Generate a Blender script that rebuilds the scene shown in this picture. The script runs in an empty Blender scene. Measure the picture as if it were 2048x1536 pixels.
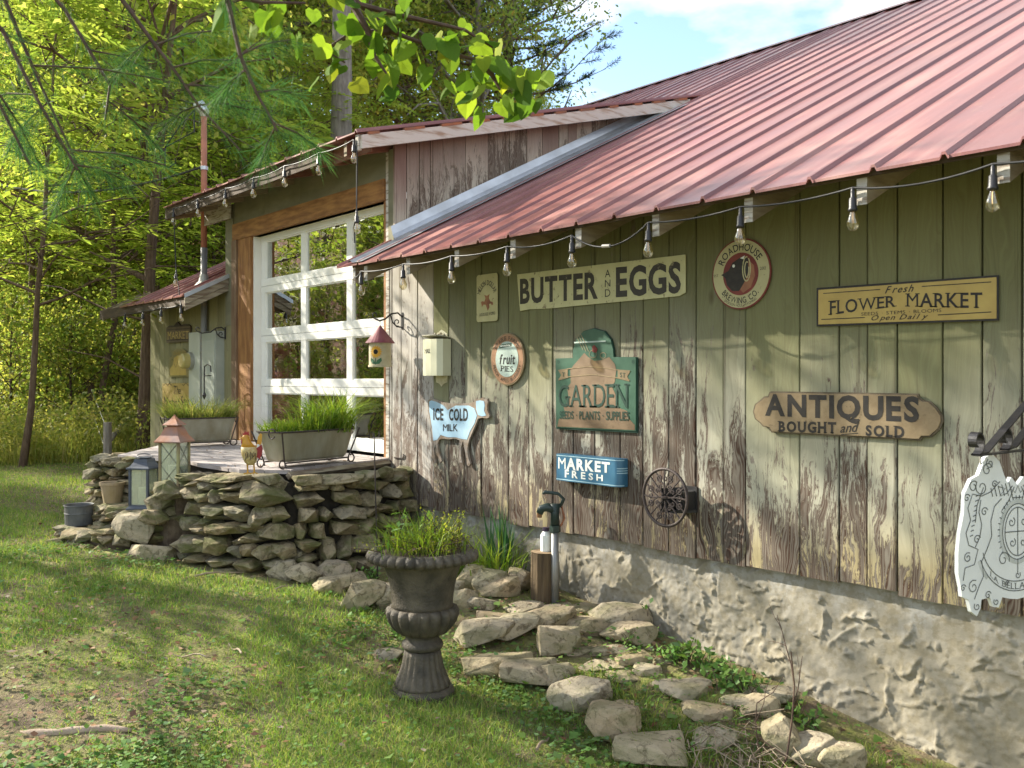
import bpy, bmesh, math, random
import numpy as np
from mathutils import Vector, Matrix, Euler, Quaternion

# ------------------------------------------------------------------ camera, sky, sun, exposure
scene = bpy.context.scene
C = scene.collection
F, CX, HY = 1887.0, 1024.0, 758.0            # focal length in photo pixels, centre column, horizon row
CA, SA = 0.640, 0.7686                       # the facade runs along X, its outside faces -Y
CAM = Vector((0.0, -4.19, 1.62))
cam_d = bpy.data.cameras.new('camera')
cam = bpy.data.objects.new('camera', cam_d); C.objects.link(cam)
cam.location = CAM
cam.rotation_euler = (math.radians(90), 0, math.atan2(SA, CA))
cam_d.sensor_width = 36; cam_d.lens = 36 * F / 2048
cam_d.shift_y = -10 / 2048
cam_d.clip_start = 0.05; cam_d.clip_end = 2000
cam_d.dof.use_dof = True; cam_d.dof.focus_distance = 6.2; cam_d.dof.aperture_fstop = 6.3
scene.camera = cam

SUN_DIR = Vector((1.03, 0.50, -0.655)).normalized()      # the way the light travels
world = bpy.data.worlds.new('World'); scene.world = world; world.use_nodes = True
wn = world.node_tree; wn.nodes.clear()
def W_(t, **k):
    n = wn.nodes.new(t)
    for a, b in k.items(): setattr(n, a, b)
    return n
sky = W_('ShaderNodeTexSky', sky_type='NISHITA', sun_disc=False)
sky.sun_elevation = math.asin(-SUN_DIR.z); sky.sun_rotation = math.atan2(-SUN_DIR.x, -SUN_DIR.y)
sky.altitude = 300; sky.air_density = 1.0; sky.dust_density = 0.6; sky.ozone_density = 0.9
tc = W_('ShaderNodeTexCoord'); sx = W_('ShaderNodeSeparateXYZ'); wn.links.new(tc.outputs['Generated'], sx.inputs[0])
zz = W_('ShaderNodeMath', operation='ADD'); zz.inputs[1].default_value = 0.22; wn.links.new(sx.outputs['Z'], zz.inputs[0])
dv = W_('ShaderNodeVectorMath', operation='DIVIDE'); cz = W_('ShaderNodeCombineXYZ')
for i in range(3): wn.links.new(zz.outputs[0], cz.inputs[i])
wn.links.new(tc.outputs['Generated'], dv.inputs[0]); wn.links.new(cz.outputs[0], dv.inputs[1])
cn = W_('ShaderNodeTexNoise'); cn.inputs['Scale'].default_value = 2.6; cn.inputs['Detail'].default_value = 9; cn.inputs['Roughness'].default_value = 0.52
cmap = W_('ShaderNodeMapping'); cmap.inputs['Location'].default_value = (9 * 1.7, 9 * .9, 2.7); wn.links.new(dv.outputs[0], cmap.inputs['Vector']); wn.links.new(cmap.outputs[0], cn.inputs['Vector'])
cr = W_('ShaderNodeValToRGB'); cr.color_ramp.elements[0].position = 0.41; cr.color_ramp.elements[1].position = 0.55
wn.links.new(cn.outputs['Fac'], cr.inputs[0])
cm = W_('ShaderNodeMix', data_type='RGBA'); wn.links.new(cr.outputs[0], cm.inputs[0])
wn.links.new(sky.outputs[0], cm.inputs[6])
cn2 = W_('ShaderNodeTexNoise'); cn2.inputs['Scale'].default_value = 4.5; cn2.inputs['Detail'].default_value = 6; wn.links.new(cmap.outputs[0], cn2.inputs['Vector'])
cc_ = W_('ShaderNodeMix', data_type='RGBA'); wn.links.new(cn2.outputs['Fac'], cc_.inputs[0]); cc_.inputs[6].default_value = (2.5, 2.65, 2.85, 1); cc_.inputs[7].default_value = (5.6, 5.6, 5.6, 1)
wn.links.new(cc_.outputs[2], cm.inputs[7])
bg = W_('ShaderNodeBackground'); bg.inputs['Strength'].default_value = 0.06; wn.links.new(cm.outputs[2], bg.inputs['Color'])
wo = W_('ShaderNodeOutputWorld'); wn.links.new(bg.outputs[0], wo.inputs['Surface'])

sun_d = bpy.data.lights.new('sun', 'SUN'); sun_d.energy = 2.25; sun_d.angle = math.radians(0.6); sun_d.color = (1.0, 0.93, 0.80)
sun = bpy.data.objects.new('sun', sun_d); C.objects.link(sun)
sun.rotation_euler = SUN_DIR.to_track_quat('-Z', 'Y').to_euler(); sun.location = (-20, -14, 20)

vs = scene.view_settings
scene.display_settings.display_device = 'sRGB'
vs.view_transform = 'Standard'; vs.look = 'None'; vs.gamma = 1.0; vs.use_curve_mapping = False
vs.exposure = 2.65
scene.render.engine = 'CYCLES'
cy = scene.cycles
cy.max_bounces = 10; cy.diffuse_bounces = 6; cy.glossy_bounces = 3; cy.transmission_bounces = 7; cy.transparent_max_bounces = 12
cy.sample_clamp_indirect = 6.0; cy.use_denoising = True
try: cy.denoising_prefilter = 'ACCURATE'; cy.denoising_input_passes = 'RGB_ALBEDO_NORMAL'
except Exception: pass

# ------------------------------------------------------------------ surveying: a photo position -> a point on a known plane
def ray(px):
    u = (px - CX) / F
    return CA * u - SA, SA * u + CA
def wall_pt(px, py, Y=0.0):
    dx, dy = ray(px); t = (Y - CAM.y) / dy
    return Vector((dx * t, Y, CAM.z + (HY - py) * t / F))
def wx(px, Y=0.0): return wall_pt(px, 758, Y).x
def depth_pt(px, py, t):
    dx, dy = ray(px)
    return Vector((dx * t, CAM.y + dy * t, CAM.z + (HY - py) * t / F))
def floor_pt(px, py, z):
    t = (CAM.z - z) * F / (py - HY)
    p = depth_pt(px, py, t); return p
def ss(a, b, x):
    t = np.clip((np.asarray(x, float) - a) / (b - a), 0, 1); return t * t * (3 - 2 * t)
_rs = np.random.RandomState(5); _lat = _rs.rand(256, 256)
def vnoise(x, y):
    x = np.asarray(x, float); y = np.asarray(y, float)
    xi = np.floor(x).astype(int); yi = np.floor(y).astype(int); fx = x - xi; fy = y - yi
    fx = fx * fx * (3 - 2 * fx); fy = fy * fy * (3 - 2 * fy)
    a = _lat[xi & 255, yi & 255]; b = _lat[(xi + 1) & 255, yi & 255]; c = _lat[xi & 255, (yi + 1) & 255]; d = _lat[(xi + 1) & 255, (yi + 1) & 255]
    return (a * (1 - fx) + b * fx) * (1 - fy) + (c * (1 - fx) + d * fx) * fy
def fbm(x, y, o=4):
    s = 0; a = 0.5
    for i in range(o): s = s + a * vnoise(x * 2 ** i + 17 * i, y * 2 ** i + 31 * i); a *= 0.5
    return s
def g(x, y):
    x = np.asarray(x, float); y = np.asarray(y, float)
    z = np.interp(x, [-320, -60, -32, -17, -9, -7, -5.5, -4.05, -3, -2.4, -1, 2, 20, 300], [30, 17, 6, .7, .34, .3, .2, .02, -.1, -.2, -.4, -.6, -.8, -.8])
    z = z + .13 * ss(-1.05, -.35, y) * ss(-6, -5, x) * ss(2, .5, x) * ss(3, 1, y)
    z = z + ss(-10, -18, x) * np.clip(-y - 4.5, 0, 40) * .14
    z = z + .05 * (fbm(x * .9, y * .9, 3) - .44) * ss(.2, 2.5, np.hypot(x, y + 4.2))
    return z
def gz(x, y): return float(g(x, y))
def ground_pt(px, py):
    z = 0.0
    for _ in range(25):
        p = floor_pt(px, py, z); z = z * .4 + .6 * gz(p.x, p.y)
    p.z = gz(p.x, p.y); return p, (p - CAM).dot(Vector((-SA, CA, 0)))

# ------------------------------------------------------------------ mesh helpers
class MB:
    def __init__(s): s.v = []; s.f = []; s.smooth = False
    def add(s, vs_, fs):
        o = len(s.v); s.v += [tuple(p) for p in vs_]; s.f += [tuple(i + o for i in f) for f in fs]; return s
    def box(s, x0, x1, y0, y1, z0, z1, M=None):
        vs_ = [(x, y, z) for z in (z0, z1) for y in (y0, y1) for x in (x0, x1)]
        if M is not None: vs_ = [M @ Vector(p) for p in vs_]
        return s.add(vs_, [(0, 2, 3, 1), (4, 5, 7, 6), (0, 1, 5, 4), (2, 6, 7, 3), (0, 4, 6, 2), (1, 3, 7, 5)])
    def tube(s, pts, r, n=8, cap=True):
        pts = [Vector(p) for p in pts]; k = len(pts)
        rr = r if hasattr(r, '__len__') else [r] * k
        vs_ = []; up = None
        for i, p in enumerate(pts):
            d = (pts[min(i + 1, k - 1)] - pts[max(i - 1, 0)])
            d = d.normalized() if d.length > 1e-9 else Vector((0, 0, 1))
            if up is None:
                a = Vector((0, 0, 1)) if abs(d.z) < .9 else Vector((1, 0, 0))
                up = (a - d * a.dot(d)).normalized()
            else:
                up = up - d * up.dot(d); up = up.normalized() if up.length > 1e-6 else d.orthogonal().normalized()
            q = d.cross(up)
            for j in range(n):
                th = 2 * math.pi * j / n
                vs_.append(p + (up * math.cos(th) + q * math.sin(th)) * rr[i])
        fs = [(i * n + j, i * n + (j + 1) % n, (i + 1) * n + (j + 1) % n, (i + 1) * n + j) for i in range(k - 1) for j in range(n)]
        if cap: fs += [tuple(range(n - 1, -1, -1)), tuple((k - 1) * n + j for j in range(n))]
        return s.add(vs_, fs)
    def lathe(s, prof, n=24, mod=None, c=(0, 0, 0), capb=True, capt=True):
        vs_ = []
        for i, (r, z) in enumerate(prof):
            for j in range(n):
                th = 2 * math.pi * j / n
                r2 = mod(i, r, z, th) if mod else r
                vs_.append((c[0] + r2 * math.cos(th), c[1] + r2 * math.sin(th), c[2] + z))
        k = len(prof)
        fs = [(i * n + j, i * n + (j + 1) % n, (i + 1) * n + (j + 1) % n, (i + 1) * n + j) for i in range(k - 1) for j in range(n)]
        if capb: fs.append(tuple(range(n - 1, -1, -1)))
        if capt: fs.append(tuple((k - 1) * n + j for j in range(n)))
        return s.add(vs_, fs)
    def prism(s, poly, z0, z1, M=None, bev=0.0):
        n = len(poly)
        a = sum(poly[i][0] * poly[(i + 1) % n][1] - poly[(i + 1) % n][0] * poly[i][1] for i in range(n))
        if a < 0: poly = poly[::-1]
        vs_ = [(x, y, z0) for x, y in poly] + [(x, y, z1) for x, y in poly]
        if M is not None: vs_ = [M @ Vector(p) for p in vs_]
        return s.add(vs_, [tuple(range(n - 1, -1, -1)), tuple(range(n, 2 * n))] + [(i, (i + 1) % n, n + (i + 1) % n, n + i) for i in range(n)])
    def data(s, name, mat=None, smooth=False):
        me = bpy.data.meshes.new(name); me.from_pydata([tuple(p) for p in s.v], [], s.f); me.validate()
        if mat: me.materials.append(mat)
        if smooth: me.shade_smooth()
        return me
    def obj(s, name, mat, parent=None, loc=(0, 0, 0), rot=(0, 0, 0), smooth=False):
        return link(name, s.data(name, mat, smooth), parent, loc, rot)
def link(name, me, parent=None, loc=(0, 0, 0), rot=(0, 0, 0), scale=None):
    o = bpy.data.objects.new(name, me); C.objects.link(o); o.location = loc; o.rotation_euler = rot
    if scale is not None: o.scale = scale
    if parent: o.parent = parent
    return o
def tag(o, label=None, cat=None, group=None, kind=None):
    if label: o['label'] = label
    if cat: o['category'] = cat
    if group: o['group'] = group
    if kind: o['kind'] = kind
    return o
def thing(name, label, cat, loc=(0, 0, 0), rot=(0, 0, 0), group=None):
    o = bpy.data.objects.new(name, None); C.objects.link(o); o.empty_display_size = .1
    o.location = loc; o.rotation_euler = rot
    return tag(o, label, cat, group)
def struct(o): o['kind'] = 'structure'; return o
def mesh_np(name, verts, tris=None, quads=None, mat=None, smooth=False):
    me = bpy.data.meshes.new(name)
    nt_, nq = (0 if tris is None else len(tris)), (0 if quads is None else len(quads))
    me.vertices.add(len(verts)); me.vertices.foreach_set('co', np.asarray(verts, np.float32).ravel())
    idx = []; 
    if nt_: idx.append(np.asarray(tris, np.int32).ravel())
    if nq: idx.append(np.asarray(quads, np.int32).ravel())
    idx = np.concatenate(idx); me.loops.add(len(idx)); me.loops.foreach_set('vertex_index', idx)
    me.polygons.add(nt_ + nq)
    st = np.concatenate([np.arange(nt_) * 3, nt_ * 3 + np.arange(nq) * 4]).astype(np.int32)
    me.polygons.foreach_set('loop_start', st)
    me.update(calc_edges=True)
    if mat: me.materials.append(mat)
    if smooth: me.shade_smooth()
    return me
def catenary(a, b, sag, n=12):
    a, b = Vector(a), Vector(b)
    return [a.lerp(b, i / n) - Vector((0, 0, sag * 4 * (i / n) * (1 - i / n))) for i in range(n + 1)]
def spiral(c, r0, r1, a0, a1, n=18, M=None):
    out = []
    for i in range(n + 1):
        t = i / n; a = a0 + (a1 - a0) * t; r = r0 + (r1 - r0) * t
        p = Vector((c[0] + r * math.cos(a), c[1] + r * math.sin(a), c[2] if len(c) > 2 else 0)); out.append(M @ p if M else p)
    return out
def arc_pts(cx, cy, rx, ry, a0, a1, n):
    return [(cx + rx * math.cos(math.radians(a0 + (a1 - a0) * i / n)), cy + ry * math.sin(math.radians(a0 + (a1 - a0) * i / n))) for i in range(n + 1)]

# ------------------------------------------------------------------ materials
class G:
    def __init__(s, name):
        s.m = bpy.data.materials.new(name); s.m.use_nodes = True; s.t = s.m.node_tree; s.t.nodes.clear()
    def n(s, typ, inp=None, **props):
        nd = s.t.nodes.new(typ)
        for k, v in props.items(): setattr(nd, k, v)
        for k, v in (inp or {}).items():
            if hasattr(v, 'is_linked') or isinstance(v, bpy.types.NodeSocket): s.t.links.new(v, nd.inputs[k])
            else: nd.inputs[k].default_value = v
        return nd
    def coord(s, kind='Object'): return s.n('ShaderNodeTexCoord').outputs[kind]
    def rnd(s): return s.n('ShaderNodeObjectInfo').outputs['Random']
    def island(s): return s.n('ShaderNodeNewGeometry').outputs['Random Per Island']
    def map(s, vec, scale=(1, 1, 1), loc=None):
        i = {'Vector': vec, 'Scale': scale}
        if loc is not None: i['Location'] = loc
        return s.n('ShaderNodeMapping', i).outputs[0]
    def noise(s, vec, scale, detail=4, rough=.55, dist=0): return s.n('ShaderNodeTexNoise', {'Vector': vec, 'Scale': scale, 'Detail': detail, 'Roughness': rough, 'Distortion': dist}).outputs['Fac']
    def vor(s, vec, scale, feat='F1'): return s.n('ShaderNodeTexVoronoi', {'Vector': vec, 'Scale': scale}, feature=feat).outputs['Distance']
    def ramp(s, fac, stops):
        r = s.n('ShaderNodeValToRGB', {'Fac': fac}); e = r.color_ramp.elements
        while len(e) < len(stops): e.new(.5)
        for x, (p, c) in zip(e, stops):
            x.position = p; x.color = tuple(c) + (1,) if hasattr(c, '__len__') else (c, c, c, 1)
        return r.outputs[0]
    def mix(s, fac, a, b, mode='MIX'):
        f = lambda c: c if isinstance(c, bpy.types.NodeSocket) else (tuple(c) + (1,))
        return s.n('ShaderNodeMix', {0: fac, 6: f(a), 7: f(b)}, data_type='RGBA', blend_type=mode).outputs[2]
    def math(s, op, a, b=0.0, clamp=False): return s.n('ShaderNodeMath', {0: a, 1: b}, operation=op, use_clamp=clamp).outputs[0]
    def sep(s, vec): return s.n('ShaderNodeSeparateXYZ', {0: vec}).outputs
    def offset(s, vec, k=37.0):
        r = s.math('MULTIPLY', s.rnd(), k); c = s.n('ShaderNodeCombineXYZ', {0: r, 1: r, 2: r}).outputs[0]
        return s.n('ShaderNodeVectorMath', {0: vec, 1: c}, operation='ADD').outputs[0]
    def bump(s, h, st=.5, d=.01): return s.n('ShaderNodeBump', {'Height': h, 'Strength': st, 'Distance': d}).outputs[0]
    def out(s, color, rough=.7, normal=None, metal=0.0, spec=.4, **extra):
        i = {'Base Color': color if isinstance(color, bpy.types.NodeSocket) else tuple(color) + (1,), 'Roughness': rough, 'Metallic': metal, 'Specular IOR Level': spec}
        if normal is not None: i['Normal'] = normal
        i.update(extra)
        b = s.n('ShaderNodeBsdfPrincipled', i); s.surface(b.outputs[0]); return s.m
    def surface(s, sh): s.n('ShaderNodeOutputMaterial', {'Surface': sh})
def simple(name, c1, c2=None, scale=6, rough=.7, bump=.15, bs=40, metal=0.0, spec=.4, var=.0, lo=.35, hi=.65, detail=5, stretch=(1, 1, 1)):
    q = G(name); co = q.offset(q.coord()); co = q.map(co, stretch)
    col = q.ramp(q.noise(co, scale, detail), [(lo, c1), (hi, c2 or c1)])
    if var:
        v = q.math('MULTIPLY_ADD', q.rnd(), var); q.t.nodes[-1].inputs[2].default_value = 1 - var / 2
        col = q.n('ShaderNodeVectorMath', {0: col, 'Scale': v}, operation='SCALE').outputs[0]
    nm = q.bump(q.noise(co, bs, 4), bump, .01) if bump else None
    return q.out(col, rough, nm, metal, spec)
def leafy(name, cols, trans=.45, rough=.6, spec=.12, tint=(1.45, 1.45, .95), per_object=False):
    q = G(name); k = len(cols)
    col = q.ramp(q.rnd() if per_object else q.island(), [(i / max(k - 1, 1), c) for i, c in enumerate(cols)])
    ov = q.n('ShaderNodeVectorMath', {0: col, 'Scale': q.math('MULTIPLY_ADD', q.rnd(), .35)}, operation='SCALE')
    q.t.nodes[-2].inputs[2].default_value = .82
    col = ov.outputs[0]
    b = q.n('ShaderNodeBsdfPrincipled', {'Base Color': col, 'Roughness': rough, 'Specular IOR Level': spec})
    tcol = q.n('ShaderNodeVectorMath', {0: col, 1: tint}, operation='MULTIPLY').outputs[0]
    t = q.n('ShaderNodeBsdfTranslucent', {'Color': tcol})
    m = q.n('ShaderNodeMixShader', {0: trans, 1: b.outputs[0], 2: t.outputs[0]})
    q.surface(m.outputs[0]); return q.m

def plank_material(name, paint, pale, dark, low, z_lo, z_hi, green=True, top=None):
    """weathered board: paint kept high up under the eaves, peeled and bleached lower down (heights in the board's own metres)"""
    q = G(name); co = q.coord(); z = q.sep(co)[2]; oc = q.offset(co, 53)
    warp = q.noise(q.map(oc, (3.5, 3.5, 1.0)), 1.6, 3, .5)
    wv = q.n('ShaderNodeCombineXYZ', {0: q.math('MULTIPLY', warp, .26), 1: 0.0, 2: 0.0}).outputs[0]
    wco = q.n('ShaderNodeVectorMath', {0: oc, 1: wv}, operation='ADD').outputs[0]
    grain = q.noise(q.map(wco, (85, 30, 1.4)), 1.0, 6, .65)
    rings = q.n('ShaderNodeTexWave', {'Vector': q.map(wco, (1, .2, .03)), 'Scale': 24.0, 'Distortion': 1.4, 'Detail': 4.0, 'Detail Scale': 2.0}, bands_direction='X').outputs['Fac']
    peel = q.noise(q.map(wco, (17, 14, 2.4)), 1.0, 9, .70)
    fine = q.noise(q.map(oc, (90, 90, 30)), 1.0, 4, .7)
    blot = q.noise(q.map(oc, (1.2, 1.2, .9)), 1.0, 3, .5)
    zr = q.math('ADD', z, q.math('ADD', q.math('MULTIPLY', q.math('SUBTRACT', q.rnd(), .5), .5), q.math('MULTIPLY', q.math('SUBTRACT', blot, .5), .9)))
    wear = q.n('ShaderNodeMapRange', {'Value': zr, 'From Min': z_hi, 'From Max': z_lo, 'To Min': 0.0, 'To Max': 1.0}, interpolation_type='SMOOTHSTEP').outputs[0]
    T = q.math('ADD', q.math('MULTIPLY', wear, -.258), q.math('ADD', .675, q.math('MULTIPLY', q.math('SUBTRACT', q.rnd(), .5), .07)))
    pk = q.math('ADD', peel, q.math('ADD', q.math('MULTIPLY', q.math('SUBTRACT', q.math('ADD', grain, fine), 1.0), .30), q.math('MULTIPLY', q.math('SUBTRACT', rings, .5), .06)))
    bare = q.n('ShaderNodeMapRange', {'Value': q.math('SUBTRACT', pk, T), 'From Min': .0, 'From Max': .045}).outputs[0]
    pcol = q.mix(q.math('MULTIPLY', wear, 1.0), paint, pale)
    if low is not None:
        lz = q.n('ShaderNodeMapRange', {'Value': q.math('ADD', z, q.math('MULTIPLY', blot, .5)), 'From Min': .72, 'From Max': .35}, interpolation_type='SMOOTHSTEP').outputs[0]
        pcol = q.mix(q.math('MULTIPLY', lz, .8), pcol, low)
    if top is not None:
        tz = q.n('ShaderNodeMapRange', {'Value': q.math('ADD', z, q.math('MULTIPLY', blot, .4)), 'From Min': top[0], 'From Max': top[1]}, interpolation_type='SMOOTHSTEP').outputs[0]
        pcol = q.mix(tz, pcol, top[2])
    pcol = q.mix(q.ramp(grain, [(.35, 0.0), (.7, 1.0)]), q.mix(.30, pcol, dark), pcol)
    pcol = q.mix(q.ramp(blot, [(.3, 0.0), (.75, .35)]), pcol, q.mix(.5, pcol, (.20, .20, .10) if green else dark))
    bcol = q.mix(q.ramp(q.math('ADD', q.math('MULTIPLY', grain, .8), q.math('MULTIPLY', rings, .22)), [(.36, 0.0), (.72, 1.0)]), dark, q.mix(.34, dark, pale))
    col = q.mix(bare, pcol, bcol)
    run = q.noise(q.map(oc, (45, 20, .45)), 1.0, 3, .6)
    col = q.mix(q.math('MULTIPLY', q.ramp(run, [(.60, 0.0), (.70, 1.0)]), .55), col, q.mix(.5, dark, (.05, .045, .03)))
    # knots
    kd = q.vor(q.map(oc, (2.6, 1, 1.15)), 1.0)
    kn = q.ramp(kd, [(.035, 1.0), (.075, 0.0)])
    col = q.mix(q.math('MULTIPLY', kn, .65), col, dark)
    tone = q.math('MULTIPLY_ADD', q.rnd(), .34); q.t.nodes[-1].inputs[2].default_value = .83
    col = q.n('ShaderNodeVectorMath', {0: col, 'Scale': tone}, operation='SCALE').outputs[0]
    h = q.math('ADD', q.math('MULTIPLY', grain, .5), q.math('SUBTRACT', q.math('MULTIPLY', fine, .25), q.math('MULTIPLY', bare, .45)))
    return q.out(col, .85, q.bump(h, .55, .006), 0, .2)

OLIVE = (.178, .182, .088)
M_plank = plank_material('weathered_board', OLIVE, (.50, .485, .40), (.062, .032, .020), (.42, .33, .15), .25, 1.45)
M_plank_w = plank_material('silvered_board', (.42, .40, .35), (.52, .50, .46), (.10, .065, .045), (.45, .38, .22), .0, 2.6, False)
M_cheek = plank_material('plum_board', (.185, .118, .095), (.52, .47, .37), (.09, .06, .042), None, -.1, .75, False)
M_left = plank_material('left_board', (.30, .28, .15), (.40, .37, .25), (.09, .06, .04), None, -.3, .6)
M_rafter = simple('rafter_wood', (.20, .155, .10), (.30, .25, .17), 5, .85, .3, 60, stretch=(6, 1, 6), var=.4)
M_redrafter = simple('stained_rafter', (.16, .075, .048), (.23, .115, .075), 5, .85, .3, 60, stretch=(2, 2, 9), var=.3)
M_whitewood = simple('flaked_white_wood', (.52, .49, .43), (.26, .21, .16), 9, .85, .35, 60, lo=.5, hi=.62, stretch=(1, 1.2, 7), var=.2)
M_barge = simple('barge_board', (.56, .51, .45), (.34, .24, .17), 4, .85, .35, 70, lo=.5, hi=.66, stretch=(3, .8, 6))
M_greybarge = simple('grey_barge', (.32, .28, .20), (.17, .125, .085), 4, .85, .4, 70, lo=.42, hi=.6, stretch=(3, .7, 9))
M_timber = simple('orange_timber', (.33, .165, .055), (.20, .085, .028), 5, .75, .35, 50, lo=.35, hi=.62, stretch=(5, 5, .8))
M_timber_h = simple('orange_beam', (.36, .18, .055), (.20, .09, .03), 5, .75, .35, 50, lo=.35, hi=.62, stretch=(.8, 5, 5))
M_board_dk = simple('sage_board', (.145, .140, .085), (.20, .19, .12), 3, .85, .25, 80, stretch=(1, 1, 3))
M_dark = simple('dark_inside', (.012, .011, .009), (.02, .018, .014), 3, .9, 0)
M_plywood = simple('plywood', (.44, .235, .095), (.35, .175, .065), 2.5, .7, .1, 40, stretch=(6, 6, .7))
M_white = simple('white_door_paint', (.79, .78, .72), (.72, .71, .64), 3, .45, .04, 60)
M_black = simple('black_iron', (.018, .018, .02), (.03, .028, .028), 12, .45, .15, 80, spec=.5)
M_iron = simple('brown_cast_iron', (.045, .036, .034), (.075, .058, .052), 14, .6, .3, 90, metal=.4)
M_deck = simple('grey_deck_board', (.40, .36, .345), (.27, .235, .22), 3, .85, .3, 70, stretch=(.5, 5, 5), var=.25)
M_litter = leafy('litter_leaf', [(.16, .075, .04), (.24, .13, .06), (.30, .20, .12), (.12, .06, .035), (.33, .27, .20)], .12, .8, .2, (1, 1, 1))
M_cord = simple('black_cord', (.022, .022, .022), (.03, .03, .03), 20, .5, 0)
M_cord_l = simple('pale_cord', (.42, .40, .36), (.34, .31, .27), 20, .5, 0)
def roof_material():
    q = G('red_roof_metal'); co = q.offset(q.coord(), 11)
    st = q.noise(q.map(co, (9, .35, .35)), 1.0, 6, .65)
    bl = q.noise(co, 1.4, 5, .6); sp = q.noise(co, 60, 3, .6)
    col = q.ramp(q.math('ADD', q.math('MULTIPLY', st, .5), q.math('MULTIPLY', bl, .5)), [(.34, (.150, .045, .042)), (.50, (.225, .080, .070)), (.66, (.335, .17, .140))])
    tn = q.math('MULTIPLY_ADD', q.rnd(), .30); q.t.nodes[-1].inputs[2].default_value = .84
    col = q.n('ShaderNodeVectorMath', {0: col, 'Scale': tn}, operation='SCALE').outputs[0]
    col = q.mix(q.ramp(q.noise(q.map(co, (3, .8, .8)), 3.0, 6, .7), [(.62, 0.0), (.72, .55)]), col, (.27, .13, .07))
    col = q.mix(q.ramp(sp, [(.66, 0.0), (.74, .6)]), col, (.45, .24, .20))
    rg = q.ramp(bl, [(.3, .30), (.7, .44)])
    wave = q.noise(q.map(co, (2.2, .9, .9)), 1.0, 3, .5)
    return q.out(col, rg, q.bump(q.math('ADD', wave, q.math('MULTIPLY', sp, .02)), .22, .05), .0, .62)
M_roof = roof_material()
M_galv = simple('galvanised', (.55, .58, .60), (.42, .44, .45), 5, .38, .12, 20, metal=.75, spec=.5)
M_galv_d = simple('galvanised_dull', (.40, .40, .36), (.29, .28, .23), 4, .55, .2, 30, metal=.35)
M_rust = simple('rusted_steel', (.33, .12, .055), (.20, .10, .065), 8, .8, .3, 60, lo=.4, hi=.6)
def stone_material(name, cols, moss=.55):
    q = G(name); co = q.offset(q.coord('Object'), 71); ge = q.n('ShaderNodeNewGeometry')
    wp = ge.outputs['Position']
    base = q.ramp(q.rnd(), [(i / (len(cols) - 1), c) for i, c in enumerate(cols)])
    n1 = q.noise(wp, 9, 6, .62); n2 = q.noise(wp, 34, 5, .65); n3 = q.noise(q.map(wp, (1, 1, 2.4)), 4.5, 5, .6)
    col = q.mix(q.ramp(n1, [(.42, 0.0), (.64, .6)]), base, (.42, .35, .23))
    col = q.mix(q.ramp(q.noise(wp, 23, 6, .7, .6), [(.38, .7), (.49, 0.0)]), col, (.085, .065, .04))
    col = q.mix(q.math('MULTIPLY', q.ramp(n3, [(.45, 0.0), (.62, 1.0)]), moss), col, (.105, .118, .038))
    h = q.math('ADD', q.math('MULTIPLY', n1, .6), q.math('MULTIPLY', n2, .5))
    return q.out(col, .92, q.bump(h, .8, .025), 0, .2)
M_stone = stone_material('sandstone', [(.20, .15, .08), (.27, .225, .14), (.14, .115, .07), (.225, .205, .15), (.28, .20, .10), (.17, .15, .105)], .8)
M_slab = stone_material('pale_slab', [(.36, .295, .185), (.42, .36, .26), (.32, .275, .20), (.41, .305, .19)], .45)
M_soil = simple('bed_soil', (.075, .052, .032), (.15, .115, .075), 14, .95, .8, 50)
M_mortar = simple('dark_joint', (.018, .015, .011), (.04, .033, .024), 20, .95, .6, 50)
def stucco_material():
    q = G('trowelled_stucco'); co = q.coord(); z = q.sep(co)[2]
    n1 = q.noise(co, 2.2, 6, .6); n2 = q.noise(co, 26, 5, .6); n3 = q.noise(q.map(co, (1, 1, .35)), 9, 5, .6)
    col = q.ramp(n1, [(.34, (.43, .415, .375)), (.52, (.53, .525, .51)), (.70, (.62, .625, .63))])
    col = q.mix(q.ramp(n2, [(.42, .5), (.52, 0.0)]), col, (.23, .20, .14))
    lowm = q.n('ShaderNodeMapRange', {'Value': q.math('ADD', z, q.math('MULTIPLY', n3, -.75)), 'From Min': -.05, 'From Max': -.62}, interpolation_type='SMOOTHSTEP').outputs[0]
    col = q.mix(q.math('MULTIPLY', lowm, .75), col, (.20, .165, .09))
    return q.out(col, .8, q.bump(q.math('ADD', n2, q.math('MULTIPLY', q.noise(co, 110, 3), .4)), .35, .008), 0, .35)
M_stucco = stucco_material()
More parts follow.
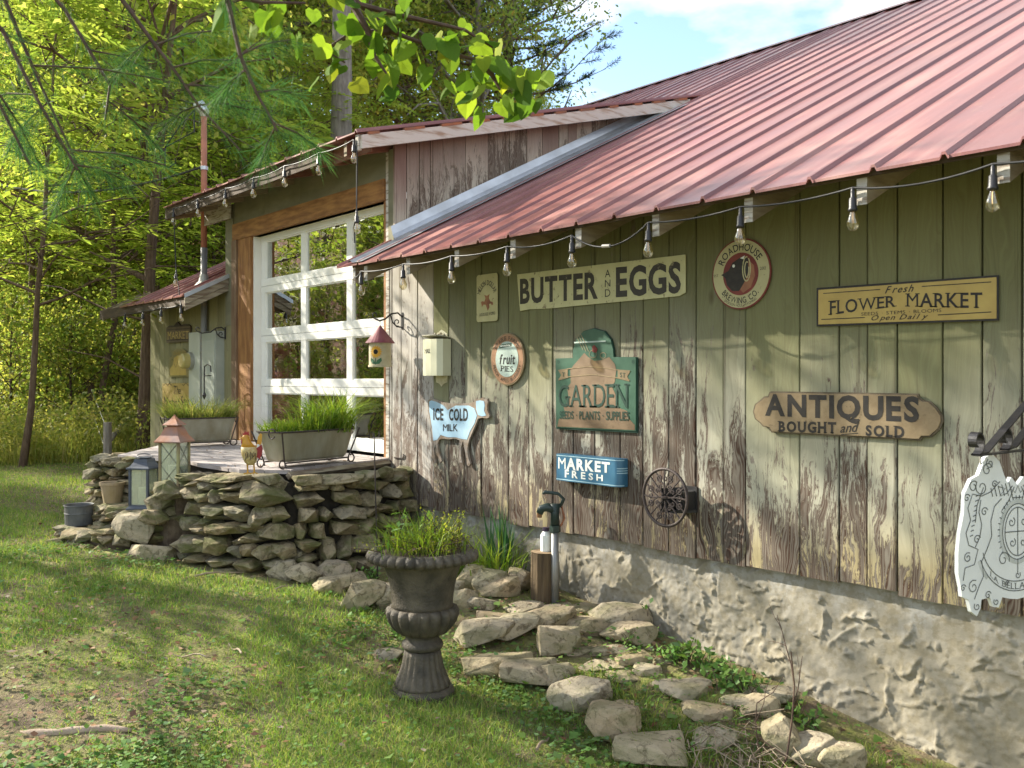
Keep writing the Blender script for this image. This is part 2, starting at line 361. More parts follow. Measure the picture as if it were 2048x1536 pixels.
def ground_material():
    q = G('ground_soil'); co = q.n('ShaderNodeNewGeometry').outputs['Position']; x, y, z = q.sep(co)[:3]
    n1 = q.noise(co, .9, 6, .6); n2 = q.noise(co, 11, 6, .7); n3 = q.noise(co, 45, 4, .65)
    lawn = q.mix(q.ramp(n2, [(.36, 0.0), (.6, 1.0)]), (.25, .26, .08), (.17, .145, .075))
    dirt = q.mix(n3, (.13, .09, .062), (.24, .18, .13))
    lawn = q.mix(q.ramp(q.math('ADD', q.math('MULTIPLY', n1, .6), q.math('MULTIPLY', n2, .4)), [(.48, 0.0), (.60, .8)]), lawn, dirt)
    pd = q.math('ADD', q.math('MULTIPLY', q.math('POWER', q.math('ABSOLUTE', q.math('ADD', x, 4.85)), 2.0), 1.1), q.math('MULTIPLY', q.math('POWER', q.math('ABSOLUTE', q.math('ADD', y, 3.2)), 2.0), 5.0))
    lawn = q.mix(q.ramp(q.math('ADD', pd, q.math('MULTIPLY', n2, 1.1)), [(.40, .9), (.75, 0.0)]), lawn, dirt)
    litter = q.mix(q.ramp(n2, [(.4, 0.0), (.58, 1.0)]), (.11, .045, .022), (.34, .20, .09)); litter = q.mix(q.ramp(q.noise(co, 1.7, 5, .7), [(.42, 0.0), (.6, .8)]), litter, (.24, .06, .035)); litter = q.mix(q.ramp(q.noise(co, .8, 4, .6), [(.5, 0.0), (.6, .7)]), litter, (.13, .15, .03))
    far = q.n('ShaderNodeMapRange', {'Value': x, 'From Min': -13.0, 'From Max': -18.0}).outputs[0]
    col = q.mix(far, lawn, litter)
    return q.out(col, .95, q.bump(q.math('ADD', n2, q.math('MULTIPLY', n3, .6)), .9, .03), 0, .15)
M_ground = ground_material()
M_grass = leafy('grass_blade', [(.115, .235, .045), (.18, .30, .055), (.27, .36, .07), (.12, .22, .07), (.33, .37, .10), (.44, .39, .18)], .38, .65, .12, (1.2, 1.25, .6))
M_clover = leafy('ground_ivy_leaf', [(.09, .20, .05), (.14, .26, .06), (.18, .28, .06), (.16, .26, .12)], .3, .6, .15, (1.1, 1.2, .6))
M_tall = leafy('meadow_blade', [(.22, .29, .06), (.31, .33, .08), (.40, .37, .10), (.18, .25, .05), (.44, .37, .15)], .5, .55, .3)
M_leafA = leafy('yellow_green_leaf', [(.24, .335, .06), (.31, .385, .08), (.41, .425, .11), (.21, .31, .06), (.48, .42, .12)], .60)
M_leafB = leafy('green_leaf', [(.15, .24, .06), (.20, .29, .07), (.27, .33, .085), (.17, .25, .065), (.40, .30, .08)], .58)
M_leafC = leafy('pinnate_leaflet', [(.22, .32, .05), (.29, .37, .065), (.37, .41, .085), (.23, .33, .055)], .60)
M_leafD = leafy('shrub_leaf', [(.15, .24, .05), (.22, .29, .06), (.31, .34, .07), (.36, .34, .09)], .5)
M_redbud = leafy('heart_leaf', [(.07, .15, .025), (.15, .26, .035), (.10, .19, .03), (.24, .32, .05), (.05, .11, .025), (.18, .28, .04), (.28, .30, .05)], .5, .7, .05, (1.3, 1.3, .5), True)
M_needle = leafy('pine_needle', [(.035, .10, .04), (.055, .13, .04), (.085, .16, .04)], .45, .6, .10, (1, 1.1, .8))
M_needle_far = leafy('far_needle', [(.035, .07, .03), (.05, .09, .04), (.06, .10, .04)], .25, .6, .3)
M_bark = simple('brown_bark', (.085, .052, .034), (.17, .115, .078), 9, .95, .9, 26, stretch=(4, 4, .7))
M_bark_g = simple('grey_bark', (.17, .145, .125), (.28, .25, .215), 7, .95, .8, 22, stretch=(3, 3, .7))
M_twig = simple('dark_twig', (.055, .032, .022), (.10, .06, .04), 20, .8, .3, 60)
M_stick = simple('dry_stick', (.36, .29, .20), (.26, .19, .13), 12, .85, .3, 60)

# ------------------------------------------------------------------ ground
def build_ground():
    def axis(segs):
        out = []
        for a, b, n in segs: out += list(np.linspace(a, b, n, endpoint=False))
        return np.array(out + [segs[-1][1]])
    xs = axis([(-320, -60, 14), (-60, -18, 40), (-18, -10, 40), (-10, -1, 170), (-1, 6, 30), (6, 40, 16), (40, 300, 10)])
    ys = axis([(-300, -40, 12), (-40, -10, 30), (-10, -4.5, 30), (-4.5, 1, 110), (1, 20, 40), (20, 60, 20), (60, 320, 12)])
    X, Y = np.meshgrid(xs, ys, indexing='ij'); Z = g(X, Y) + .016 * (fbm(X * 7, Y * 7, 4) - .45)
    V = np.stack([X, Y, Z], -1).reshape(-1, 3); nx, ny = len(xs), len(ys)
    i, j = np.meshgrid(np.arange(nx - 1), np.arange(ny - 1), indexing='ij'); a = (i * ny + j).ravel()
    Q = np.stack([a, a + ny, a + ny + 1, a + 1], -1)
    o = link('ground', mesh_np('ground', V, quads=Q, mat=M_ground, smooth=True)); struct(o)
build_ground()

# ------------------------------------------------------------------ barn
WALL_B, EAVE_Y, SL = 0.62, -0.50, 0.5                 # board bottoms, eave line, roof pitch
def roof_z(y): return 2.75 + SL * y                    # top of the main roof sheet
RIDGE_Y = 6.9
D_SL, D_Y = 0.26, -0.45
def dorm_z(y): return 3.545 + D_SL * (y + 0.41)
CX0, CX1 = -10.62, -6.36                               # dormer roof ends
barn = thing('barn', 'weathered board barn with red metal roof, shed dormer and white glazed overhead door', 'barn', (0, 0, 0))
rng = random.Random(3)

def plank(x0, x1, z0, z1, mat, proud=0.0):
    w = x1 - x0; b = MB(); e = .0035
    lean = rng.uniform(-.002, .002)
    y0 = -proud
    b.prism([(-w / 2, y0 + e), (-w / 2 + e, y0), (w / 2 - e, y0 + lean * 0), (w / 2, y0 + e), (w / 2, .026), (-w / 2, .026)], 0, z1 - z0)
    return b.obj('plank', mat, barn, ((x0 + x1) / 2, 0, z0))
right_seams = [785, 803, 836, 868, 898, 930, 963, 1017, 1058, 1106, 1147.5, 1190, 1241, 1287, 1338.6, 1392, 1447, 1492, 1600, 1679, 1735, 1794, 1885, 1964, 2045]
sx_ = [wx(p) for p in right_seams]
x = sx_[-1]
while x < 1.45: x += rng.choice([.19, .22, .25]); sx_.append(x)
for i in range(len(sx_) - 1):
    gap = rng.choice([.005, .006, .008, .011]); 
    plank(sx_[i] + gap / 2, sx_[i + 1] - gap / 2, WALL_B + (rng.uniform(-.012, .012)), 2.66, M_plank_w if i in (0, 1, 2) else M_plank, rng.uniform(0, .006))
lx = -12.3
while lx < -9.75:
    w = rng.choice([.17, .2, .22]); e = min(lx + w, -9.70)
    plank(lx, e - .005, WALL_B - .2, 2.66, M_left, rng.uniform(0, .005)); lx = e
b = MB(); b.box(-12.3, -9.70, .03, .12, .2, 2.7); b.box(-6.6, 1.6, .03, .045, .63, 2.72); b.obj('wall_core', M_dark, barn)  # near black backing added to block light behind the board gaps
# gable ends, rear wall
b = MB()
for xg in (-12.29, 1.48):
    b.prism([(.05, -.6), (13.7, -.6), (13.7, 2.70), (6.9, 6.05), (.05, 2.70)], 0, .05, Matrix.Translation((xg, 0, 0)) @ Matrix.Rotation(math.pi / 2, 4, 'Z') @ Matrix.Rotation(math.pi / 2, 4, 'X'))
b.box(-12.2, 1.4, 13.7, 13.75, -.6, 2.7)
b.obj('end_wall', M_left, barn)

# foundation with trowelled relief
def foundation():
    x0, x1, z0, z1, st = -6.35, -.9, -1.15, .03, .0085
    nx, nz = int((x1 - x0) / st), int((z1 - z0) / st)
    xs = np.linspace(x0, x1, nx); zs = np.linspace(z0, z1, nz); X, Z = np.meshgrid(xs, zs, indexing='ij')
    H = .022 * (fbm(X * 2.2, Z * 2.2, 3) - .45) + .012 * (fbm(X * 13, Z * 13, 4) - .45)
    r = np.random.RandomState(11)
    for k in range(760):
        cx, cz = r.uniform(x0, x1), r.uniform(z0 + .2, z1); R = r.choice([r.uniform(.03, .12), r.uniform(.1, .4)]); a0 = r.uniform(0, 6.28); span = r.uniform(.5, 1.9) * (.12 / max(R, .08)) ** .5
        asp = r.uniform(.6, 1.0); hgt = r.uniform(.006, .019); wd = r.uniform(.0035, .0065)
        i0, i1 = np.searchsorted(xs, [cx - R - .05, cx + R + .05]); j0, j1 = np.searchsorted(zs, [cz - R - .05, cz + R + .05])
        if i1 - i0 < 3 or j1 - j0 < 3: continue
        dx = X[i0:i1, j0:j1] - cx; dz = (Z[i0:i1, j0:j1] - cz) / asp
        rad = np.hypot(dx, dz); th = np.mod(np.arctan2(dz, dx) - a0, 6.2832)
        wob = .03 * (vnoise(th * 2.1 + k, np.full_like(th, k * 1.7)) - .5) + .012 * (vnoise(th * 9 + k, np.full_like(th, k * .7)) - .5)
        d = rad - R + wob
        m = ss(0, .3, th) * ss(span, span - .4, th) * ss(.10, .40, vnoise(th * 6 + 3 * k, np.full_like(th, k * 2.3)))
        ridge = np.where(d < 0, np.exp(-(d / (wd * 4.5)) ** 2) * .55 + np.exp(-(d / wd) ** 2) * .45, np.exp(-(d / (wd * .7)) ** 2)) * hgt
        H[i0:i1, j0:j1] = np.maximum(H[i0:i1, j0:j1], H[i0:i1, j0:j1] + ridge * m)
    rough = ss(.75, .35, fbm(X * 1.6 + 9, Z * 2.5, 3) + .35 * ss(-.6, .0, Z))
    H += .014 * (fbm(X * 42, Z * 42, 3) - .45) * (.25 + rough)
    Yv = .055 - H
    V = np.stack([X, Yv, Z], -1).reshape(-1, 3); i, j = np.meshgrid(np.arange(nx - 1), np.arange(nz - 1), indexing='ij'); a = (i * nz + j).ravel()
    Q = np.stack([a, a + nz, a + nz + 1, a + 1], -1)
    link('foundation', mesh_np('foundation', V, quads=Q, mat=M_stucco, smooth=True), barn, (0, 0, WALL_B))
    b = MB(); b.box(-.9, 1.5, .055, .2, -1.25, .03); b.box(-12.25, -6.35, .055, .2, -1.25, .0)
    b.obj('foundation', M_stucco, barn, (0, 0, WALL_B))
foundation()

# roof sheets: one ribbed pan every 0.3 m
def pan(x0, x1, y0, y1, zf, mat, name='roof_panel', rib=True):
    w = x1 - x0; b = MB(); h = .019
    prof = [(0, 0), (w - .038, 0), (w - .029, h), (w - .015, h), (w - .005, 0), (w, 0)] if rib else [(0, 0), (w, 0)]
    k = len(prof); n = 7; vs_ = []
    for t in range(n):
        y = y0 + (y1 - y0) * t / (n - 1); dz = zf(y) - zf(y0)
        for q, (px_, pz) in enumerate(prof): vs_.append((px_, y - y0, dz + pz + rng.uniform(-.0012, .0012)))
    o = len(vs_)
    vs_ += [(p[0], p[1], p[2] - .012) for p in vs_]
    fs = []
    for t in range(n - 1):
        for q in range(k - 1):
            a = t * k + q; fs.append((a, a + 1, a + k + 1, a + k)); a += o; fs.append((a, a + k, a + k + 1, a + 1))
    fs += [(q, o + q, o + q + 1, q + 1) for q in range(k - 1)] + [((n - 1) * k + q, (n - 1) * k + q + 1, o + (n - 1) * k + q + 1, o + (n - 1) * k + q) for q in range(k - 1)]
    fs += [(t * k, (t + 1) * k, o + (t + 1) * k, o + t * k) for t in range(n - 1)] + [(t * k + k - 1, o + t * k + k - 1, o + (t + 1) * k + k - 1, (t + 1) * k + k - 1) for t in range(n - 1)]
    b.add(vs_, fs)
    # screws along the rib foot
    for t in range(1, 12):
        if rng.random() < .6 and rib:
            y = (y1 - y0) * t / 12; z = zf(y0 + y) - zf(y0); xk = w - .052; s = .007
            b.add([(xk - s, y - s, z + .001), (xk + s, y - s, z + .001), (xk + s, y + s, z + .001), (xk - s, y + s, z + .001), (xk, y, z + .009)], [(0, 1, 4), (1, 2, 4), (2, 3, 4), (3, 0, 4)])
    return b.obj(name, mat, barn, (x0, y0, zf(y0)))
PW = 0.300
xr = wx(1887.5, EAVE_Y) + .022                        # a measured rib at the eave
x = xr - PW * math.floor((xr + 6.60) / PW)
edges = []
while x < 1.4: edges.append(x); x += PW
pan(-6.40, edges[0], EAVE_Y, RIDGE_Y, roof_z, M_roof)
for a in edges: pan(a, a + PW, EAVE_Y + rng.uniform(-.006, .004), RIDGE_Y, roof_z, M_roof)
x = edges[0] - .3 - .0
for k in range(15):                                    # above the dormer
    pan(-6.40 - PW * (k + 1), -6.40 - PW * k, 3.45, RIDGE_Y, roof_z, M_roof)
for k in range(7): pan(-9.82 - PW * (k + 1), -9.82 - PW * k, EAVE_Y, 3.46, roof_z, M_roof)
for k in range(5): pan(-10.91 - PW * (k + 1), -10.91 - PW * k, 3.45, RIDGE_Y, roof_z, M_roof)
for k in range(14): pan(CX1 - PW * (k + 1), CX1 - PW * k, D_Y, 3.78, dorm_z, M_roof)
b = MB(); b.add([(-12.5, RIDGE_Y, 6.2), (1.6, RIDGE_Y, 6.2), (1.6, 14.2, 2.55), (-12.5, 14.2, 2.55)], [(0, 1, 2, 3)]); b.add([(-12.5, RIDGE_Y, 6.19), (1.6, RIDGE_Y, 6.19), (1.6, 14.2, 2.54), (-12.5, 14.2, 2.54)], [(3, 2, 1, 0)])
b.obj('rear_roof', M_roof, barn)
b = MB(); zr_ = roof_z(RIDGE_Y)
b.add([(-12.5, RIDGE_Y - .16, zr_ - .045), (1.6, RIDGE_Y - .16, zr_ - .045), (1.6, RIDGE_Y, zr_ + .04), (-12.5, RIDGE_Y, zr_ + .04), (-12.5, RIDGE_Y + .16, zr_ - .045), (1.6, RIDGE_Y + .16, zr_ - .045)], [(0, 1, 2, 3), (3, 2, 5, 4)])
b.obj('ridge_cap', M_roof, barn)
# flashing between roof and cheek wall
b = MB(); ys = [-.02 + i * .5 for i in range(8)]; ye = 3.30
pts = [(-6.492, -.06, 0.135), (-6.465, -.06, .065), (-6.44, -.06, .03), (-6.36, -.06, .012), (-6.30, -.06, .010)]
vs_ = [];
for y in np.linspace(-.06, ye, 9):
    for (px_, _, dz) in pts: vs_.append((px_, y, roof_z(y) + dz))
k = len(pts); b.add(vs_, [(t * k + q, t * k + q + 1, (t + 1) * k + q + 1, (t + 1) * k + q) for t in range(8) for q in range(k - 1)])
b.obj('flashing', M_galv, barn)
b = MB()
vs_ = []
for y in np.linspace(EAVE_Y - .005, 3.3, 6):
    for px_, dz in ((-6.40, .016), (-6.40, .030), (-6.37, .034), (-6.34, .014), (-6.20, .012)): vs_.append((px_, y, roof_z(y) + dz))
b.add(vs_, [(t * 5 + q, t * 5 + q + 1, (t + 1) * 5 + q + 1, (t + 1) * 5 + q) for t in range(5) for q in range(4)])
b.obj('flashing', M_galv, barn)
# rafters under the main eaves: white tail, warm flanks
RAFT = [wx(p, -.46) + .032 for p in (707, 795, 889, 1001, 1133, 1291, 1483, 1711, 1988)]
RAFT = [RAFT[-1] - .583 * k for k in range(8, -1, -1)]
RAFT += [RAFT[-1] + .583 * k for k in range(1, 5)]
def rafter(x, yt, zf, depth, mat, thick=.045, yin=.03, top=.014, tail=None):
    b = MB(); Mx = Matrix(((0, 0, 1, 0), (1, 0, 0, 0), (0, 1, 0, 0), (0, 0, 0, 1)))
    b.prism([(yt, zf(yt) - top - depth), (yt, zf(yt) - top), (yin, zf(yin) - top), (yin, zf(yin) - top - depth * 1.05)], -thick / 2, thick / 2, Mx)
    o = b.obj('rafter', mat, barn, (x, 0, 0))
    e = MB(); e.box(-thick / 2 - .001, thick / 2 + .001, yt - .004, yt - .001, zf(yt) - top - depth, zf(yt) - top - .004); e.obj('rafter_end', tail or M_whitewood, o)
for x in RAFT: rafter(x, -.45, roof_z, .145, M_rafter)
rafter(-6.38, -.46, roof_z, .15, M_greybarge, .03)
for x in (-10.05, -10.6, -11.2, -11.8, -12.4, -12.75): rafter(x, -.45, roof_z, .14, M_rafter)
M_dkbrown = simple('dark_brown_board', (.060, .042, .028), (.10, .07, .045), 4, .85, .3, 50, stretch=(1, 4, 6))
b = MB(); b.box(-6.40, 1.5, -.468, -.458, roof_z(-.46) - .040, roof_z(-.46) - .016); b.obj('eave_board', M_dkbrown, barn)  # coloured dark to stand in for the shaded gap under the roof edge
b = MB(); b.box(-12.8, -9.83, -.475, -.455, roof_z(-.46) - .13, roof_z(-.46) - .016); b.obj('eave_board', M_dkbrown, barn)
# grey barge board closing the lower left roof
def barge(x0, x1, y0, y1, zf, top, depth, mat):
    b = MB(); Mx = Matrix(((0, 0, 1, 0), (1, 0, 0, 0), (0, 1, 0, 0), (0, 0, 0, 1)))
    b.prism([(y0, zf(y0) - top - depth), (y0, zf(y0) - top), (y1, zf(y1) - top), (y1, zf(y1) - top - depth)], x0, x1, Mx)
    return b.obj('barge_board', mat, barn)
barge(-9.835, -9.81, -.49, .0, roof_z, .03, .075, M_greybarge); barge(-9.845, -9.82, -.485, .0, roof_z, .108, .06, M_greybarge)
b = MB(); vs_ = []
for y in (-.5, .0): 
    for px_, dz in ((-9.84, .014), (-9.80, .016), (-9.795, -.03)): vs_.append((px_, y, roof_z(y) + dz))
b.add(vs_, [(0, 1, 4, 3), (1, 2, 5, 4)]); b.obj('flashing', M_galv, barn)
# dormer: rake board, rafters, cheek boards
barge(-6.375, -6.345, -.415, 3.50, dorm_z, .035, .105, M_barge)
b = MB(); b.box(-6.42, -6.376, -.43, -.40, dorm_z(-.41) - .15, dorm_z(-.41) - .03); b.obj('rake_end', M_whitewood, barn)
for k in range(12):                                    # short rusty battens poking out under the sheet edge
    y = -.35 + k * .33 + rng.uniform(-.05, .05); b = MB(); b.box(-6.37, -6.338, 0, rng.uniform(.1, .22), -.012, .008); b.obj('batten', M_rust, barn, (0, y, dorm_z(y) - .026), (math.atan(D_SL), 0, 0))
for k in range(8): rafter(-6.62 - .565 * k, -.40, dorm_z, .125, M_redrafter if k < 3 else M_rafter, .04, .03, .03, M_whitewood if k in (1, 4) else M_rafter)
b = MB(); b.box(-10.6, -7.0, -.415, -.403, dorm_z(-.41) - .145, dorm_z(-.41) - .02); b.obj('eave_board', M_dkbrown, barn)
b = MB(); b.box(-6.995, -6.4, -.30, -.288, dorm_z(-.30) - .165, dorm_z(-.30) - .02); b.obj('eave_board', M_redrafter, barn)
def cheek(y0, y1, e):
    f0 = lambda y: roof_z(y) + .10; f1 = lambda y: dorm_z(y) - .02
    if f1(y0) - f0(y0) < .03: return
    z0 = f0(y0); w = y1 - y0; b = MB(); t1 = max(f1(y1), f0(y1) + .005)
    poly = [(0, 0), (w - e, f0(y1) - z0), (w - e, t1 - z0), (0, f1(y0) - z0)]
    b.prism(poly, 0, .025, Matrix(((1, 0, 0, 0), (0, 0, 1, 0), (0, 1, 0, 0), (0, 0, 0, 1))))
    b.obj('plank', M_cheek, barn, (-6.5 + rng.uniform(0, .005), y0, z0), (0, 0, math.pi / 2))
def cheek_y(px): dx, dy = ray(px); return CAM.y + dy * (-6.5 / dx)
cy_ = [cheek_y(p) for p in (789, 813.6, 839, 861, 886, 931.5, 976, 1018.7, 1054, 1085, 1118, 1136, 1153.7, 1184, 1213, 1242, 1268, 1292, 1315, 1338)]
for i in range(len(cy_) - 1): cheek(cy_[i], cy_[i + 1], rng.choice([.004, .007, .009]))
b = MB(); Mx = Matrix(((0, 0, 1, 0), (1, 0, 0, 0), (0, 1, 0, 0), (0, 0, 0, 1)))
b.prism([(.03, roof_z(.03) - .05), (.03, dorm_z(.03) - .03), (3.4, dorm_z(3.4) - .03), (3.4, roof_z(3.4) - .05)], -6.56, -6.53, Mx)
b.prism([(.03, roof_z(.03) - .05), (.03, dorm_z(.03) - .03), (3.4, dorm_z(3.4) - .03), (3.4, roof_z(3.4) - .05)], -9.72, -9.68, Mx)
b.obj('cheek_core', M_dark, barn)
# dormer front: corner trim, header, posts
DZ0, DZ1, DX0, DX1, DY = .985, 3.13, -9.25, -6.50, .10
b = MB(); b.box(-6.605, -6.525, -.012, .02, 2.62, 3.50); b.obj('trim_board', M_board_dk, barn)
b = MB(); b.box(-6.655, -6.61, -.004, .06, .95, 3.50); b.obj('trim_board', M_whitewood, barn)
b = MB(); b.box(-6.70, -6.658, .004, .09, .97, 3.10); b.obj('jamb', M_timber, barn)
b = MB(); b.box(-6.605, -6.575, .0, .02, .62, 2.62); b.obj('trim_board', M_plank_w, barn)
b = MB(); b.box(-9.70, -6.66, -.02, .09, 3.10, 3.275); b.obj('header_beam', M_timber_h, barn)
b = MB(); b.box(-9.57, -9.26, -.012, .09, .95, 3.098); b.obj('post', M_timber, barn)
b = MB(); b.box(-9.70, -9.573, -.03, .02, .45, 3.098); b.obj('post', simple('dark_post', (.14, .075, .04), (.22, .15, .09), 4, .85, .4, 60, stretch=(5, 5, .8)), barn)
for k in range(4): b = MB(); a = -9.70 + k * .76; b.box(a, a + .757, .0, .03, 3.277, 3.60); b.obj('fascia_panel', M_board_dk, barn)
b = MB(); b.box(-9.90, -9.71, -.01, .02, 2.2, 3.50); b.obj('trim_board', M_board_dk, barn)
# white overhead door: four sections, three lights each
door = MB(); door.box(DX0 - .04, DX0 + .0, .02, .14, DZ0, DZ1 + .02); door.box(DX0, DX1, .02, .14, DZ1 - .03, DZ1 + .02)
door = door.obj('garage_door', M_white, barn)
def pane_material():
    q = G('door_glass'); gl = q.n('ShaderNodeBsdfGlossy', {'Color': (.92, .95, .94, 1), 'Roughness': .0, 'Normal': q.bump(q.noise(q.coord(), 3.0, 2), .03, .02)})
    tr = q.n('ShaderNodeBsdfTransparent', {'Color': (.80, .83, .80, 1)})
    fr = q.n('ShaderNodeFresnel', {'IOR': 1.5}); f = q.math('ADD', q.math('MULTIPLY', fr.outputs[0], 1.8), .34, True)
    q.surface(q.n('ShaderNodeMixShader', {0: f, 1: tr.outputs[0], 2: gl.outputs[0]}).outputs[0]); return q.m
M_pane = pane_material()
ROWS = [(2.583, DZ1 - .03, 2.647, 3.043), (2.069, 2.579, 2.133, 2.513), (1.547, 2.065, 1.611, 1.999), (DZ0, 1.543, 1.085, 1.477)]
COLS = [(-9.145, -8.365), (-8.265, -7.485), (-7.385, -6.605)]
pane_me = MB(); pane_me.box(-.5, .5, -.5, .5, -.5, .5); pane_me = pane_me.data('pane', M_pane)
for z0, z1, ga, gb in ROWS:
    b = MB(); y0, y1 = DY, DY + .045
    b.box(DX0 + .002, DX1, y0, y1, z0, ga); b.box(DX0 + .002, DX1, y0, y1, gb, z1)
    xs = [DX0 + .002] + [c for cc in COLS for c in cc] + [DX1]
    for i in range(0, len(xs), 2): b.box(xs[i], xs[i + 1], y0 + .004, y1 - .001, ga, gb)
    for ca, cb in COLS:
        s = .012
        b.box(ca, ca + s, y0 + .012, y1 - .004, ga, gb); b.box(cb - s, cb, y0 + .012, y1 - .004, ga, gb)
        b.box(ca + s, cb - s, y0 + .012, y1 - .004, ga, ga + s); b.box(ca + s, cb - s, y0 + .012, y1 - .004, gb - s, gb)
    b.obj('door_section', M_white, door)
    for ca, cb in COLS:
        link('pane', pane_me, door, ((ca + cb) / 2, DY + .026, (ga + gb) / 2), (0, 0, 0), (cb - ca, .006, gb - ga))
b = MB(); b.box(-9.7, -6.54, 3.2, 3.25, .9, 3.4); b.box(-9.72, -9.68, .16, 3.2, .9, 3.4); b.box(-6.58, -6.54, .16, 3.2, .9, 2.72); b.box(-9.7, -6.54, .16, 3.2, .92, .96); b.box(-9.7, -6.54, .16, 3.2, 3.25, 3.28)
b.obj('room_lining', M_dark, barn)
t = thing('plywood_sheet', 'brown plywood sheet standing inside behind the lower right door panes', 'plywood', (-6.95, .42, .965), (0, 0, math.radians(8)))
b = MB(); b.box(-.62, .32, 0, .02, 0, .98); b.obj('sheet', M_plywood, t)
b = MB(); b.box(-.20, -.185, -.012, 0, 0, .98); b.obj('batten', M_timber, t)

# ------------------------------------------------------------------ lettering
_gc = {}
_SER = {'A': [(.05, 0), (.95, 0)], 'B': [(.06, 0), (.06, 1)], 'D': [(.06, 0), (.06, 1)], 'E': [(.06, 0), (.06, 1)], 'F': [(.06, 0), (.06, 1)], 'H': [(.08, 0), (.08, 1), (.92, 0), (.92, 1)], 'I': [(.5, 0), (.5, 1)],
        'K': [(.08, 0), (.08, 1), (.9, 0), (.88, 1)], 'L': [(.06, 0), (.06, 1)], 'M': [(.07, 0), (.07, 1), (.93, 0), (.93, 1)], 'N': [(.08, 0), (.08, 1), (.92, 1)], 'P': [(.06, 0), (.06, 1)], 'R': [(.06, 0), (.06, 1), (.92, 0)],
        'T': [(.5, 0)], 'U': [(.08, 1), (.92, 1)], 'W': [(.04, 1), (.96, 1)], 'G': [(.9, .42)]}
def glyph(c, bold=0.0, shear=0.0):
    if c in 'MW': bold = 0.0
    k = (c, bold, shear)
    if k in _gc: return _gc[k]
    cu = bpy.data.curves.new('g', 'FONT'); cu.body = c; cu.size = 1; cu.resolution_u = 3; cu.offset = bold; cu.shear = shear
    ob = bpy.data.objects.new('g', cu); me = bpy.data.meshes.new_from_object(ob)
    v = np.array([p.co[:2] for p in me.vertices]) if len(me.vertices) else np.zeros((0, 2)); f = [tuple(p.vertices) for p in me.polygons]
    bpy.data.objects.remove(ob); bpy.data.curves.remove(cu); bpy.data.meshes.remove(me)
    if len(v): x0 = v[:, 0].min(); v[:, 0] -= x0; w = v[:, 0].max()
    else: w = .32
    _gc[k] = (v, f, w); return _gc[k]
def text_unit(s, bold=0.0, gap=.10, serif=False, shear=0.0, lower=False, slab=.13):
    """flat text in a unit box: x 0..1 over its width, y 0..1 over its capital height"""
    V = []; Fs = []; x = 0.0
    cap = glyph('H', bold)[0][:, 1].max()
    for c in s:
        v, f, w = glyph(c, bold, shear)
        if len(v):
            o = len(V); V += [(x + p[0], p[1] / cap) for p in v]; Fs += [tuple(i + o for i in q) for q in f]
            if serif:
                for fx, fy in _SER.get(c, []):
                    cx = x + fx * w; h = .07; y0 = 0 if fy == 0 else (1 - h if fy == 1 else fy)
                    o = len(V); V += [(cx - slab, y0), (cx + slab, y0), (cx + slab, y0 + h), (cx - slab, y0 + h)]; Fs.append((o, o + 1, o + 2, o + 3))
        x += w + gap
    V = np.array(V); lo, hi = V[:, 0].min(), V[:, 0].max(); V[:, 0] = (V[:, 0] - lo) / (hi - lo)
    return V, Fs, (hi - lo)
class Sign:
    """a thing on a wall plane; its own x, y lie in the plane and z points out of the wall"""
    def __init__(s, name, label, cat, px, py, Y=-.012, group=None):
        s.Y = Y; s.c = wall_pt(px, py, Y)
        s.t = thing(name, label, cat, s.c, (math.pi / 2, 0, 0), group)
    def P(s, px, py):
        p = wall_pt(px, py, s.Y); return (p.x - s.c.x, p.z - s.c.z)
    def poly(s, pts, name, mat, z0, z1): b = MB(); b.prism(pts, z0, z1); return b.obj(name, mat, s.t)
    def pxpoly(s, pts, name, mat, z0, z1): return s.poly([s.P(*p) for p in pts], name, mat, z0, z1)
    def text(s, st, a, b_, mat, z, **k):
        """a=(x, top, bottom) at the left end, b_ the same at the right end, as photo positions"""
        V, Fs, w = text_unit(st, **k)
        q = [s.P(a[0], a[2]), s.P(b_[0], b_[2]), s.P(a[0], a[1]), s.P(b_[0], b_[1])]
        q = [np.array(p) for p in q]
        vs_ = [tuple((q[0] * (1 - u) + q[1] * u) * (1 - v) + (q[2] * (1 - u) + q[3] * u) * v) + (z,) for u, v in V]
        b = MB(); b.add(vs_, Fs); return b.obj('lettering', mat, s.t)
    def arc(s, st, c, r, a0, a1, h, mat, z, flip=False, **k):
        V, Fs, w = text_unit(st, **k); vs_ = []
        for u, v in V:
            th = math.radians(a0 + (a1 - a0) * u); rr = r + (h * (1 - v) if flip else h * v)
            vs_.append((c[0] + rr * math.cos(th), c[1] + rr * math.sin(th), z))
        b = MB(); b.add(vs_, Fs); return b.obj('lettering', mat, s.t)
    def strokes(s, name, lines, w, mat, z):
        if name in ('rule', 'wavy_line', 'outline') and len(lines) > 1:
            for ln in lines: s.strokes(name, [ln], w, mat, z)
            return
        b = MB()
        for ln in lines:
            ln = [np.array(p, float) for p in ln]; vs_ = []
            for i, p in enumerate(ln):
                d = ln[min(i + 1, len(ln) - 1)] - ln[max(i - 1, 0)]; d = d / (np.linalg.norm(d) + 1e-9); n = np.array((-d[1], d[0])) * w / 2
                vs_ += [tuple(p + n) + (z,), tuple(p - n) + (z,)]
            b.add(vs_, [(2 * i, 2 * i + 1, 2 * i + 3, 2 * i + 2) for i in range(len(ln) - 1)])
        return b.obj(name, mat, s.t)
def sp2(cx, cy, r0, r1, a0, a1, n=14): return [(cx + (r0 + (r1 - r0) * i / n) * math.cos(math.radians(a0 + (a1 - a0) * i / n)), cy + (r0 + (r1 - r0) * i / n) * math.sin(math.radians(a0 + (a1 - a0) * i / n))) for i in range(n + 1)]
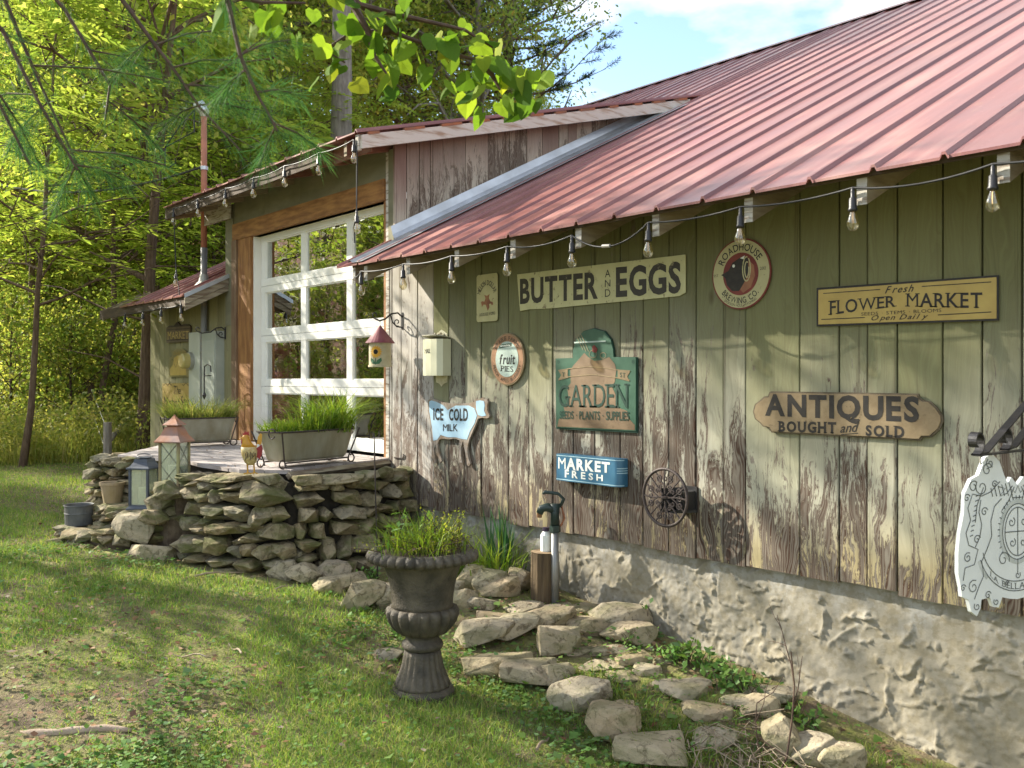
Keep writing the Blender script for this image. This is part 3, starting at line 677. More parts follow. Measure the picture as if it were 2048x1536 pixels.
def enamel(name, c1, c2, scale=7, rust=(.10, .055, .03), amount=.62, rough=.42):
    q = G(name); co = q.coord(); n = q.noise(co, scale, 5, .6); n2 = q.noise(co, 22, 6, .7)
    col = q.mix(q.ramp(n, [(.35, 0.0), (.65, 1.0)]), c1, c2); col = q.mix(q.ramp(n2, [(amount, 0.0), (amount + .06, .85)]), col, rust)
    return q.out(col, rough, q.bump(n, .15, .01), 0, .5)
S_cream = enamel('cream_tin', (.47, .44, .235), (.40, .37, .19)); S_yell = enamel('butter_tin', (.52, .50, .27), (.44, .42, .22), amount=.60)
S_gold = enamel('gold_tin', (.48, .35, .095), (.40, .28, .075), amount=.75); S_black = simple('sign_black', (.016, .014, .013), (.03, .025, .02), 30, .5, 0)
S_worn = enamel('worn_black', (.018, .016, .015), (.03, .028, .02), 20, (.22, .20, .12), .60)
S_bronze = enamel('bronze_tin', (.19, .135, .072), (.265, .20, .115), 14, (.12, .085, .045), .62)
S_brown = enamel('bare_brown_tin', (.145, .092, .05), (.20, .135, .075), 9, (.12, .075, .04), .62, .5)
S_green = enamel('green_tin', (.028, .082, .052), (.052, .122, .080), 6, (.02, .055, .035), .68, .38)
S_dgreen = simple('dark_green_print', (.012, .045, .03), None, 10, .5, 0)
S_blue = enamel('blue_tin', (.030, .115, .20), (.045, .15, .24), 6, (.02, .06, .09), .72, .4); S_paleblue = simple('pale_blue_print', (.42, .60, .66), (.30, .48, .56), 20, .5, 0)
S_print = simple('white_print', (.74, .76, .72), (.66, .68, .62), 12, .5, 0)
S_cow = enamel('milk_blue', (.30, .47, .60), (.38, .54, .65), 8, (.13, .085, .05), .66); S_cowrust = enamel('rusty_edge', (.20, .145, .10), (.33, .29, .25), 14, (.08, .045, .025), .6)
S_orange = enamel('faded_orange', (.36, .20, .11), (.27, .145, .08), 7, (.10, .06, .035), .62)
S_teal = enamel('pale_teal', (.42, .50, .44), (.34, .43, .38), 6, (.15, .17, .12), .7); S_red = simple('deep_red', (.14, .022, .018), (.20, .04, .03), 9, .5, 0)
S_white = simple('white_board', (.74, .77, .76), (.66, .69, .68), 5, .5, .05); S_ink = simple('grey_ink', (.075, .085, .08), (.15, .16, .15), 30, .6, 0); S_wash = simple('grey_wash', (.44, .47, .45), (.56, .59, .57), 14, .6, 0)
S_ochre = enamel('ochre_board', (.42, .30, .085), (.34, .235, .06), 6, (.16, .10, .03), .64, .6); S_copper = simple('copper_brown', (.33, .15, .07), (.20, .075, .045), 9, .4, .05)

# --- MILLION DOLLAR
s = Sign('tin_sign', 'small cream tin sign with a bucking horse rider, left of the butter and eggs sign', 'sign', 975, 596)
def rrect(x0, x1, y0, y1, r, n=4):
    return arc_pts(x1 - r, y1 - r, r, r, 0, 90, n) + arc_pts(x0 + r, y1 - r, r, r, 90, 180, n) + arc_pts(x0 + r, y0 + r, r, r, 180, 270, n) + arc_pts(x1 - r, y0 + r, r, r, 270, 360, n)
x0, _ = s.P(954, 596); x1, _ = s.P(996, 596); y0 = s.P(975, 643)[1]; y1 = s.P(975, 548)[1]; w = x1 - x0; h = y1 - y0; my = (y0 + y1) / 2
s.poly(rrect(x0, x1, y0, y1, .022), 'panel', S_cream, 0, .004)
s.arc('MILLION DOLLAR', (0, my + .01), w * .33, 168, 12, .035, S_worn, .0055, gap=.06, serif=True, bold=.01)
horse = [(-.45, -.05), (-.5, .22), (-.38, .3), (-.2, .22), (-.12, .62), (-.22, 1.0), (.0, .86), (.2, 1.02), (.14, .6), (.26, .2), (.46, .1), (.5, -.2), (.4, -.28), (.3, -.05), (.16, -.12), (.2, -.45), (.06, -.85), (-.02, -.5), (-.1, -.14), (-.3, -.1), (-.42, -.34)]
s.poly([(a * w * .58, my - .04 + b_ * .062) for a, b_ in horse], 'emblem', S_copper, .004, .0056)
s.text('JACKSON HOLE, WYOMING', (960, 627, 633), (991, 623, 629), S_worn, .0055, serif=True, gap=.05)
# --- BUTTER AND EGGS
s = Sign('tin_sign', 'long pale yellow tin sign lettered butter and eggs in worn black capitals', 'sign', 1203, 566)
s.pxpoly([(1035, 549), (1100, 541), (1372, 509), (1372, 585), (1360, 592), (1290, 599), (1180, 609), (1120, 615), (1098, 617), (1060, 618.5), (1041, 622), (1039, 600)], 'panel', S_yell, 0, .004)
s.text('BUTTER', (1041, 558, 606), (1197, 543, 595), S_worn, .0052, bold=.035, gap=.075)
s.text('A', (1211, 540, 555), (1222, 539, 554), S_worn, .0052); s.text('N', (1211, 560, 574), (1222, 559, 573), S_worn, .0052); s.text('D', (1211, 579, 594), (1222, 578, 593), S_worn, .0052)
s.text('EGGS', (1233, 535, 592), (1363, 523, 583), S_worn, .0052, bold=.035, gap=.075)
b = MB(); b.tube([(s.P(1184, 492)[0], s.P(1184, 492)[1], .01), (s.P(1184, 536)[0], s.P(1184, 536)[1], .006)], .0012, 5); b.obj('hanging_wire', M_black, s.t)
# --- ROADHOUSE BREWING CO.
s = Sign('round_sign', 'round cream and dark red brewing company tin sign with a black bird', 'sign', 1483, 548)
R = s.P(1483, 477)[1]
def disc(r, n=40, c=(0, 0)): return [(c[0] + r * math.cos(2 * math.pi * i / n), c[1] + r * math.sin(2 * math.pi * i / n)) for i in range(n)]
s.poly(disc(R), 'rim', S_red, 0, .006); s.poly(disc(R * .955), 'panel', S_cream, .006, .008); s.poly(disc(R * .60), 'centre', S_red, .008, .010)
bird = [(-.66, .02), (-.40, .12), (-.26, .34), (.0, .46), (.24, .42), (.34, .2), (.26, -.1), (.14, -.32), (-.06, -.48), (-.28, -.46), (-.46, -.28), (-.50, -.10), (-.56, -.04)]
s.poly([(a * R, b_ * R) for a, b_ in bird], 'bird', S_black, .010, .012)
s.poly([(a * R, b_ * R) for a, b_ in [(.28, .36), (.46, .2), (.5, -.1), (.36, -.4), (.1, -.54), (.0, -.44), (.18, -.2), (.28, .05)]], 'bird_breast', S_copper, .0105, .0125)
s.strokes('outline', [[(a * R, b_ * R) for a, b_ in arc_pts(.22, .12, .13, .34, 75, 420, 20)], [(a * R, b_ * R) for a, b_ in arc_pts(.23, .1, .07, .22, 60, 380, 16)]], R * .035, S_cream, .0135)
s.poly([(-.22 * R + a, .24 * R + b_) for a, b_ in disc(R * .045, 10)], 'eye', S_print, .0125, .0132); s.poly([(.0, .44 * R), (.16 * R, .50 * R), (.12 * R, .40 * R)], 'crest', S_print, .0125, .0132)
s.arc('ROADHOUSE', (0, 0), R * .66, 155, 30, R * .20, S_black, .0092, bold=.012, gap=.10)
s.arc('BREWING CO.', (0, 0), R * .66, 218, 318, R * .17, S_black, .0092, True, bold=.012, gap=.10); s.arc('JACKSON HOLE, WYOMING', (0, 0), R * .85, 232, 306, R * .07, S_black, .0092, True, gap=.09)
s.text('EST.', (1430, 550, 555), (1440, 549, 554), S_black, .0092); s.text('2012', (1522, 534, 540), (1534, 533, 539), S_black, .0092)
# --- FLOWER MARKET
s = Sign('tin_sign', 'mustard yellow flower market tin sign with black border on the right wall', 'sign', 1816, 603)
s.pxpoly([(1634, 576), (1998, 550), (1998, 641), (1634, 653)], 'border', S_black, 0, .004)
s.pxpoly([(1638, 580), (1994, 554.5), (1994, 637), (1638, 649)], 'panel', S_gold, .004, .0055)
s.text('Fresh', (1771, 573, 587), (1829, 569, 583), S_black, .0066, shear=.45, gap=.01, bold=.012)
s.text('FLOWER', (1658, 602, 630), (1795, 591, 612.5), S_black, .0066, serif=True, bold=.014, gap=.09); s.text('MARKET', (1812, 587, 613), (1966, 585, 616), S_black, .0066, serif=True, bold=.014, gap=.09)
s.text('SEEDS \u00b7 STEMS \u00b7 BLOOMS', (1724, 625, 631.5), (1884, 617, 624), S_black, .0066, gap=.12)
s.text('Open Daily', (1744, 631, 641), (1858, 627, 637), S_black, .0066, shear=.45, gap=.03, bold=.01)
s.strokes('rule', [[s.P(1648, 587), s.P(1762, 579)], [s.P(1845, 573), s.P(1984, 564)], [s.P(1644, 639), s.P(1731, 635)], [s.P(1877, 630), s.P(1984, 624)]], .004, S_black, .0066)
# --- ANTIQUES
s = Sign('tin_sign', 'bronze antiques bought and sold sign with notched rounded ends', 'sign', 1697, 828)
top = [(1530, 793), (1538, 792), (1541, 784), (1545, 782.5), (1839, 787), (1842, 796), (1850, 801), (1862, 802)]; bot = [(1865, 874), (1848, 874), (1843, 881), (1545, 865), (1540, 856), (1528, 853)]
full = top + [(1876, 815), (1887, 831), (1888, 842), (1882, 858)] + bot + [(1522, 846), (1512, 838), (1508, 823), (1512, 808), (1520, 802)]
s.pxpoly(full, 'rim', simple('sign_rim', (.08, .06, .035), (.14, .11, .07), 20, .5, .1), 0, .010)
cxp, cyp = 1697, 829; s.pxpoly([(cxp + (x - cxp) * .982, cyp + (y - cyp) * .93) for x, y in full], 'panel', S_bronze, .010, .016)
s.text('ANTIQUES', (1534, 788, 829), (1842, 793, 842), S_black, .0172, bold=.038, gap=.09)
s.text('BOUGHT', (1559, 842, 862), (1676, 844, 866), S_black, .0172, serif=True, bold=.042, gap=.14); s.text('and', (1684, 847, 865), (1722, 843, 863), S_black, .0172, shear=.35, gap=.02, bold=.01)
s.text('SOLD', (1735, 850, 870), (1812, 852, 875), S_black, .0172, serif=True, bold=.042, gap=.14); s.strokes('rule', [[s.P(1686, 869), s.P(1720, 866)]], .004, S_black, .0172)
# --- GARDEN
s = Sign('embossed_sign', 'embossed green garden sign with arched top, paint peeled to brown metal', 'sign', 1194, 762)
arch = [s.P(*p) for p in [(1148, 716), (1148, 700), (1155, 678), (1169, 662), (1190, 656), (1212, 662), (1225, 678), (1230, 698), (1231, 714)]]
out_ = [s.P(1114, 858), s.P(1113, 717)] + arch + [s.P(1277, 714), s.P(1277, 866)]
s.poly(out_, 'rim', S_dgreen, 0, .008)
cx, cy2 = np.mean([p[0] for p in out_]), np.mean([p[1] for p in out_]); sh = lambda k, ps: [(cx + (p[0] - cx) * k, cy2 + (p[1] - cy2) * k) for p in ps]
s.poly(sh(.975, out_), 'panel', S_green, .008, .014)
s.poly([s.P(*p) for p in [(1118, 853), (1121, 838), (1135, 832), (1131, 815), (1141, 800), (1138, 775), (1145, 766), (1144, 740), (1151, 730), (1160, 720), (1172, 706), (1180, 714), (1192, 722), (1206, 720), (1222, 714), (1233, 728), (1236, 740), (1233, 764), (1227, 772), (1235, 790), (1240, 815), (1258, 822), (1262, 838), (1273, 850), (1273, 860)]], 'peeled_patch', S_brown, .014, .0155)
s.strokes('banner', [[s.P(1120, 741), s.P(1145, 737)] + [s.P(*p) for p in [(1180, 733), (1215, 736), (1240, 740), (1264, 742)]], [s.P(1121, 758), s.P(1145, 753), s.P(1190, 749), s.P(1235, 755), s.P(1263, 760)]], .006, S_bronze, .0175)
s.pxpoly([(1120, 741), (1139, 739), (1139, 756), (1120, 761), (1126, 750)], 'ribbon_end', S_bronze, .014, .0165); s.pxpoly([(1239, 741), (1264, 743), (1258, 753), (1263, 763), (1239, 757)], 'ribbon_end', S_bronze, .014, .0165)
s.text('T', (1128, 745, 753), (1134, 745, 753), S_dgreen, .018, serif=True); s.text('ST', (1244, 745, 754), (1255, 746, 755), S_dgreen, .018, serif=True)
s.text('GARDEN', (1121, 771, 813), (1262, 767, 816), S_dgreen, .018, serif=True, gap=.09, bold=.0)
s.text('SEEDS \u00b7 PLANTS \u00b7 SUPPLIES', (1123, 822, 837), (1262, 823, 841), S_dgreen, .018, gap=.06, bold=.012)
s.strokes('trowel', [[s.P(1160, 668), s.P(1168, 685), s.P(1176, 703)], [s.P(1165, 668), s.P(1173, 684), s.P(1181, 703)], [s.P(1156, 670), s.P(1163, 685), s.P(1170, 700)]] + [[s.P(1190 + 8 * math.cos(a), 708 + 8 * math.sin(a)) for a in np.linspace(0, 6.2, 9)], [s.P(1210 + 6 * math.cos(a), 711 + 6 * math.sin(a)) for a in np.linspace(0, 6.2, 9)]], .004, S_bronze, .0178)
s.pxpoly([(1188, 694), (1192, 690), (1199, 698), (1196, 706), (1189, 704)], 'flower', S_red, .0155, .018)
s.poly([(a, b_) for a, b_ in [s.P(1152, 684), s.P(1215, 681), s.P(1215, 684), s.P(1152, 687)]], 'emboss', S_teal, .014, .017)
for px_, d in ((1120, 1), (1270, -1)): s.strokes('corner_scroll', [[(s.P(px_, 724)[0] + d * a, s.P(px_, 724)[1] + b_) for a, b_ in sp2(0, 0, .002, .013, 0, 520, 16)]], .003, S_dgreen, .0152)
# --- FRUIT PIES
s = Sign('round_sign', 'oval looking orange rimmed fruit pies tin sign above the cow', 'sign', 1017, 718.5)
R = s.P(1017, 666)[1]
s.poly(disc(R), 'rim', S_bronze, 0, .012); s.poly(disc(R * .95), 'ring', S_orange, .012, .014); s.poly(disc(R * .68), 'centre', S_teal, .014, .016)
s.arc('PRAIRIE FARMS', (0, 0), R * .73, 150, 32, R * .15, S_worn, .0155, serif=True, gap=.1); s.arc('PEACH \u00b7 APPLE \u00b7 BLUEBERRY', (0, 0), R * .74, 196, 344, R * .14, S_worn, .0155, True, gap=.1)
s.text('fruit', (1003, 709, 728), (1034, 708, 728), S_black, .0175, shear=.2, gap=.03, bold=.02); s.text('PIES', (1004, 731, 742), (1030, 733, 744), S_black, .0175, serif=True, gap=.1)
s.pxpoly([(1001, 693), (1006, 688), (1027, 686), (1026, 692), (1003, 697)], 'badge', S_dgreen, .016, .0172); s.text('Grandma', (1005, 690, 694), (1024, 688, 692), S_print, .0178, shear=.3)
# --- ICE COLD MILK
s = Sign('cow_sign', 'pale blue cow silhouette sign lettered ice cold milk with rusty edges', 'sign', 920, 850)
cow = [(770, 860), (785, 845), (810, 842), (850, 855), (900, 872), (960, 882), (1040, 884), (1120, 880), (1165, 870), (1172, 845), (1195, 850), (1212, 846), (1235, 830), (1252, 842), (1280, 840), (1283, 870), (1276, 900), (1276, 940), (1295, 985), (1288, 1003), (1270, 1010), (1230, 1004), (1196, 1012), (1180, 1055), (1148, 1130), (1122, 1190), (1110, 1240), (1105, 1290), (1114, 1340), (1132, 1400), (1118, 1416), (1104, 1408), (1094, 1330), (1078, 1250), (1070, 1200), (1052, 1255), (1052, 1320), (1060, 1385), (1038, 1384), (1034, 1300), (1040, 1196), (1000, 1182), (950, 1188), (900, 1182), (864, 1190), (850, 1230), (860, 1290), (888, 1370), (872, 1388), (846, 1320), (832, 1232), (820, 1280), (836, 1390), (812, 1396), (803, 1300), (808, 1190), (795, 1080), (772, 950)]
cowp = [(680 + x / 4.266, 600 + y / 4.266) for x, y in cow]
s.pxpoly(cowp, 'body', S_cowrust, .006, .022)
inn = [(782, 868), (800, 856), (850, 872), (905, 900), (940, 940), (1010, 900), (1120, 900), (1168, 925), (1190, 985), (1170, 1050), (1130, 1120), (1105, 1190), (1060, 1184), (1010, 1170), (940, 1170), (880, 1150), (850, 1192), (818, 1200), (806, 1080), (784, 950)]
s.pxpoly([(680 + x / 4.266, 600 + y / 4.266) for x, y in inn], 'blue_coat', S_cow, .022, .024)
s.pxpoly([(680 + x / 4.266, 600 + y / 4.266) for x, y in [(1182, 862), (1215, 856), (1250, 862), (1256, 900), (1250, 945), (1268, 985), (1232, 992), (1200, 980), (1184, 930)]], 'blue_head', S_cow, .022, .024)
s.text('ICE', (872, 816, 839), (892, 817, 840), S_black, .0255, bold=.03, gap=.1); s.text('COLD', (903.5, 818, 840), (941, 816, 841), S_black, .0255, bold=.03, gap=.1); s.text('MILK', (891.5, 848, 862), (921, 848, 862), S_black, .0255, bold=.01, gap=.08)
# --- MARKET FRESH wall pocket
Yf = -.085
t = Sign('wall_pocket', 'blue metal market fresh wall box with rounded end', 'wall box', 1172, 935, Yf); s = t
xl, xr_ = s.P(1113, 930)[0], s.P(1228, 930)[0]; zt, zb = s.P(1113, 906)[1] - .004, s.P(1113, 960)[1]; xe = xr_ + .045
outl = [(xl, -.0), (xr_, -.0)] + [(xr_ + .045 * math.sin(a), -.045 * (1 - math.cos(a))) for a in np.linspace(.2, math.pi / 2, 7)] + [(xe, -.072), (xl, -.072)]
b = MB(); b.prism(outl, zb, zt, Matrix(((1, 0, 0, 0), (0, 0, 1, 0), (0, 1, 0, 0), (0, 0, 0, 1)))); b.obj('box', S_blue, s.t)
for za, zc in ((zt - .012, zt - .007), (zb + .006, zb + .011)):
    b = MB(); o2 = [(x, y + .0015) for x, y in outl[:9]]; b.add([(x, za, y) for x, y in o2] + [(x, zc, y) for x, y in o2], [(i, i + 1, i + 10, i + 9) for i in range(8)]); b.obj('stripe', S_paleblue, s.t)
for k in range(3):
    b = MB(); z_ = (zt + zb) / 2 - .004 + k * .014; o2 = [(x + .0015, y + .001) for x, y in outl[3:10]]; b.add([(x, z_, y) for x, y in o2] + [(x, z_ + .005, y) for x, y in o2], [(i, i + 1, i + 8, i + 7) for i in range(6)]); b.obj('stripe', S_paleblue, s.t)
s.text('MARKET', (1117, 913, 937), (1220, 925, 945), S_print, .0015, bold=.04, gap=.07); s.text('FRESH', (1130, 939, 954), (1206, 950, 962), S_print, .0015, bold=.03, gap=.32)
# --- left wall: MARKET, small garden sign, The Mustard Seed board
s = Sign('market_sign', 'dark carved market sign with scroll top on the left wall', 'sign', 359, 667)
s.pxpoly([(336, 655), (383, 652), (383, 683), (336, 686)], 'panel', simple('carved_brown', (.10, .075, .045), (.15, .115, .07), 12, .6, .2), 0, .02)
s.pxpoly([(336, 655), (341, 651), (350, 652), (357, 643), (363, 651), (372, 648), (379, 649), (383, 652)], 'scroll_top', M_iron, 0, .016); s.text('MARKET', (338, 664, 679), (381, 662, 677), S_gold, .0215, serif=True, gap=.08)
s.strokes('rule', [[s.P(336, 660), s.P(383, 657)], [s.P(336, 681), s.P(383, 678.5)]], .01, M_iron, .021)
s = Sign('garden_plaque', 'yellow flaking garden plaque between the market sign and the lettered board', 'sign', 361, 726)
s.pxpoly([(340, 754), (341, 715), (346, 714), (347, 703), (356, 697), (368, 698), (376, 704), (377, 712), (384, 711), (384, 753)], 'panel', enamel('olive_tin', (.22, .185, .07), (.17, .15, .06), 8, (.10, .08, .03), .6), 0, .012)
s.pxpoly([(343, 751), (342, 738), (348, 730), (350, 716), (357, 711), (366, 712), (371, 722), (376, 728), (374, 740), (375, 750)], 'bare_patch', S_gold, .012, .014); s.text('GARDEN', (350, 704, 710), (375, 703, 709), S_ochre, .0145, serif=True)
s.strokes('rule', [[s.P(346 + i * 4, 718 + (i % 3) * 9) , s.P(350 + i * 4, 722 + (i % 2) * 12)] for i in range(6)], .006, M_iron, .0148)
s = Sign('lettered_board', 'ochre wooden board hand lettered the mustard seed above the rear trough', 'sign', 360, 794)
s.pxpoly([(328, 767), (393, 766), (393, 823), (328, 821)], 'panel', S_ochre, 0, .02)
s.text('The', (351, 771, 788), (365, 773, 788), S_black, .0215, shear=.1, gap=.02); s.text('Mustard', (331, 794, 812), (362, 796, 813), S_black, .0215, shear=.15, gap=-.01); s.text('Seed', (365, 792, 811), (382, 793, 811), S_black, .0215, shear=.15, gap=-.01)
s.strokes('wavy_line', [[s.P(329 + i * 2, 768.5 + 2.5 * math.sin(i * 1.6)) for i in range(10)], [s.P(368 + i * 2.4, 768.5 + 2.5 * math.sin(i * 1.6)) for i in range(10)]], .008, S_black, .0215)

# ------------------------------------------------------------------ fittings on the wall
def quad_world(p): return Vector(p)
def wall_bracket(px, py, reach, label, name='plant_bracket'):
    p = wall_pt(px, py, 0); t = thing(name, label, 'bracket', p)
    b = MB(); b.box(-.012, .012, -.012, -.002, -.075, .06); b.obj('back_plate', M_black, t)
    Mx = Matrix(((0, 0, 1, 0), (-1, 0, 0, 0), (0, 1, 0, 0), (0, 0, 0, 1)))
    b = MB(); pts = [(.0, .02), (.05, .055), (.11, .045), (.17, .0), (reach - .05, -.015), (reach - .01, .0)]
    b.tube([Mx @ Vector((a, c, 0)) for a, c in pts], .007, 6); b.tube(spiral((reach - .01, .03, 0), .03, .008, -math.pi / 2, 3.6, 14, Mx), .0055, 6)
    b.obj('arm', M_black, t)
    b = MB(); b.tube([Mx @ Vector((a, c, 0)) for a, c in ((.005, -.06), (.06, -.055), (.10, -.02), (.12, .035))], .006, 6); b.tube(spiral((.055, -.02, 0), .033, .008, -2.0, 4.5, 16, Mx), .005, 6)
    b.obj('scroll', M_black, t); return p
p = wall_bracket(806, 640, .27, 'black scrolled bracket holding the red roofed birdhouse by the door')
# birdhouse
t = thing('birdhouse', 'cream birdhouse with maroon cone roof and painted sunflower hanging by the door', 'birdhouse', (p.x, -.215, p.z - .02), (0, 0, math.radians(35)))
b = MB(); b.tube([(0, 0, 0), (0, 0, -.035)], .002, 5); b.obj('wire', M_black, t)
b = MB(); b.lathe([(.003, -.03), (.115, -.165), (.117, -.172), (.09, -.168)], 24, capb=False); b.obj('roof', simple('maroon_paint', (.20, .055, .07), (.27, .10, .105), 6, .55, .1), t, smooth=False)
b = MB(); b.lathe([(.088, -.168), (.088, -.345), (.094, -.347), (.094, -.36)], 24); body = b.obj('body', simple('aged_cream', (.52, .47, .32), (.38, .33, .21), 7, .7, .15), t, smooth=False)
def on_cyl(mb, pts, r, z):  # a flat outline wrapped round the birdhouse front
    vs_ = [(r * math.sin(x / r), -r * math.cos(x / r), z + y) for x, y in pts]; mb.add(vs_, [tuple(range(len(vs_)))])
b = MB()
for k in range(16):
    a = 2 * math.pi * k / 16; ca, sa = math.cos(a), math.sin(a); L = [(.014, 0), (.034, .009), (.054, 0), (.034, -.009)]
    on_cyl(b, [(x * ca - y * sa, x * sa + y * ca) for x, y in L], .0895, -.242)
b.obj('petals', simple('sunflower_yellow', (.62, .33, .02), (.50, .24, .02), 20, .6, 0), t)
b = MB(); on_cyl(b, disc(.019, 14), .0905, -.242); b.obj('entrance', M_dark, t)
b = MB(); on_cyl(b, [(-.004, 0), (.004, 0), (.004, -.055), (-.004, -.055)], .0893, -.288)
for d in (1, -1): on_cyl(b, [(d * x, y) for x, y in ((.0, -.05), (.012, -.02), (.045, .0), (.05, -.025), (.03, -.048))], .0897, -.288)
b.obj('painted_leaves', simple('leaf_paint', (.03, .10, .05), (.05, .14, .06), 20, .6, 0), t)
# mailbox
p = wall_pt(885, 712, 0); t = thing('mailbox', 'cream wall mailbox marked mail with floral scalloped back plate', 'mailbox', (p.x, 0, p.z))
Mf = Matrix(((1, 0, 0, 0), (0, 0, -1, 0), (0, 1, 0, 0), (0, 0, 0, 1)))
back = [(-.075, -.15), (-.07, -.20), (-.03, -.21), (0, -.232), (.03, -.21), (.07, -.20), (.075, -.15), (.08, .14), (.07, .17), (.035, .185), (.0, .20), (-.035, .185), (-.07, .17), (-.08, .14)]
b = MB(); b.prism(back, .004, .010, Mf); b.obj('back_plate', simple('cream_enamel', (.55, .52, .36), (.42, .37, .24), 16, .45, .05, lo=.45, hi=.6), t)
b = MB(); b.prism([(-.125, -.012), (.125, -.012), (.125, -.085), (.09, -.118), (.03, -.13), (-.03, -.13), (-.09, -.118), (-.125, -.085)], -.15, .125); b.obj('box', simple('ivory_enamel', (.66, .65, .47), (.60, .58, .41), 5, .4, .03), t)
b = MB(); b.prism([(-.13, -.008), (.13, -.008), (.13, -.09), (.093, -.126), (.03, -.140), (-.03, -.140), (-.093, -.126), (-.13, -.09)], 0, .006); b.obj('lid', simple('dull_lid', (.30, .28, .20), (.38, .36, .27), 9, .5, .05), t, (0, 0, .13), (math.radians(-9), 0, 0))
V, Fs, w = text_unit('MAIL', serif=True, gap=.1, bold=.01); b = MB(); b.add([(-.05 + u * .075, -.1315, .02 + v * .032) for u, v in V], Fs); b.obj('lettering', S_black, t)
b = MB()
for k in range(7): a = -.06 + k * .02; b.lathe([(.001, -.012), (.011, -.006), (.012, .004), (.004, .012)], 8, c=(a, -.03 - .01 * (k % 2), .155 + .012 * math.sin(k * 2.1)))
b.obj('roses', simple('rose_white', (.62, .58, .44), (.26, .20, .11), 30, .6, 0, lo=.45, hi=.55), t)
# ornate hose holder
p = wall_pt(1382, 1005, 0); cc = wall_pt(1330, 995, -.145)
t = thing('hose_holder', 'round scrollwork cast iron hose holder on the lower wall', 'hose holder', (cc.x, 0, cc.z))
r = 57 * ((cc - CAM).dot(Vector((-SA, CA, 0)))) / F
Mf2 = Matrix(((1, 0, 0, 0), (0, 0, -1, -.145), (0, 1, 0, 0), (0, 0, 0, 1)))
b = MB(); b.tube([Mf2 @ Vector((r * math.cos(a), r * math.sin(a), 0)) for a in np.linspace(0, 2 * math.pi, 49)], .009, 8, False); b.obj('ring', M_iron, t, smooth=True)
b = MB()
for k in range(4):
    a = math.pi / 2 * k; ca, sa = math.cos(a), math.sin(a)
    def T(x, y, ca=ca, sa=sa): return Mf2 @ Vector((x * ca - y * sa, x * sa + y * ca, 0))
    b.tube([T(.02, 0), T(r * .55, .006), T(r, 0)], .0055, 6); 
    b.tube([T(r * .66 + .012 * math.sin(q), .02 * math.sin(q * .5) * 0 + .013 * math.cos(q) ) for q in np.linspace(0, 6.28, 9)], .004, 5)
    for d in (1, -1):
        b.tube([T(*q) for q in [(x, d * y) for x, y in sp2(r * .66, r * .24, r * .02, r * .135, 0, 560, 18)]], .0048, 6)
        b.tube([T(*q) for q in [(x, d * y) for x, y in sp2(r * .36, r * .20, r * .015, r * .10, 90, 560, 14)]], .0045, 6)
        b.tube([T(r * .3, 0), T(r * .5, d * r * .12), T(r * .86, d * r * .42)], .0045, 6)
    a2 = a + math.pi / 4; b.tube([Mf2 @ Vector((q * math.cos(a2), q * math.sin(a2), 0)) for q in (.02, r * .5, r)], .005, 6)
b.lathe([(.001, -.008), (.022, -.004), (.022, .004), (.001, .01)], 12, c=(0, -.145, 0))
b.obj('scrollwork', M_iron, t)
dx_ = p.x - cc.x
b = MB(); b.prism([(-.045, -.135), (.06, -.135), (dx_ + .05, -.004), (dx_ - .06, -.004)], -.085, -.068); b.prism([(-.035, -.135), (-.025, -.135), (dx_ - .03, -.004), (dx_ - .05, -.004)], -.07, .05); b.box(dx_ - .06, dx_ + .05, -.012, -.004, -.085, .06)
b.box(dx_ - .012, dx_ + .038, -.11, -.012, -.07, .035); b.obj('bracket', M_black, t)
# big wrought bracket and hanging crest at the right edge
bx = -1.50
t = thing('scroll_bracket', 'large black wrought iron bracket with two scroll tips holding the white crest', 'bracket', (bx, 0, 1.36))
Mp = Matrix(((0, 0, 1, 0), (1, 0, 0, 0), (0, 1, 0, 0), (0, 0, 0, 1)))
def strap(mb, pts, wid, th=.006):
    vs_ = []
    for i, p in enumerate(pts):
        d = Vector(pts[min(i + 1, len(pts) - 1)]) - Vector(pts[max(i - 1, 0)]); d.normalize(); n = Vector((-d.y, d.x)) * th / 2
        for sg in (1, -1):
            for ww in (-wid / 2, wid / 2): vs_.append(Mp @ Vector((p[0] + n.x * sg, p[1] + n.y * sg, ww)))
    k = len(pts); fs = []
    for i in range(k - 1):
        a = 4 * i; c = a + 4; fs += [(a, a + 1, c + 1, c), (a + 2, c + 2, c + 3, a + 3), (a, c, c + 2, a + 2), (a + 1, a + 3, c + 3, c + 1)]
    mb.add(vs_, fs + [(0, 2, 3, 1), (4 * k - 4, 4 * k - 3, 4 * k - 1, 4 * k - 2)])
b = MB(); strap(b, sp2(-.83, .040, .018, .046, 250, -90, 18) + [(-.76, .0), (-.4, .17), (-.01, .35)], .03); b.obj('scroll_arm', M_black, t)
b = MB(); strap(b, sp2(-.60, .046, .018, .044, 250, -90, 16) + [(-.52, .01), (-.3, .12), (-.01, .26)], .03); b.obj('scroll_arm', M_black, t)
b = MB(); strap(b, [(-.82, -.008), (-.4, -.008), (-.01, -.008)], .028); b.obj('bar', M_black, t)
b = MB(); b.box(-.02, .02, -.010, -.002, -.1, .40); b.obj('back_plate', M_black, t)
ct = thing('crest_sign', 'white cut out coat of arms board hanging under the black scroll bracket', 'sign', (bx, -.50, 1.045), (math.pi / 2, 0, math.radians(72))); ct.scale = (.90, .90, 1)
class CS: pass
cs = Sign.__new__(Sign); cs.t = ct
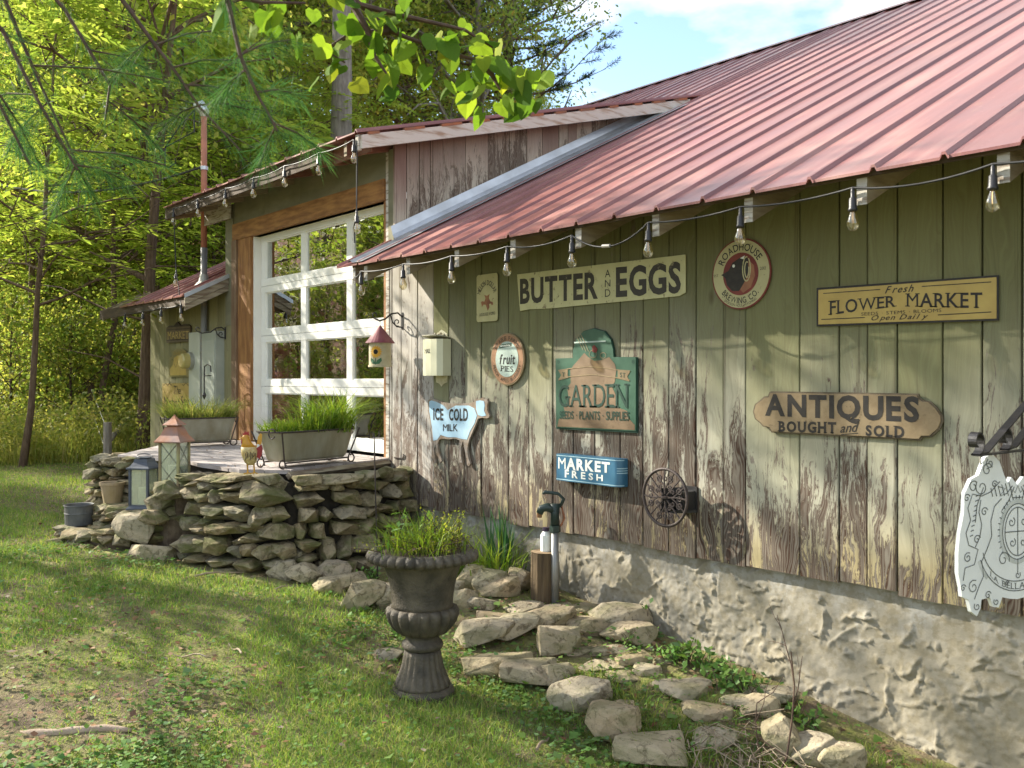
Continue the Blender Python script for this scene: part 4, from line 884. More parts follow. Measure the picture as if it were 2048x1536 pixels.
half = [(0, .20), (.035, .235), (.055, .21), (.075, .245), (.10, .30), (.14, .335), (.18, .32), (.20, .28), (.215, .25), (.255, .235), (.29, .18), (.295, .10), (.315, .02), (.325, -.06), (.325, -.14), (.31, -.20), (.305, -.235), (.27, -.25), (.255, -.30), (.225, -.32), (.205, -.29), (.20, -.255), (.155, -.25), (.135, -.29), (.105, -.295), (.085, -.255), (.04, -.265), (0, -.27)]
full = half + [(-x, y) for x, y in half[-2:0:-1]]
cs.poly(full, 'board', S_white, -.008, .008)
for sd in (1, -1):
    L = []
    mir = (lambda pts, m: [(m * x, y) for x, y in pts])
    z = .0095 * sd
    for m in (1, -1):
        L += [mir(sp2(.20, .20, .01, .035, 0, 400, 12), m), mir([(.10, .22), (.15, .18), (.20, .165), (.25, .175), (.275, .12), (.26, .07), (.285, .02), (.27, -.03), (.22, -.05), (.24, -.11), (.29, -.12), (.30, -.17)], m), mir([(.09, .15), (.13, .12), (.15, .06), (.145, .0), (.17, -.05), (.20, -.10), (.19, -.16), (.215, -.20), (.24, -.25)], m),
              mir([(.205, .15), (.215, .10), (.20, .05), (.21, .0), (.235, -.04)], m), mir(sp2(.245, .205, .008, .025, 90, 500, 12), m), mir(sp2(.155, .295, .006, .022, 0, 420, 10), m), mir(sp2(.08, -.10, .006, .034, 90, 560, 16), m), mir(sp2(.275, -.08, .005, .022, 0, 480, 12), m), mir(sp2(.245, -.20, .005, .03, 0, 480, 12), m),
              mir([(.03, .2), (.06, .17), (.10, .16), (.07, .19), (.11, .2)], m), mir([(.02, .235 - .04), (.05, .14), (.09, .10)], m), mir(sp2(.225, -.28, .004, .018, 0, 400, 9), m), mir(sp2(.12, -.27, .004, .016, 0, 400, 9), m), mir([(.19, .2), (.225, .13), (.235, .06)], m)]
        for q in range(9): L.append(mir([(.215 + .004 * q, .17 - .02 * q), (.232 + .004 * q, .165 - .02 * q)], m))
        for q in range(14): a_ = 25 + 10 * q; L.append(mir([(.10 * math.cos(math.radians(a_ - 60)), .01 + .135 * math.sin(math.radians(a_ - 60))), (.112 * math.cos(math.radians(a_ - 60)), .01 + .15 * math.sin(math.radians(a_ - 60)))], m))
        for cx_, cy_, r_ in ((.17, .27, .03), (.28, .16, .018), (.225, -.01, .02), (.185, .10, .02), (.30, -.20, .016), (.165, -.24, .018), (.13, .21, .016), (.06, -.20, .012)): L.append(mir(sp2(cx_, cy_, r_ * .1, r_, 40, 520, 12), m))
        for q in range(6): L.append(mir([(.05 + .02 * q, .215 - .004 * q), (.03 + .022 * q, .16)], m))
    L += [arc_pts(0, .01, .085, .115, 0, 360, 30), arc_pts(0, .01, .072, .10, 0, 360, 30), [(-.072, .01), (.072, .01)], [(0, -.09), (0, .11)], [(-.03, .15), (.03, .15), (.04, .19), (.015, .17), (0, .2), (-.015, .17), (-.04, .19), (-.03, .15)], sp2(-.035, .05, .004, .022, 0, 420, 10), sp2(.035, .05, .004, .022, 0, 420, 10), sp2(-.03, -.035, .004, .02, 0, 420, 10), sp2(.03, -.035, .004, .02, 0, 420, 10),
          arc_pts(0, -.02, .20, .175, 195, 345, 20), arc_pts(0, -.02, .22, .215, 200, 340, 20), [(0, -.105), (0, -.16)], sp2(0, -.17, .004, .016, 0, 400, 9)]
    cs.strokes('line_art', L, .0042, S_ink, z)
    cs.strokes('shading', [arc_pts(0, .01, .096, .127, 0, 360, 30), arc_pts(0, -.02, .226, .225, 200, 222, 5), arc_pts(0, -.02, .226, .225, 318, 340, 5)], .016, S_wash, z * .97)
    V, Fs, w = text_unit('LA BELLA VITA', serif=True, gap=.12); vs_ = []
    for u, v in V:
        th = math.radians(222 + (318 - 222) * u) if sd == 1 else math.radians(318 - 96 * u); rx, ry = .205 - .0 * v, .182 + (1 - v) * .026
        vs_.append((rx * math.cos(th) * 1.02, -.02 + ry * math.sin(th), z))
    b = MB(); b.add(vs_, Fs); b.obj('lettering', S_ink, ct)
b = MB()
for m in (.19, -.19): b.tube([(m, .27, 0), (m * 1.05, .322, 0)], .003, 5)
b.obj('hook', M_cord_l, ct)

# ------------------------------------------------------------------ meter boxes and the electric mast on the left wall
t = thing('meter_box', 'pale grey electric meter box with glass meter dial on the left wall', 'meter', wall_pt(402, 818, 0))
bz = t.location.z; f = lambda px, py: (wx(px) - t.location.x, wall_pt(px, py, 0).z - bz)
b = MB(); a = f(393, 820); c = f(415, 664); b.box(a[0], c[0], -.09, -.002, 0, c[1]); b.obj('box', simple('pale_box', (.50, .52, .46), (.42, .44, .36), 3, .5, .05), t)
a = f(398, 722); b = MB(); b.tube([(a[0], -.09, a[1]), (a[0], -.13, a[1])], .10, 20); b.obj('meter_ring', M_galv_d, t)
b = MB(); b.tube([(a[0], -.13, a[1]), (a[0], -.20, a[1]), (a[0], -.215, a[1])], [.088, .086, .07], 20); b.obj('meter_glass', simple('amber_dial', (.50, .42, .15), (.40, .33, .12), 9, .15, 0, spec=.6), t)
t = thing('breaker_box', 'tall grey metal breaker box right of the meter', 'breaker box', wall_pt(434, 818, 0))
bz = t.location.z; a = f(421, 818); c = f(449, 662)
b = MB(); b.box(a[0], c[0], -.10, -.002, 0, c[1]); b.obj('box', simple('sage_box', (.30, .33, .28), (.38, .40, .34), 4, .5, .06), t)
b = MB(); b.box(a[0] + .02, c[0] - .02, -.108, -.1, .04, c[1] - .1); b.obj('door', simple('sage_door', (.33, .36, .31), (.40, .42, .36), 4, .5, .06), t)
mp = wall_pt(410, 548, -.03)
t = thing('electric_mast', 'rusty electric service mast pipe rising through the dormer roof edge', 'mast', (mp.x + .02, -.05, 1.2))
zt = wall_pt(408, 230, -.05).z - 1.2
b = MB(); b.tube([(0, 0, 0), (0, 0, 1.9)], .036, 12); b.obj('lower_pipe', simple('grey_pipe', (.20, .20, .20), (.28, .20, .14), 5, .5, .1, lo=.5, hi=.65), t, smooth=True)
b = MB(); b.tube([(0, 0, 1.9), (0, 0, zt)], .034, 12); b.obj('upper_pipe', simple('orange_rust_pipe', (.42, .17, .10), (.30, .13, .08), 5, .7, .15), t, smooth=True)
b = MB(); b.lathe([(.14, 1.44), (.06, 1.52), (.042, 1.60)], 16); b.obj('roof_boot', M_galv_d, t)
b = MB(); b.tube([(0, 0, zt - .02), (0, 0, zt + .04), (-.03, -.03, zt + .10), (-.07, -.07, zt + .09)], [.038, .06, .075, .05], 10); b.obj('weather_head', M_galv, t)
b = MB(); b.box(.03, .72, -.012, .012, 2.14, 2.36); b.obj('white_bracket', M_whitewood, t)
b = MB(); b.tube([(.0, .0, zt - .62), (0, 0, zt - .58)], .045, 10); b.obj('clamp', M_galv, t)
m0 = Vector((mp.x + .02, -.05, 1.2))
def wire(name, label, pts, r, group=None):
    o = thing(name, label, 'cable', pts[0], group=group); b = MB(); b.tube([Vector(p) - Vector(pts[0]) for p in pts], r, 6); b.obj('strand', M_cord, o); return o
a = m0 + Vector((0, -.05, zt - .6)); e = depth_pt(-60, 352, 13.0)
wire('overhead_cable', 'thick overhead electric cable running from the mast clamp to the left', catenary(a, e, .25, 14), .014)
hd = m0 + Vector((-.08, -.08, zt + .06)); wl = depth_pt(330, 295, 10.9)
wire('drip_loop', 'thin black drip loop hanging from the mast head to the cable', [hd, hd.lerp(wl, .5) + Vector((0, 0, .03)), wl, wl + Vector((0, 0, -.22)), depth_pt(338, 335, 10.9), depth_pt(352, 325, 10.9), depth_pt(350, 318, 10.8)], .009)
wire('drip_loop', 'second drip loop curving close beside the mast pipe', [hd, hd + Vector((.0, 0, -.25)), depth_pt(385, 265, 10.9), wl], .008)
wall_bracket(452, 665, .32, 'black scrolled bracket above the grey breaker box')
t = thing('arrow_hook', 'small black wire hook with arrow tip hanging under the left bracket', 'hook', wall_pt(415, 755, -.25))
b = MB(); b.tube([(.09, 0, .06), (.08, 0, .12), (.0, 0, .14), (-.08, 0, .12), (-.09, 0, .0), (-.09, 0, -.16)], .007, 6); b.tube([(-.09, 0, .02), (.1, 0, .02)], .006, 6); b.obj('wire', M_black, t)
b = MB(); b.lathe([(.001, -.24), (.025, -.19), (.006, -.15)], 8, c=(-.09, 0, 0)); b.obj('arrow_tip', M_black, t)

# ------------------------------------------------------------------ string lights
soc = MB(); soc.lathe([(.006, .035), (.009, .02), (.009, -.005), (.016, -.012), (.017, -.05), (.020, -.055), (.020, -.062), (.014, -.066)], 12); soc_me = soc.data('socket', M_black, True)
q = G('bulb_glass'); gl = q.n('ShaderNodeBsdfGlossy', {'Color': (.95, .93, .85, 1), 'Roughness': .03}); tr = q.n('ShaderNodeBsdfTransparent', {'Color': (.93, .88, .74, 1)})
q.surface(q.n('ShaderNodeMixShader', {0: q.math('ADD', q.math('MULTIPLY', q.n('ShaderNodeLayerWeight', {'Blend': .35}).outputs['Facing'], .75), .10), 1: tr.outputs[0], 2: gl.outputs[0]}).outputs[0]); M_bulb = q.m
bl = MB(); bl.lathe([(.013, -.064), (.014, -.075), (.021, -.092), (.0265, -.108), (.0275, -.120), (.024, -.136), (.014, -.147), (.004, -.150)], 16); bulb_me = bl.data('bulb', M_bulb, True)
M_fil = simple('filament', (.55, .42, .22), (.45, .30, .14), 30, .4, 0, metal=.3)
fi = MB(); fi.tube([(-.006, 0, -.07), (-.009, 0, -.118), (-.003, 0, -.09), (.003, 0, -.118), (.009, 0, -.09), (.006, 0, -.07)], .0016, 4); fi.tube([(0, 0, -.066), (0, 0, -.10)], .004, 6); fil_me = fi.data('filament', M_fil)
def string(label, pts, bulbs, mat, sags):
    t = thing('string_light', label, 'string light', pts[0], group='festoon lights along the eaves'); p0 = Vector(pts[0]); b = MB()
    for i in range(len(pts) - 1):
        sg = sags.get(i, .018); b.tube([p - p0 for p in catenary(pts[i], pts[i + 1], sg, 10 if sg < .05 else 16)], .0052, 6, False)
    b.obj('cord', mat, t, smooth=True)
    for p in bulbs:
        o = link('socket', soc_me, t, Vector(p) - p0 + Vector((0, 0, -.035)), (rng.uniform(-.06, .06), rng.uniform(-.06, .06), rng.uniform(0, 3)))
        link('bulb', bulb_me, o); link('filament', fil_me, o)
    return t
EY = -.478
pts = [Vector((x - .028, EY, roof_z(-.45) - .085 + .0)) for x in RAFT]
strs = string('festoon string of clear bulbs under the long right eave', [Vector((-6.36, EY, roof_z(-.45) - .12))] + pts, pts, M_cord, {5: .095, 4: .028, 8: .03})
mid = (pts[4] + pts[5]) / 2
cn_ = MB(); cn_.tube([(pts[4].lerp(pts[5], .42) - strs.location) - Vector((0, 0, .088)), (pts[4].lerp(pts[5], .52) - strs.location) - Vector((0, 0, .092))], .010, 8); cn_.obj('connector', M_cord_l, strs)
dp = [Vector((wx(px_, -.44), -.44, dorm_z(-.44) - .055)) for px_ in (708, 637, 569, 507, 451, 395, 347)]
string('festoon string of clear bulbs under the dormer eave', dp, dp, M_cord, {})
va = Vector((-6.395, -.43, dorm_z(-.43) - .07)); vb = Vector((-6.40, -.43, 2.93)); vc = Vector((-6.43, -.43, 2.68))
string('vertical cord with one bulb dropping from the dormer corner to the roof', [va, vb, Vector((-6.425, -.44, 2.80)), vc], [vb], M_cord, {0: .0, 1: .0, 2: .0})
la = dp[-1]; lb = Vector((wx(352, -.44), -.44, wall_pt(352, 540, -.44).z)); le = [Vector((wx(px_, -.48), -.48, roof_z(-.45) - .11)) for px_ in (362, 322, 286, 250)]
string('vertical cord with one bulb dropping from the dormer to the left roof', [la, lb, lb.lerp(le[0], .6), le[0]], [lb], M_cord, {0: .0, 1: 0.0})
string('festoon string of bulbs under the short left eave', le + [depth_pt(235, 670, 11.4)], le, M_cord, {3: .1})

# ------------------------------------------------------------------ stones
def hull_stone(seed, n=22, p=7, sub=0, rough=.05):
    r = random.Random(seed); bm = bmesh.new()
    for _ in range(n):
        v = Vector((r.gauss(0, 1), r.gauss(0, 1), r.gauss(0, 1))).normalized()
        k = (abs(v.x) ** p + abs(v.y) ** p + abs(v.z) ** p) ** (-1 / p) * r.uniform(.88, 1.0)
        bm.verts.new(v * k * .5)
    res = bmesh.ops.convex_hull(bm, input=bm.verts)
    bmesh.ops.delete(bm, geom=[v for v in bm.verts if not v.link_faces], context='VERTS')
    if sub:
        bmesh.ops.bevel(bm, geom=list(bm.edges) , offset=.018, segments=1, affect='EDGES', profile=.5)
        bmesh.ops.triangulate(bm, faces=bm.faces)
        for _ in range(sub): bmesh.ops.subdivide_edges(bm, edges=bm.edges, cuts=1, use_grid_fill=True)
        for v in bm.verts:
            c = v.co * 5; d = (float(vnoise(c.x + seed * 3.1 + c.z * .7, c.y + c.z * 1.3)) - .5) + .5 * (float(vnoise(c.x * 3 + c.z * 2, c.y * 3 - c.z * 2 + seed)) - .5)
            v.co += v.co.normalized() * d * rough
    me = bpy.data.meshes.new('stone'); bm.to_mesh(me); bm.free(); return me
ST_W = [hull_stone(100 + i, 18, 7, sub=1, rough=.075) for i in range(18)]
ST_B = [hull_stone(300 + i, 20, 11, sub=1, rough=.045) for i in range(10)]
for m in ST_W: m.materials.append(M_stone)
for m in ST_B: m.materials.append(M_slab)
srng = random.Random(21)
def put_stone(parent, me, p, size, rz=0.0, tilt=.06, name='stone'):
    return link(name, me, parent, Vector(p) - parent.location, (srng.uniform(-tilt, tilt), srng.uniform(-tilt, tilt), rz), size)
def stone_face(parent, path, ztop, zbase, depth=.20, hr=(.075, .15), lr=(.12, .27), batter=.05, course_jit=.018):
    """dry stone facing along a path; each course breaks joints with the one below"""
    P = [Vector((p[0], p[1], 0)) for p in path]; seg = [(P[i + 1] - P[i]).length for i in range(len(P) - 1)]; L = sum(seg)
    def at(s):
        s = max(0, min(L, s)); i = 0
        while i < len(seg) - 1 and s > seg[i]: s -= seg[i]; i += 1
        d = (P[i + 1] - P[i]).normalized(); return P[i] + d * s, d
    n = 0; zb = min(zbase(at(L * k / 10)[0]) for k in range(11)) - .05; cells = []
    def split(s0, s1, z0, z1):
        w, h = s1 - s0, z1 - z0; hm = srng.uniform(hr[0] * 1.15, hr[1] * 1.12); wm = srng.uniform(lr[0] * 1.25, lr[1] * 1.15)
        if h > hm and (h / hm > w / wm or srng.random() < .25):
            m = z0 + h * srng.uniform(.36, .64); split(s0, s1, z0, m); split(s0, s1, m, z1)
        elif w > wm: m = s0 + w * srng.uniform(.36, .64); split(s0, m, z0, z1); split(m, s1, z0, z1)
        else: cells.append((s0, s1, z0, z1))
    split(0, L, zb, ztop)
    for s0, s1, z0, z1 in cells:
        c, d = at((s0 + s1) / 2); nrm = Vector((d.y, -d.x, 0)); l, h = s1 - s0, z1 - z0
        if z1 < zbase(c) - .03: continue
        k = (ztop - (z0 + z1) / 2) / max(ztop - zb, .01)
        p = c + nrm * (batter * k + srng.uniform(-.025, .03) - depth * .35) + Vector((0, 0, (z0 + z1) / 2))
        o = put_stone(parent, srng.choice(ST_W), p, (l * 1.05, depth * srng.uniform(.9, 1.3), h * 1.06), math.atan2(d.y, d.x) + srng.uniform(-.12, .12), .09); n += 1
        if srng.random() < .5: o.scale.y *= -1; o.scale.x *= -1
    return n
ground_at = lambda p: gz(p.x, p.y)
DECK_Z = .97
# deck
DECK = [(-6.62, .015), (-6.20, -1.10), (-6.46, -1.36), (-7.10, -1.40), (-7.55, -1.35), (-8.35, -1.62), (-9.30, -.95), (-9.66, .01)]
dk = thing('deck', 'weathered grey plank deck raised on the dry stone wall before the glazed door', 'deck', (-7.8, -.6, .7))
def clip_poly(poly, ya, yb):
    def half(ps, sgn, yv):
        out = []
        for i in range(len(ps)):
            a, c = ps[i], ps[(i + 1) % len(ps)]; da, dc = sgn * (a[1] - yv), sgn * (c[1] - yv)
            if da >= 0: out.append(a)
            if da * dc < 0: t = da / (da - dc); out.append((a[0] + (c[0] - a[0]) * t, yv))
        return out
    p = half(poly, 1, ya); return half(p, -1, yb) if p else p
y = .015
while y > -1.62:
    w = srng.choice([.135, .14, .14]); p = clip_poly(DECK, y - w, y - .006)
    if len(p) >= 3:
        e = srng.uniform(-.02, .02); b = MB(); yc = y - w / 2
        b.prism([(x_ - dk.location.x, y_ - yc) for x_, y_ in p], -.028, 0); b.obj('deck_board', M_deck, dk, (0, yc - dk.location.y, DECK_Z - dk.location.z + srng.uniform(-.003, .003)))
    y -= w
b = MB(); b.prism([(x_ * .992 - dk.location.x - .06, y_ * .97 - dk.location.y) for x_, y_ in DECK], .0, DECK_Z - .036 - dk.location.z); b.obj('deck_frame', M_mortar, dk)
b = MB(); q0, q1 = Vector((-6.615, .012, .93)), Vector((-6.19, -1.11, .93)); d = (q1 - q0).normalized(); n_ = Vector((-d.y, d.x, 0)) ; b.tube([q0 - dk.location, q1 - dk.location], .028, 4); b.obj('edge_board', M_greybarge, dk)
# retaining wall round the deck
sw = thing('stone_wall', 'dry stacked mossy sandstone retaining wall holding up the deck', 'stone wall', (-6.4, -1.2, .2))
stone_face(sw, [(-6.97, -1.60), (-6.60, -1.53), (-6.12, -1.30), (-5.95, -.62), (-6.20, -.05)], .895, ground_at, .24, (.10, .19), (.16, .36))
for a, b_ in (((-6.62, -1.42), (-6.40, -1.34)), ):
    pass
# cap stones
caps = [(-6.90, -1.50, .24, .26, .07), (-6.68, -1.44, .22, .28, .06), (-6.46, -1.38, .34, .28, .075), (-6.22, -1.26, .24, .24, .08), (-6.08, -1.02, .22, .22, .10), (-6.01, -.78, .36, .24, .085), (-6.02, -.56, .20, .24, .09), (-6.10, -.38, .18, .24, .10), (-6.18, -.22, .20, .24, .075), (-6.26, -.08, .14, .22, .08)]
for x_, y_, l, w_, h_ in caps:
    ang = math.atan2(.98, .54) if y_ > -1.2 else .25
    put_stone(sw, srng.choice(ST_W), (x_, y_, .905 + srng.uniform(-.012, .012)), (l, w_, h_), ang, .05)
b = MB(); b.prism([(-6.93 - sw.location.x, -1.48 - sw.location.y), (-6.55 - sw.location.x, -1.36 - sw.location.y), (-6.17 - sw.location.x, -1.12 - sw.location.y), (-6.06 - sw.location.x, -.60 - sw.location.y), (-6.32 - sw.location.x, .0 - sw.location.y), (-7.0 - sw.location.x, .0 - sw.location.y)], -.2, .68); b.obj('wall_core', M_mortar, sw)
# mortar patch where a stone is missing
put_stone(sw, ST_W[3], (-6.27, -1.20, .86), (.26, .16, .15), 1.1)
# left pier
lp = thing('stone_pier', 'short stacked stone pier at the far left end of the deck', 'stone pier', (-8.4, -1.6, .3))
stone_face(lp, [(-8.72, -1.52), (-8.50, -1.80), (-8.15, -1.62), (-7.85, -1.38)], .93, ground_at, .2, (.08, .15), (.11, .22))
for x_, y_, l in ((-8.50, -1.70, .22), (-8.38, -1.66, .2), (-8.2, -1.52, .24), (-8.0, -1.38, .22), (-8.62, -1.52, .22)): put_stone(lp, srng.choice(ST_W), (x_, y_, .93), (l, .2, .09), srng.uniform(0, 3), .08)
b = MB(); b.prism([(x_ - lp.location.x, y_ - lp.location.y) for x_, y_ in ((-8.66, -1.45), (-8.48, -1.70), (-8.1, -1.5), (-7.5, -1.2), (-8.3, -.8))], -.2, .60); b.obj('pier_core', M_mortar, lp)
# steps
stp = thing('stone_steps', 'rough stone steps with flat treads climbing to the deck', 'steps', (-7.7, -1.8, .25))
def tread(poly, ztop, zbot, n_, size):
    b = MB(); b.prism([(x_ - stp.location.x, y_ - stp.location.y) for x_, y_ in poly], zbot - stp.location.z, ztop - .035 - stp.location.z); b.obj('step_core', M_soil, stp)
    xs = [p[0] for p in poly]; ys_ = [p[1] for p in poly]; k = 0
    def inside(x_, y_):
        c = False; j = len(poly) - 1
        for i in range(len(poly)):
            if (poly[i][1] > y_) != (poly[j][1] > y_) and x_ < (poly[j][0] - poly[i][0]) * (y_ - poly[i][1]) / (poly[j][1] - poly[i][1]) + poly[i][0]: c = not c
            j = i
        return c
    pts = []
    for _ in range(900):
        x_, y_ = srng.uniform(min(xs), max(xs)), srng.uniform(min(ys_), max(ys_))
        if inside(x_, y_) and all((x_ - a) ** 2 + (y_ - c) ** 2 > (size * .72) ** 2 for a, c in pts): pts.append((x_, y_))
    for x_, y_ in pts: put_stone(stp, srng.choice(ST_W), (x_, y_, ztop - .03 + srng.uniform(-.006, .006)), (size * srng.uniform(.95, 1.3), size * srng.uniform(.8, 1.1), .075), srng.uniform(0, 3), .025)
S1 = [(-8.16, -2.12), (-7.56, -1.93), (-7.36, -1.52), (-8.1, -1.6)]; S2 = [(-8.14, -1.86), (-7.5, -1.74), (-7.05, -1.66), (-7.0, -1.4), (-8.0, -1.4)]; S3 = [(-7.42, -1.60), (-7.05, -1.60), (-6.95, -1.38), (-7.5, -1.32)]
tread(S1, .44, .1, 12, .24); tread(S2, .60, .1, 12, .24); tread(S3, .785, .1, 8, .20)
stone_face(stp, [(-8.24, -2.08), (-8.16, -2.16), (-7.56, -1.97), (-7.34, -1.62)], .435, lambda p: gz(p.x, p.y), .16, (.08, .13), (.13, .26), .03)
stone_face(stp, [(-8.14, -1.90), (-7.5, -1.78), (-7.1, -1.70)], .59, lambda p: .42, .16, (.07, .11), (.12, .24), .03)
stone_face(stp, [(-7.44, -1.62), (-7.05, -1.62)], .77, lambda p: .55, .16, (.07, .11), (.10, .18), .02)
put_stone(stp, ST_B[2], (-7.28, -1.83, .50), (.42, .22, .23), .35, .1); put_stone(stp, ST_B[5], (-7.05, -1.78, .36), (.36, .25, .20), .6, .1); put_stone(stp, ST_W[6], (-7.05, -1.76, .60), (.22, .2, .12), .2, .1)
put_stone(stp, ST_W[1], (-7.12, -1.70, .70), (.2, .2, .12), .6, .1); put_stone(stp, ST_W[9], (-6.98, -1.66, .80), (.24, .22, .14), .3, .1)

# border of loose slabs round the bed (photo place of the foot, width, height of each)
bs = thing('stone_border', 'curving border of loose sandstone slabs along the flower bed', 'stone border', (-4.6, -1.2, .1))
ARC = [(468, 1108, 62, 38), (512, 1098, 84, 44), (545, 1125, 64, 48), (582, 1148, 74, 56), (628, 1128, 104, 40), (604, 1170, 74, 44), (660, 1168, 84, 44), (694, 1186, 74, 36), (722, 1222, 92, 62), (768, 1218, 56, 46), (655, 1190, 60, 34), (560, 1160, 60, 40)]
BED = [(930, 1218, 50, 46), (944, 1182, 60, 44), (978, 1190, 74, 44), (1014, 1166, 60, 40), (1002, 1198, 80, 36), (1036, 1186, 54, 48), (962, 1222, 70, 26), (908, 1206, 40, 40)]
FRT = [(968, 1300, 118, 58), (1022, 1285, 96, 48), (1100, 1262, 96, 38), (1118, 1318, 76, 66), (1182, 1272, 76, 46), (1244, 1268, 104, 54), (1262, 1292, 96, 40), (996, 1362, 118, 66), (1060, 1384, 96, 52), (1112, 1376, 60, 46), (1166, 1432, 108, 66), (1228, 1496, 98, 82), (1240, 1440, 54, 30), (1308, 1550, 124, 58),
       (1548, 1412, 96, 34), (1524, 1440, 68, 36), (1574, 1530, 74, 96), (1636, 1545, 80, 60), (1480, 1420, 70, 22), (1690, 1560, 90, 60)]
FLAT = [(1222, 1312, 74, 20), (1270, 1330, 80, 24), (1205, 1345, 90, 24), (1296, 1352, 60, 26), (1250, 1366, 70, 18), (1380, 1402, 110, 40), (1340, 1380, 80, 22), (1420, 1446, 110, 36), (1160, 1310, 60, 18), (1330, 1330, 60, 20), (985, 1240, 70, 14), (1050, 1226, 80, 16), (1110, 1222, 70, 14), (1165, 1226, 80, 16), (1010, 1252, 60, 12), (1440, 1500, 90, 36), (772, 1318, 70, 26), (1300, 1300, 50, 18)]
def lay(lst, meshes, dk_, zoff, tilt):
    for px_, py_, w_, h_ in lst:
        p, t = ground_pt(px_, py_); m = F / t; l = w_ / m * 1.10; h = h_ / m * 1.04
        ang = math.atan2(CA, SA) * 0 + math.radians(50) + srng.uniform(-.5, .5)
        dd = min(max(l * srng.uniform(.6, .85), .10), .26)
        p = p + Vector((-SA, CA, 0)) * dd * .4
        p.z = gz(p.x, p.y) + h * zoff
        put_stone(bs, srng.choice(meshes), p, (l, dd, h * dk_), ang, tilt)
lay(ARC, ST_B, 1.05, .36, .10); lay(BED, ST_B, 1.15, .40, .12); lay([(a, b_, c * 1.16, d) for a, b_, c, d in FRT], ST_B, 1.0, .34, .10)
lay(FLAT, ST_B, 1.0, .0, .05)

# ------------------------------------------------------------------ urn
up, ut = ground_pt(845, 1383); k = ut / F
t = thing('garden_urn', 'large dark cast iron urn planter with fluted foot standing on the lawn', 'urn', (up.x, up.y, up.z - .01))
M_urn = simple('urn_iron', (.050, .043, .032), (.125, .104, .074), 9, .68, .6, 80, metal=.1, lo=.38, hi=.68, detail=8)
U = lambda r, py: (r * k, (1383 - py) * k)
N_ = 120
b = MB(); b.lathe([U(64, 1384), U(64, 1374), U(60, 1368), U(57, 1366)], N_); b.obj('base', M_urn, t, smooth=False)
b = MB(); pr = [U(55, 1367), U(54, 1360), U(50, 1350), U(45, 1338), U(40, 1322), U(37, 1305), U(36, 1294)]
b.lathe(pr, N_, lambda i, r, z, th: r * (1 + .075 * (abs(math.cos(th * 10)) - .6) * (1 if 0 < i < 6 else .4))); b.obj('foot', M_urn, t, smooth=True)
b = MB(); b.lathe([U(33, 1294), U(40, 1290), U(42, 1284), U(40, 1278), U(34, 1274), U(33, 1266), U(38, 1262)], N_); b.obj('collar', M_urn, t, smooth=True)
b = MB(); pr = [U(36, 1264), U(48, 1258), U(58, 1248), U(65, 1236), U(69, 1224), U(70, 1216), U(67, 1210), U(62, 1207)]
def gad(i, r, z, th):
    a = (th * 18 / (2 * math.pi)) % 1.0; return r * (1 + (.105 * math.sin(math.pi * min(max((a - .06) / .88, 0), 1)) ** .7 - .045) * (1 if 1 <= i <= 6 else .2))
b.lathe(pr, 180, gad); b.obj('gadrooned_bowl', M_urn, t, smooth=True)
b = MB(); b.lathe([U(62, 1208), U(61, 1200), U(62, 1185), U(65, 1165), U(69, 1148), U(75, 1130), U(82, 1118), U(90, 1112)], N_); b.obj('bell', M_urn, t, smooth=True)
b = MB(); pr = [U(86, 1113), U(98, 1116), U(106, 1113), U(108.5, 1106), U(106, 1099), U(98, 1094), U(92, 1093), U(88, 1097), U(86, 1104)]
def egg(i, r, z, th):
    a = (th * 34 / (2 * math.pi)) % 1.0; return r * (1 + (.075 * math.sin(math.pi * a) ** .6 - .035) * (1 if 1 <= i <= 5 else 0))
b.lathe(pr, 272, egg, capb=False, capt=False); b.obj('rim', M_urn, t, smooth=True)
b = MB(); b.lathe([(.0005, 0), U(87, 1383)], 24, c=(0, 0, U(0, 1100)[1]), capb=False, capt=False); b.obj('soil', M_soil, t)
URN_TOP = Vector((up.x, up.y, up.z + U(0, 1100)[1])); URN_R = 86 * k

# ------------------------------------------------------------------ pump, stump, bottle, hook stake
pp, _ = ground_pt(1110, 1208); t = thing('yard_hydrant', 'dark green yard hydrant on a grey pipe beside the log stump', 'hydrant', pp)
kk = _ / F; zt = (1208 - 1062) * kk
b = MB(); b.tube([(0, 0, -.03), (0, 0, zt)], .023, 14); b.obj('pipe', simple('grey_iron_pipe', (.30, .30, .29), (.22, .22, .21), 8, .45, .08, metal=.5), t, smooth=True)
M_hyd = simple('hydrant_green', (.018, .032, .027), (.03, .05, .043), 14, .4, .1)
R3 = Matrix.Rotation(math.atan2(SA, CA), 4, 'Z')
b = MB(); b.tube([(0, 0, zt - .005), (0, 0, zt + .035)], .036, 6); b.obj('hex_collar', M_hyd, t)
b = MB(); b.tube([(0, 0, zt + .03), (0, 0, zt + .10), (0, 0, zt + .17)], [.030, .027, .033], 12); b.tube([R3 @ Vector(q) for q in ((.01, 0, zt + .13), (-.05, 0, zt + .15), (-.085, 0, zt + .14), (-.098, 0, zt + .11))], [.03, .028, .026, .022], 10); b.obj('head', M_hyd, t, smooth=True)
b = MB(); b.tube([R3 @ Vector(q) for q in ((-.098, 0, zt + .112), (-.10, 0, zt + .085))], .017, 10); b.obj('spout', simple('brass', (.25, .13, .06), (.16, .08, .04), 20, .5, .1, metal=.5), t)
b = MB(); b.tube([R3 @ Vector(q) for q in ((.03, 0, zt + .15), (.055, 0, zt + .20), (.02, 0, zt + .235), (-.065, 0, zt + .245), (-.075, 0, zt + .232))], [.012, .011, .010, .012, .010], 8); b.obj('lever', M_hyd, t, smooth=True)
b = MB(); b.tube([R3 @ Vector(q) for q in ((.04, 0, zt + .16), (.06, 0, zt + .08), (.035, 0, zt + .03))], .006, 6); b.obj('linkage', M_rust, t)
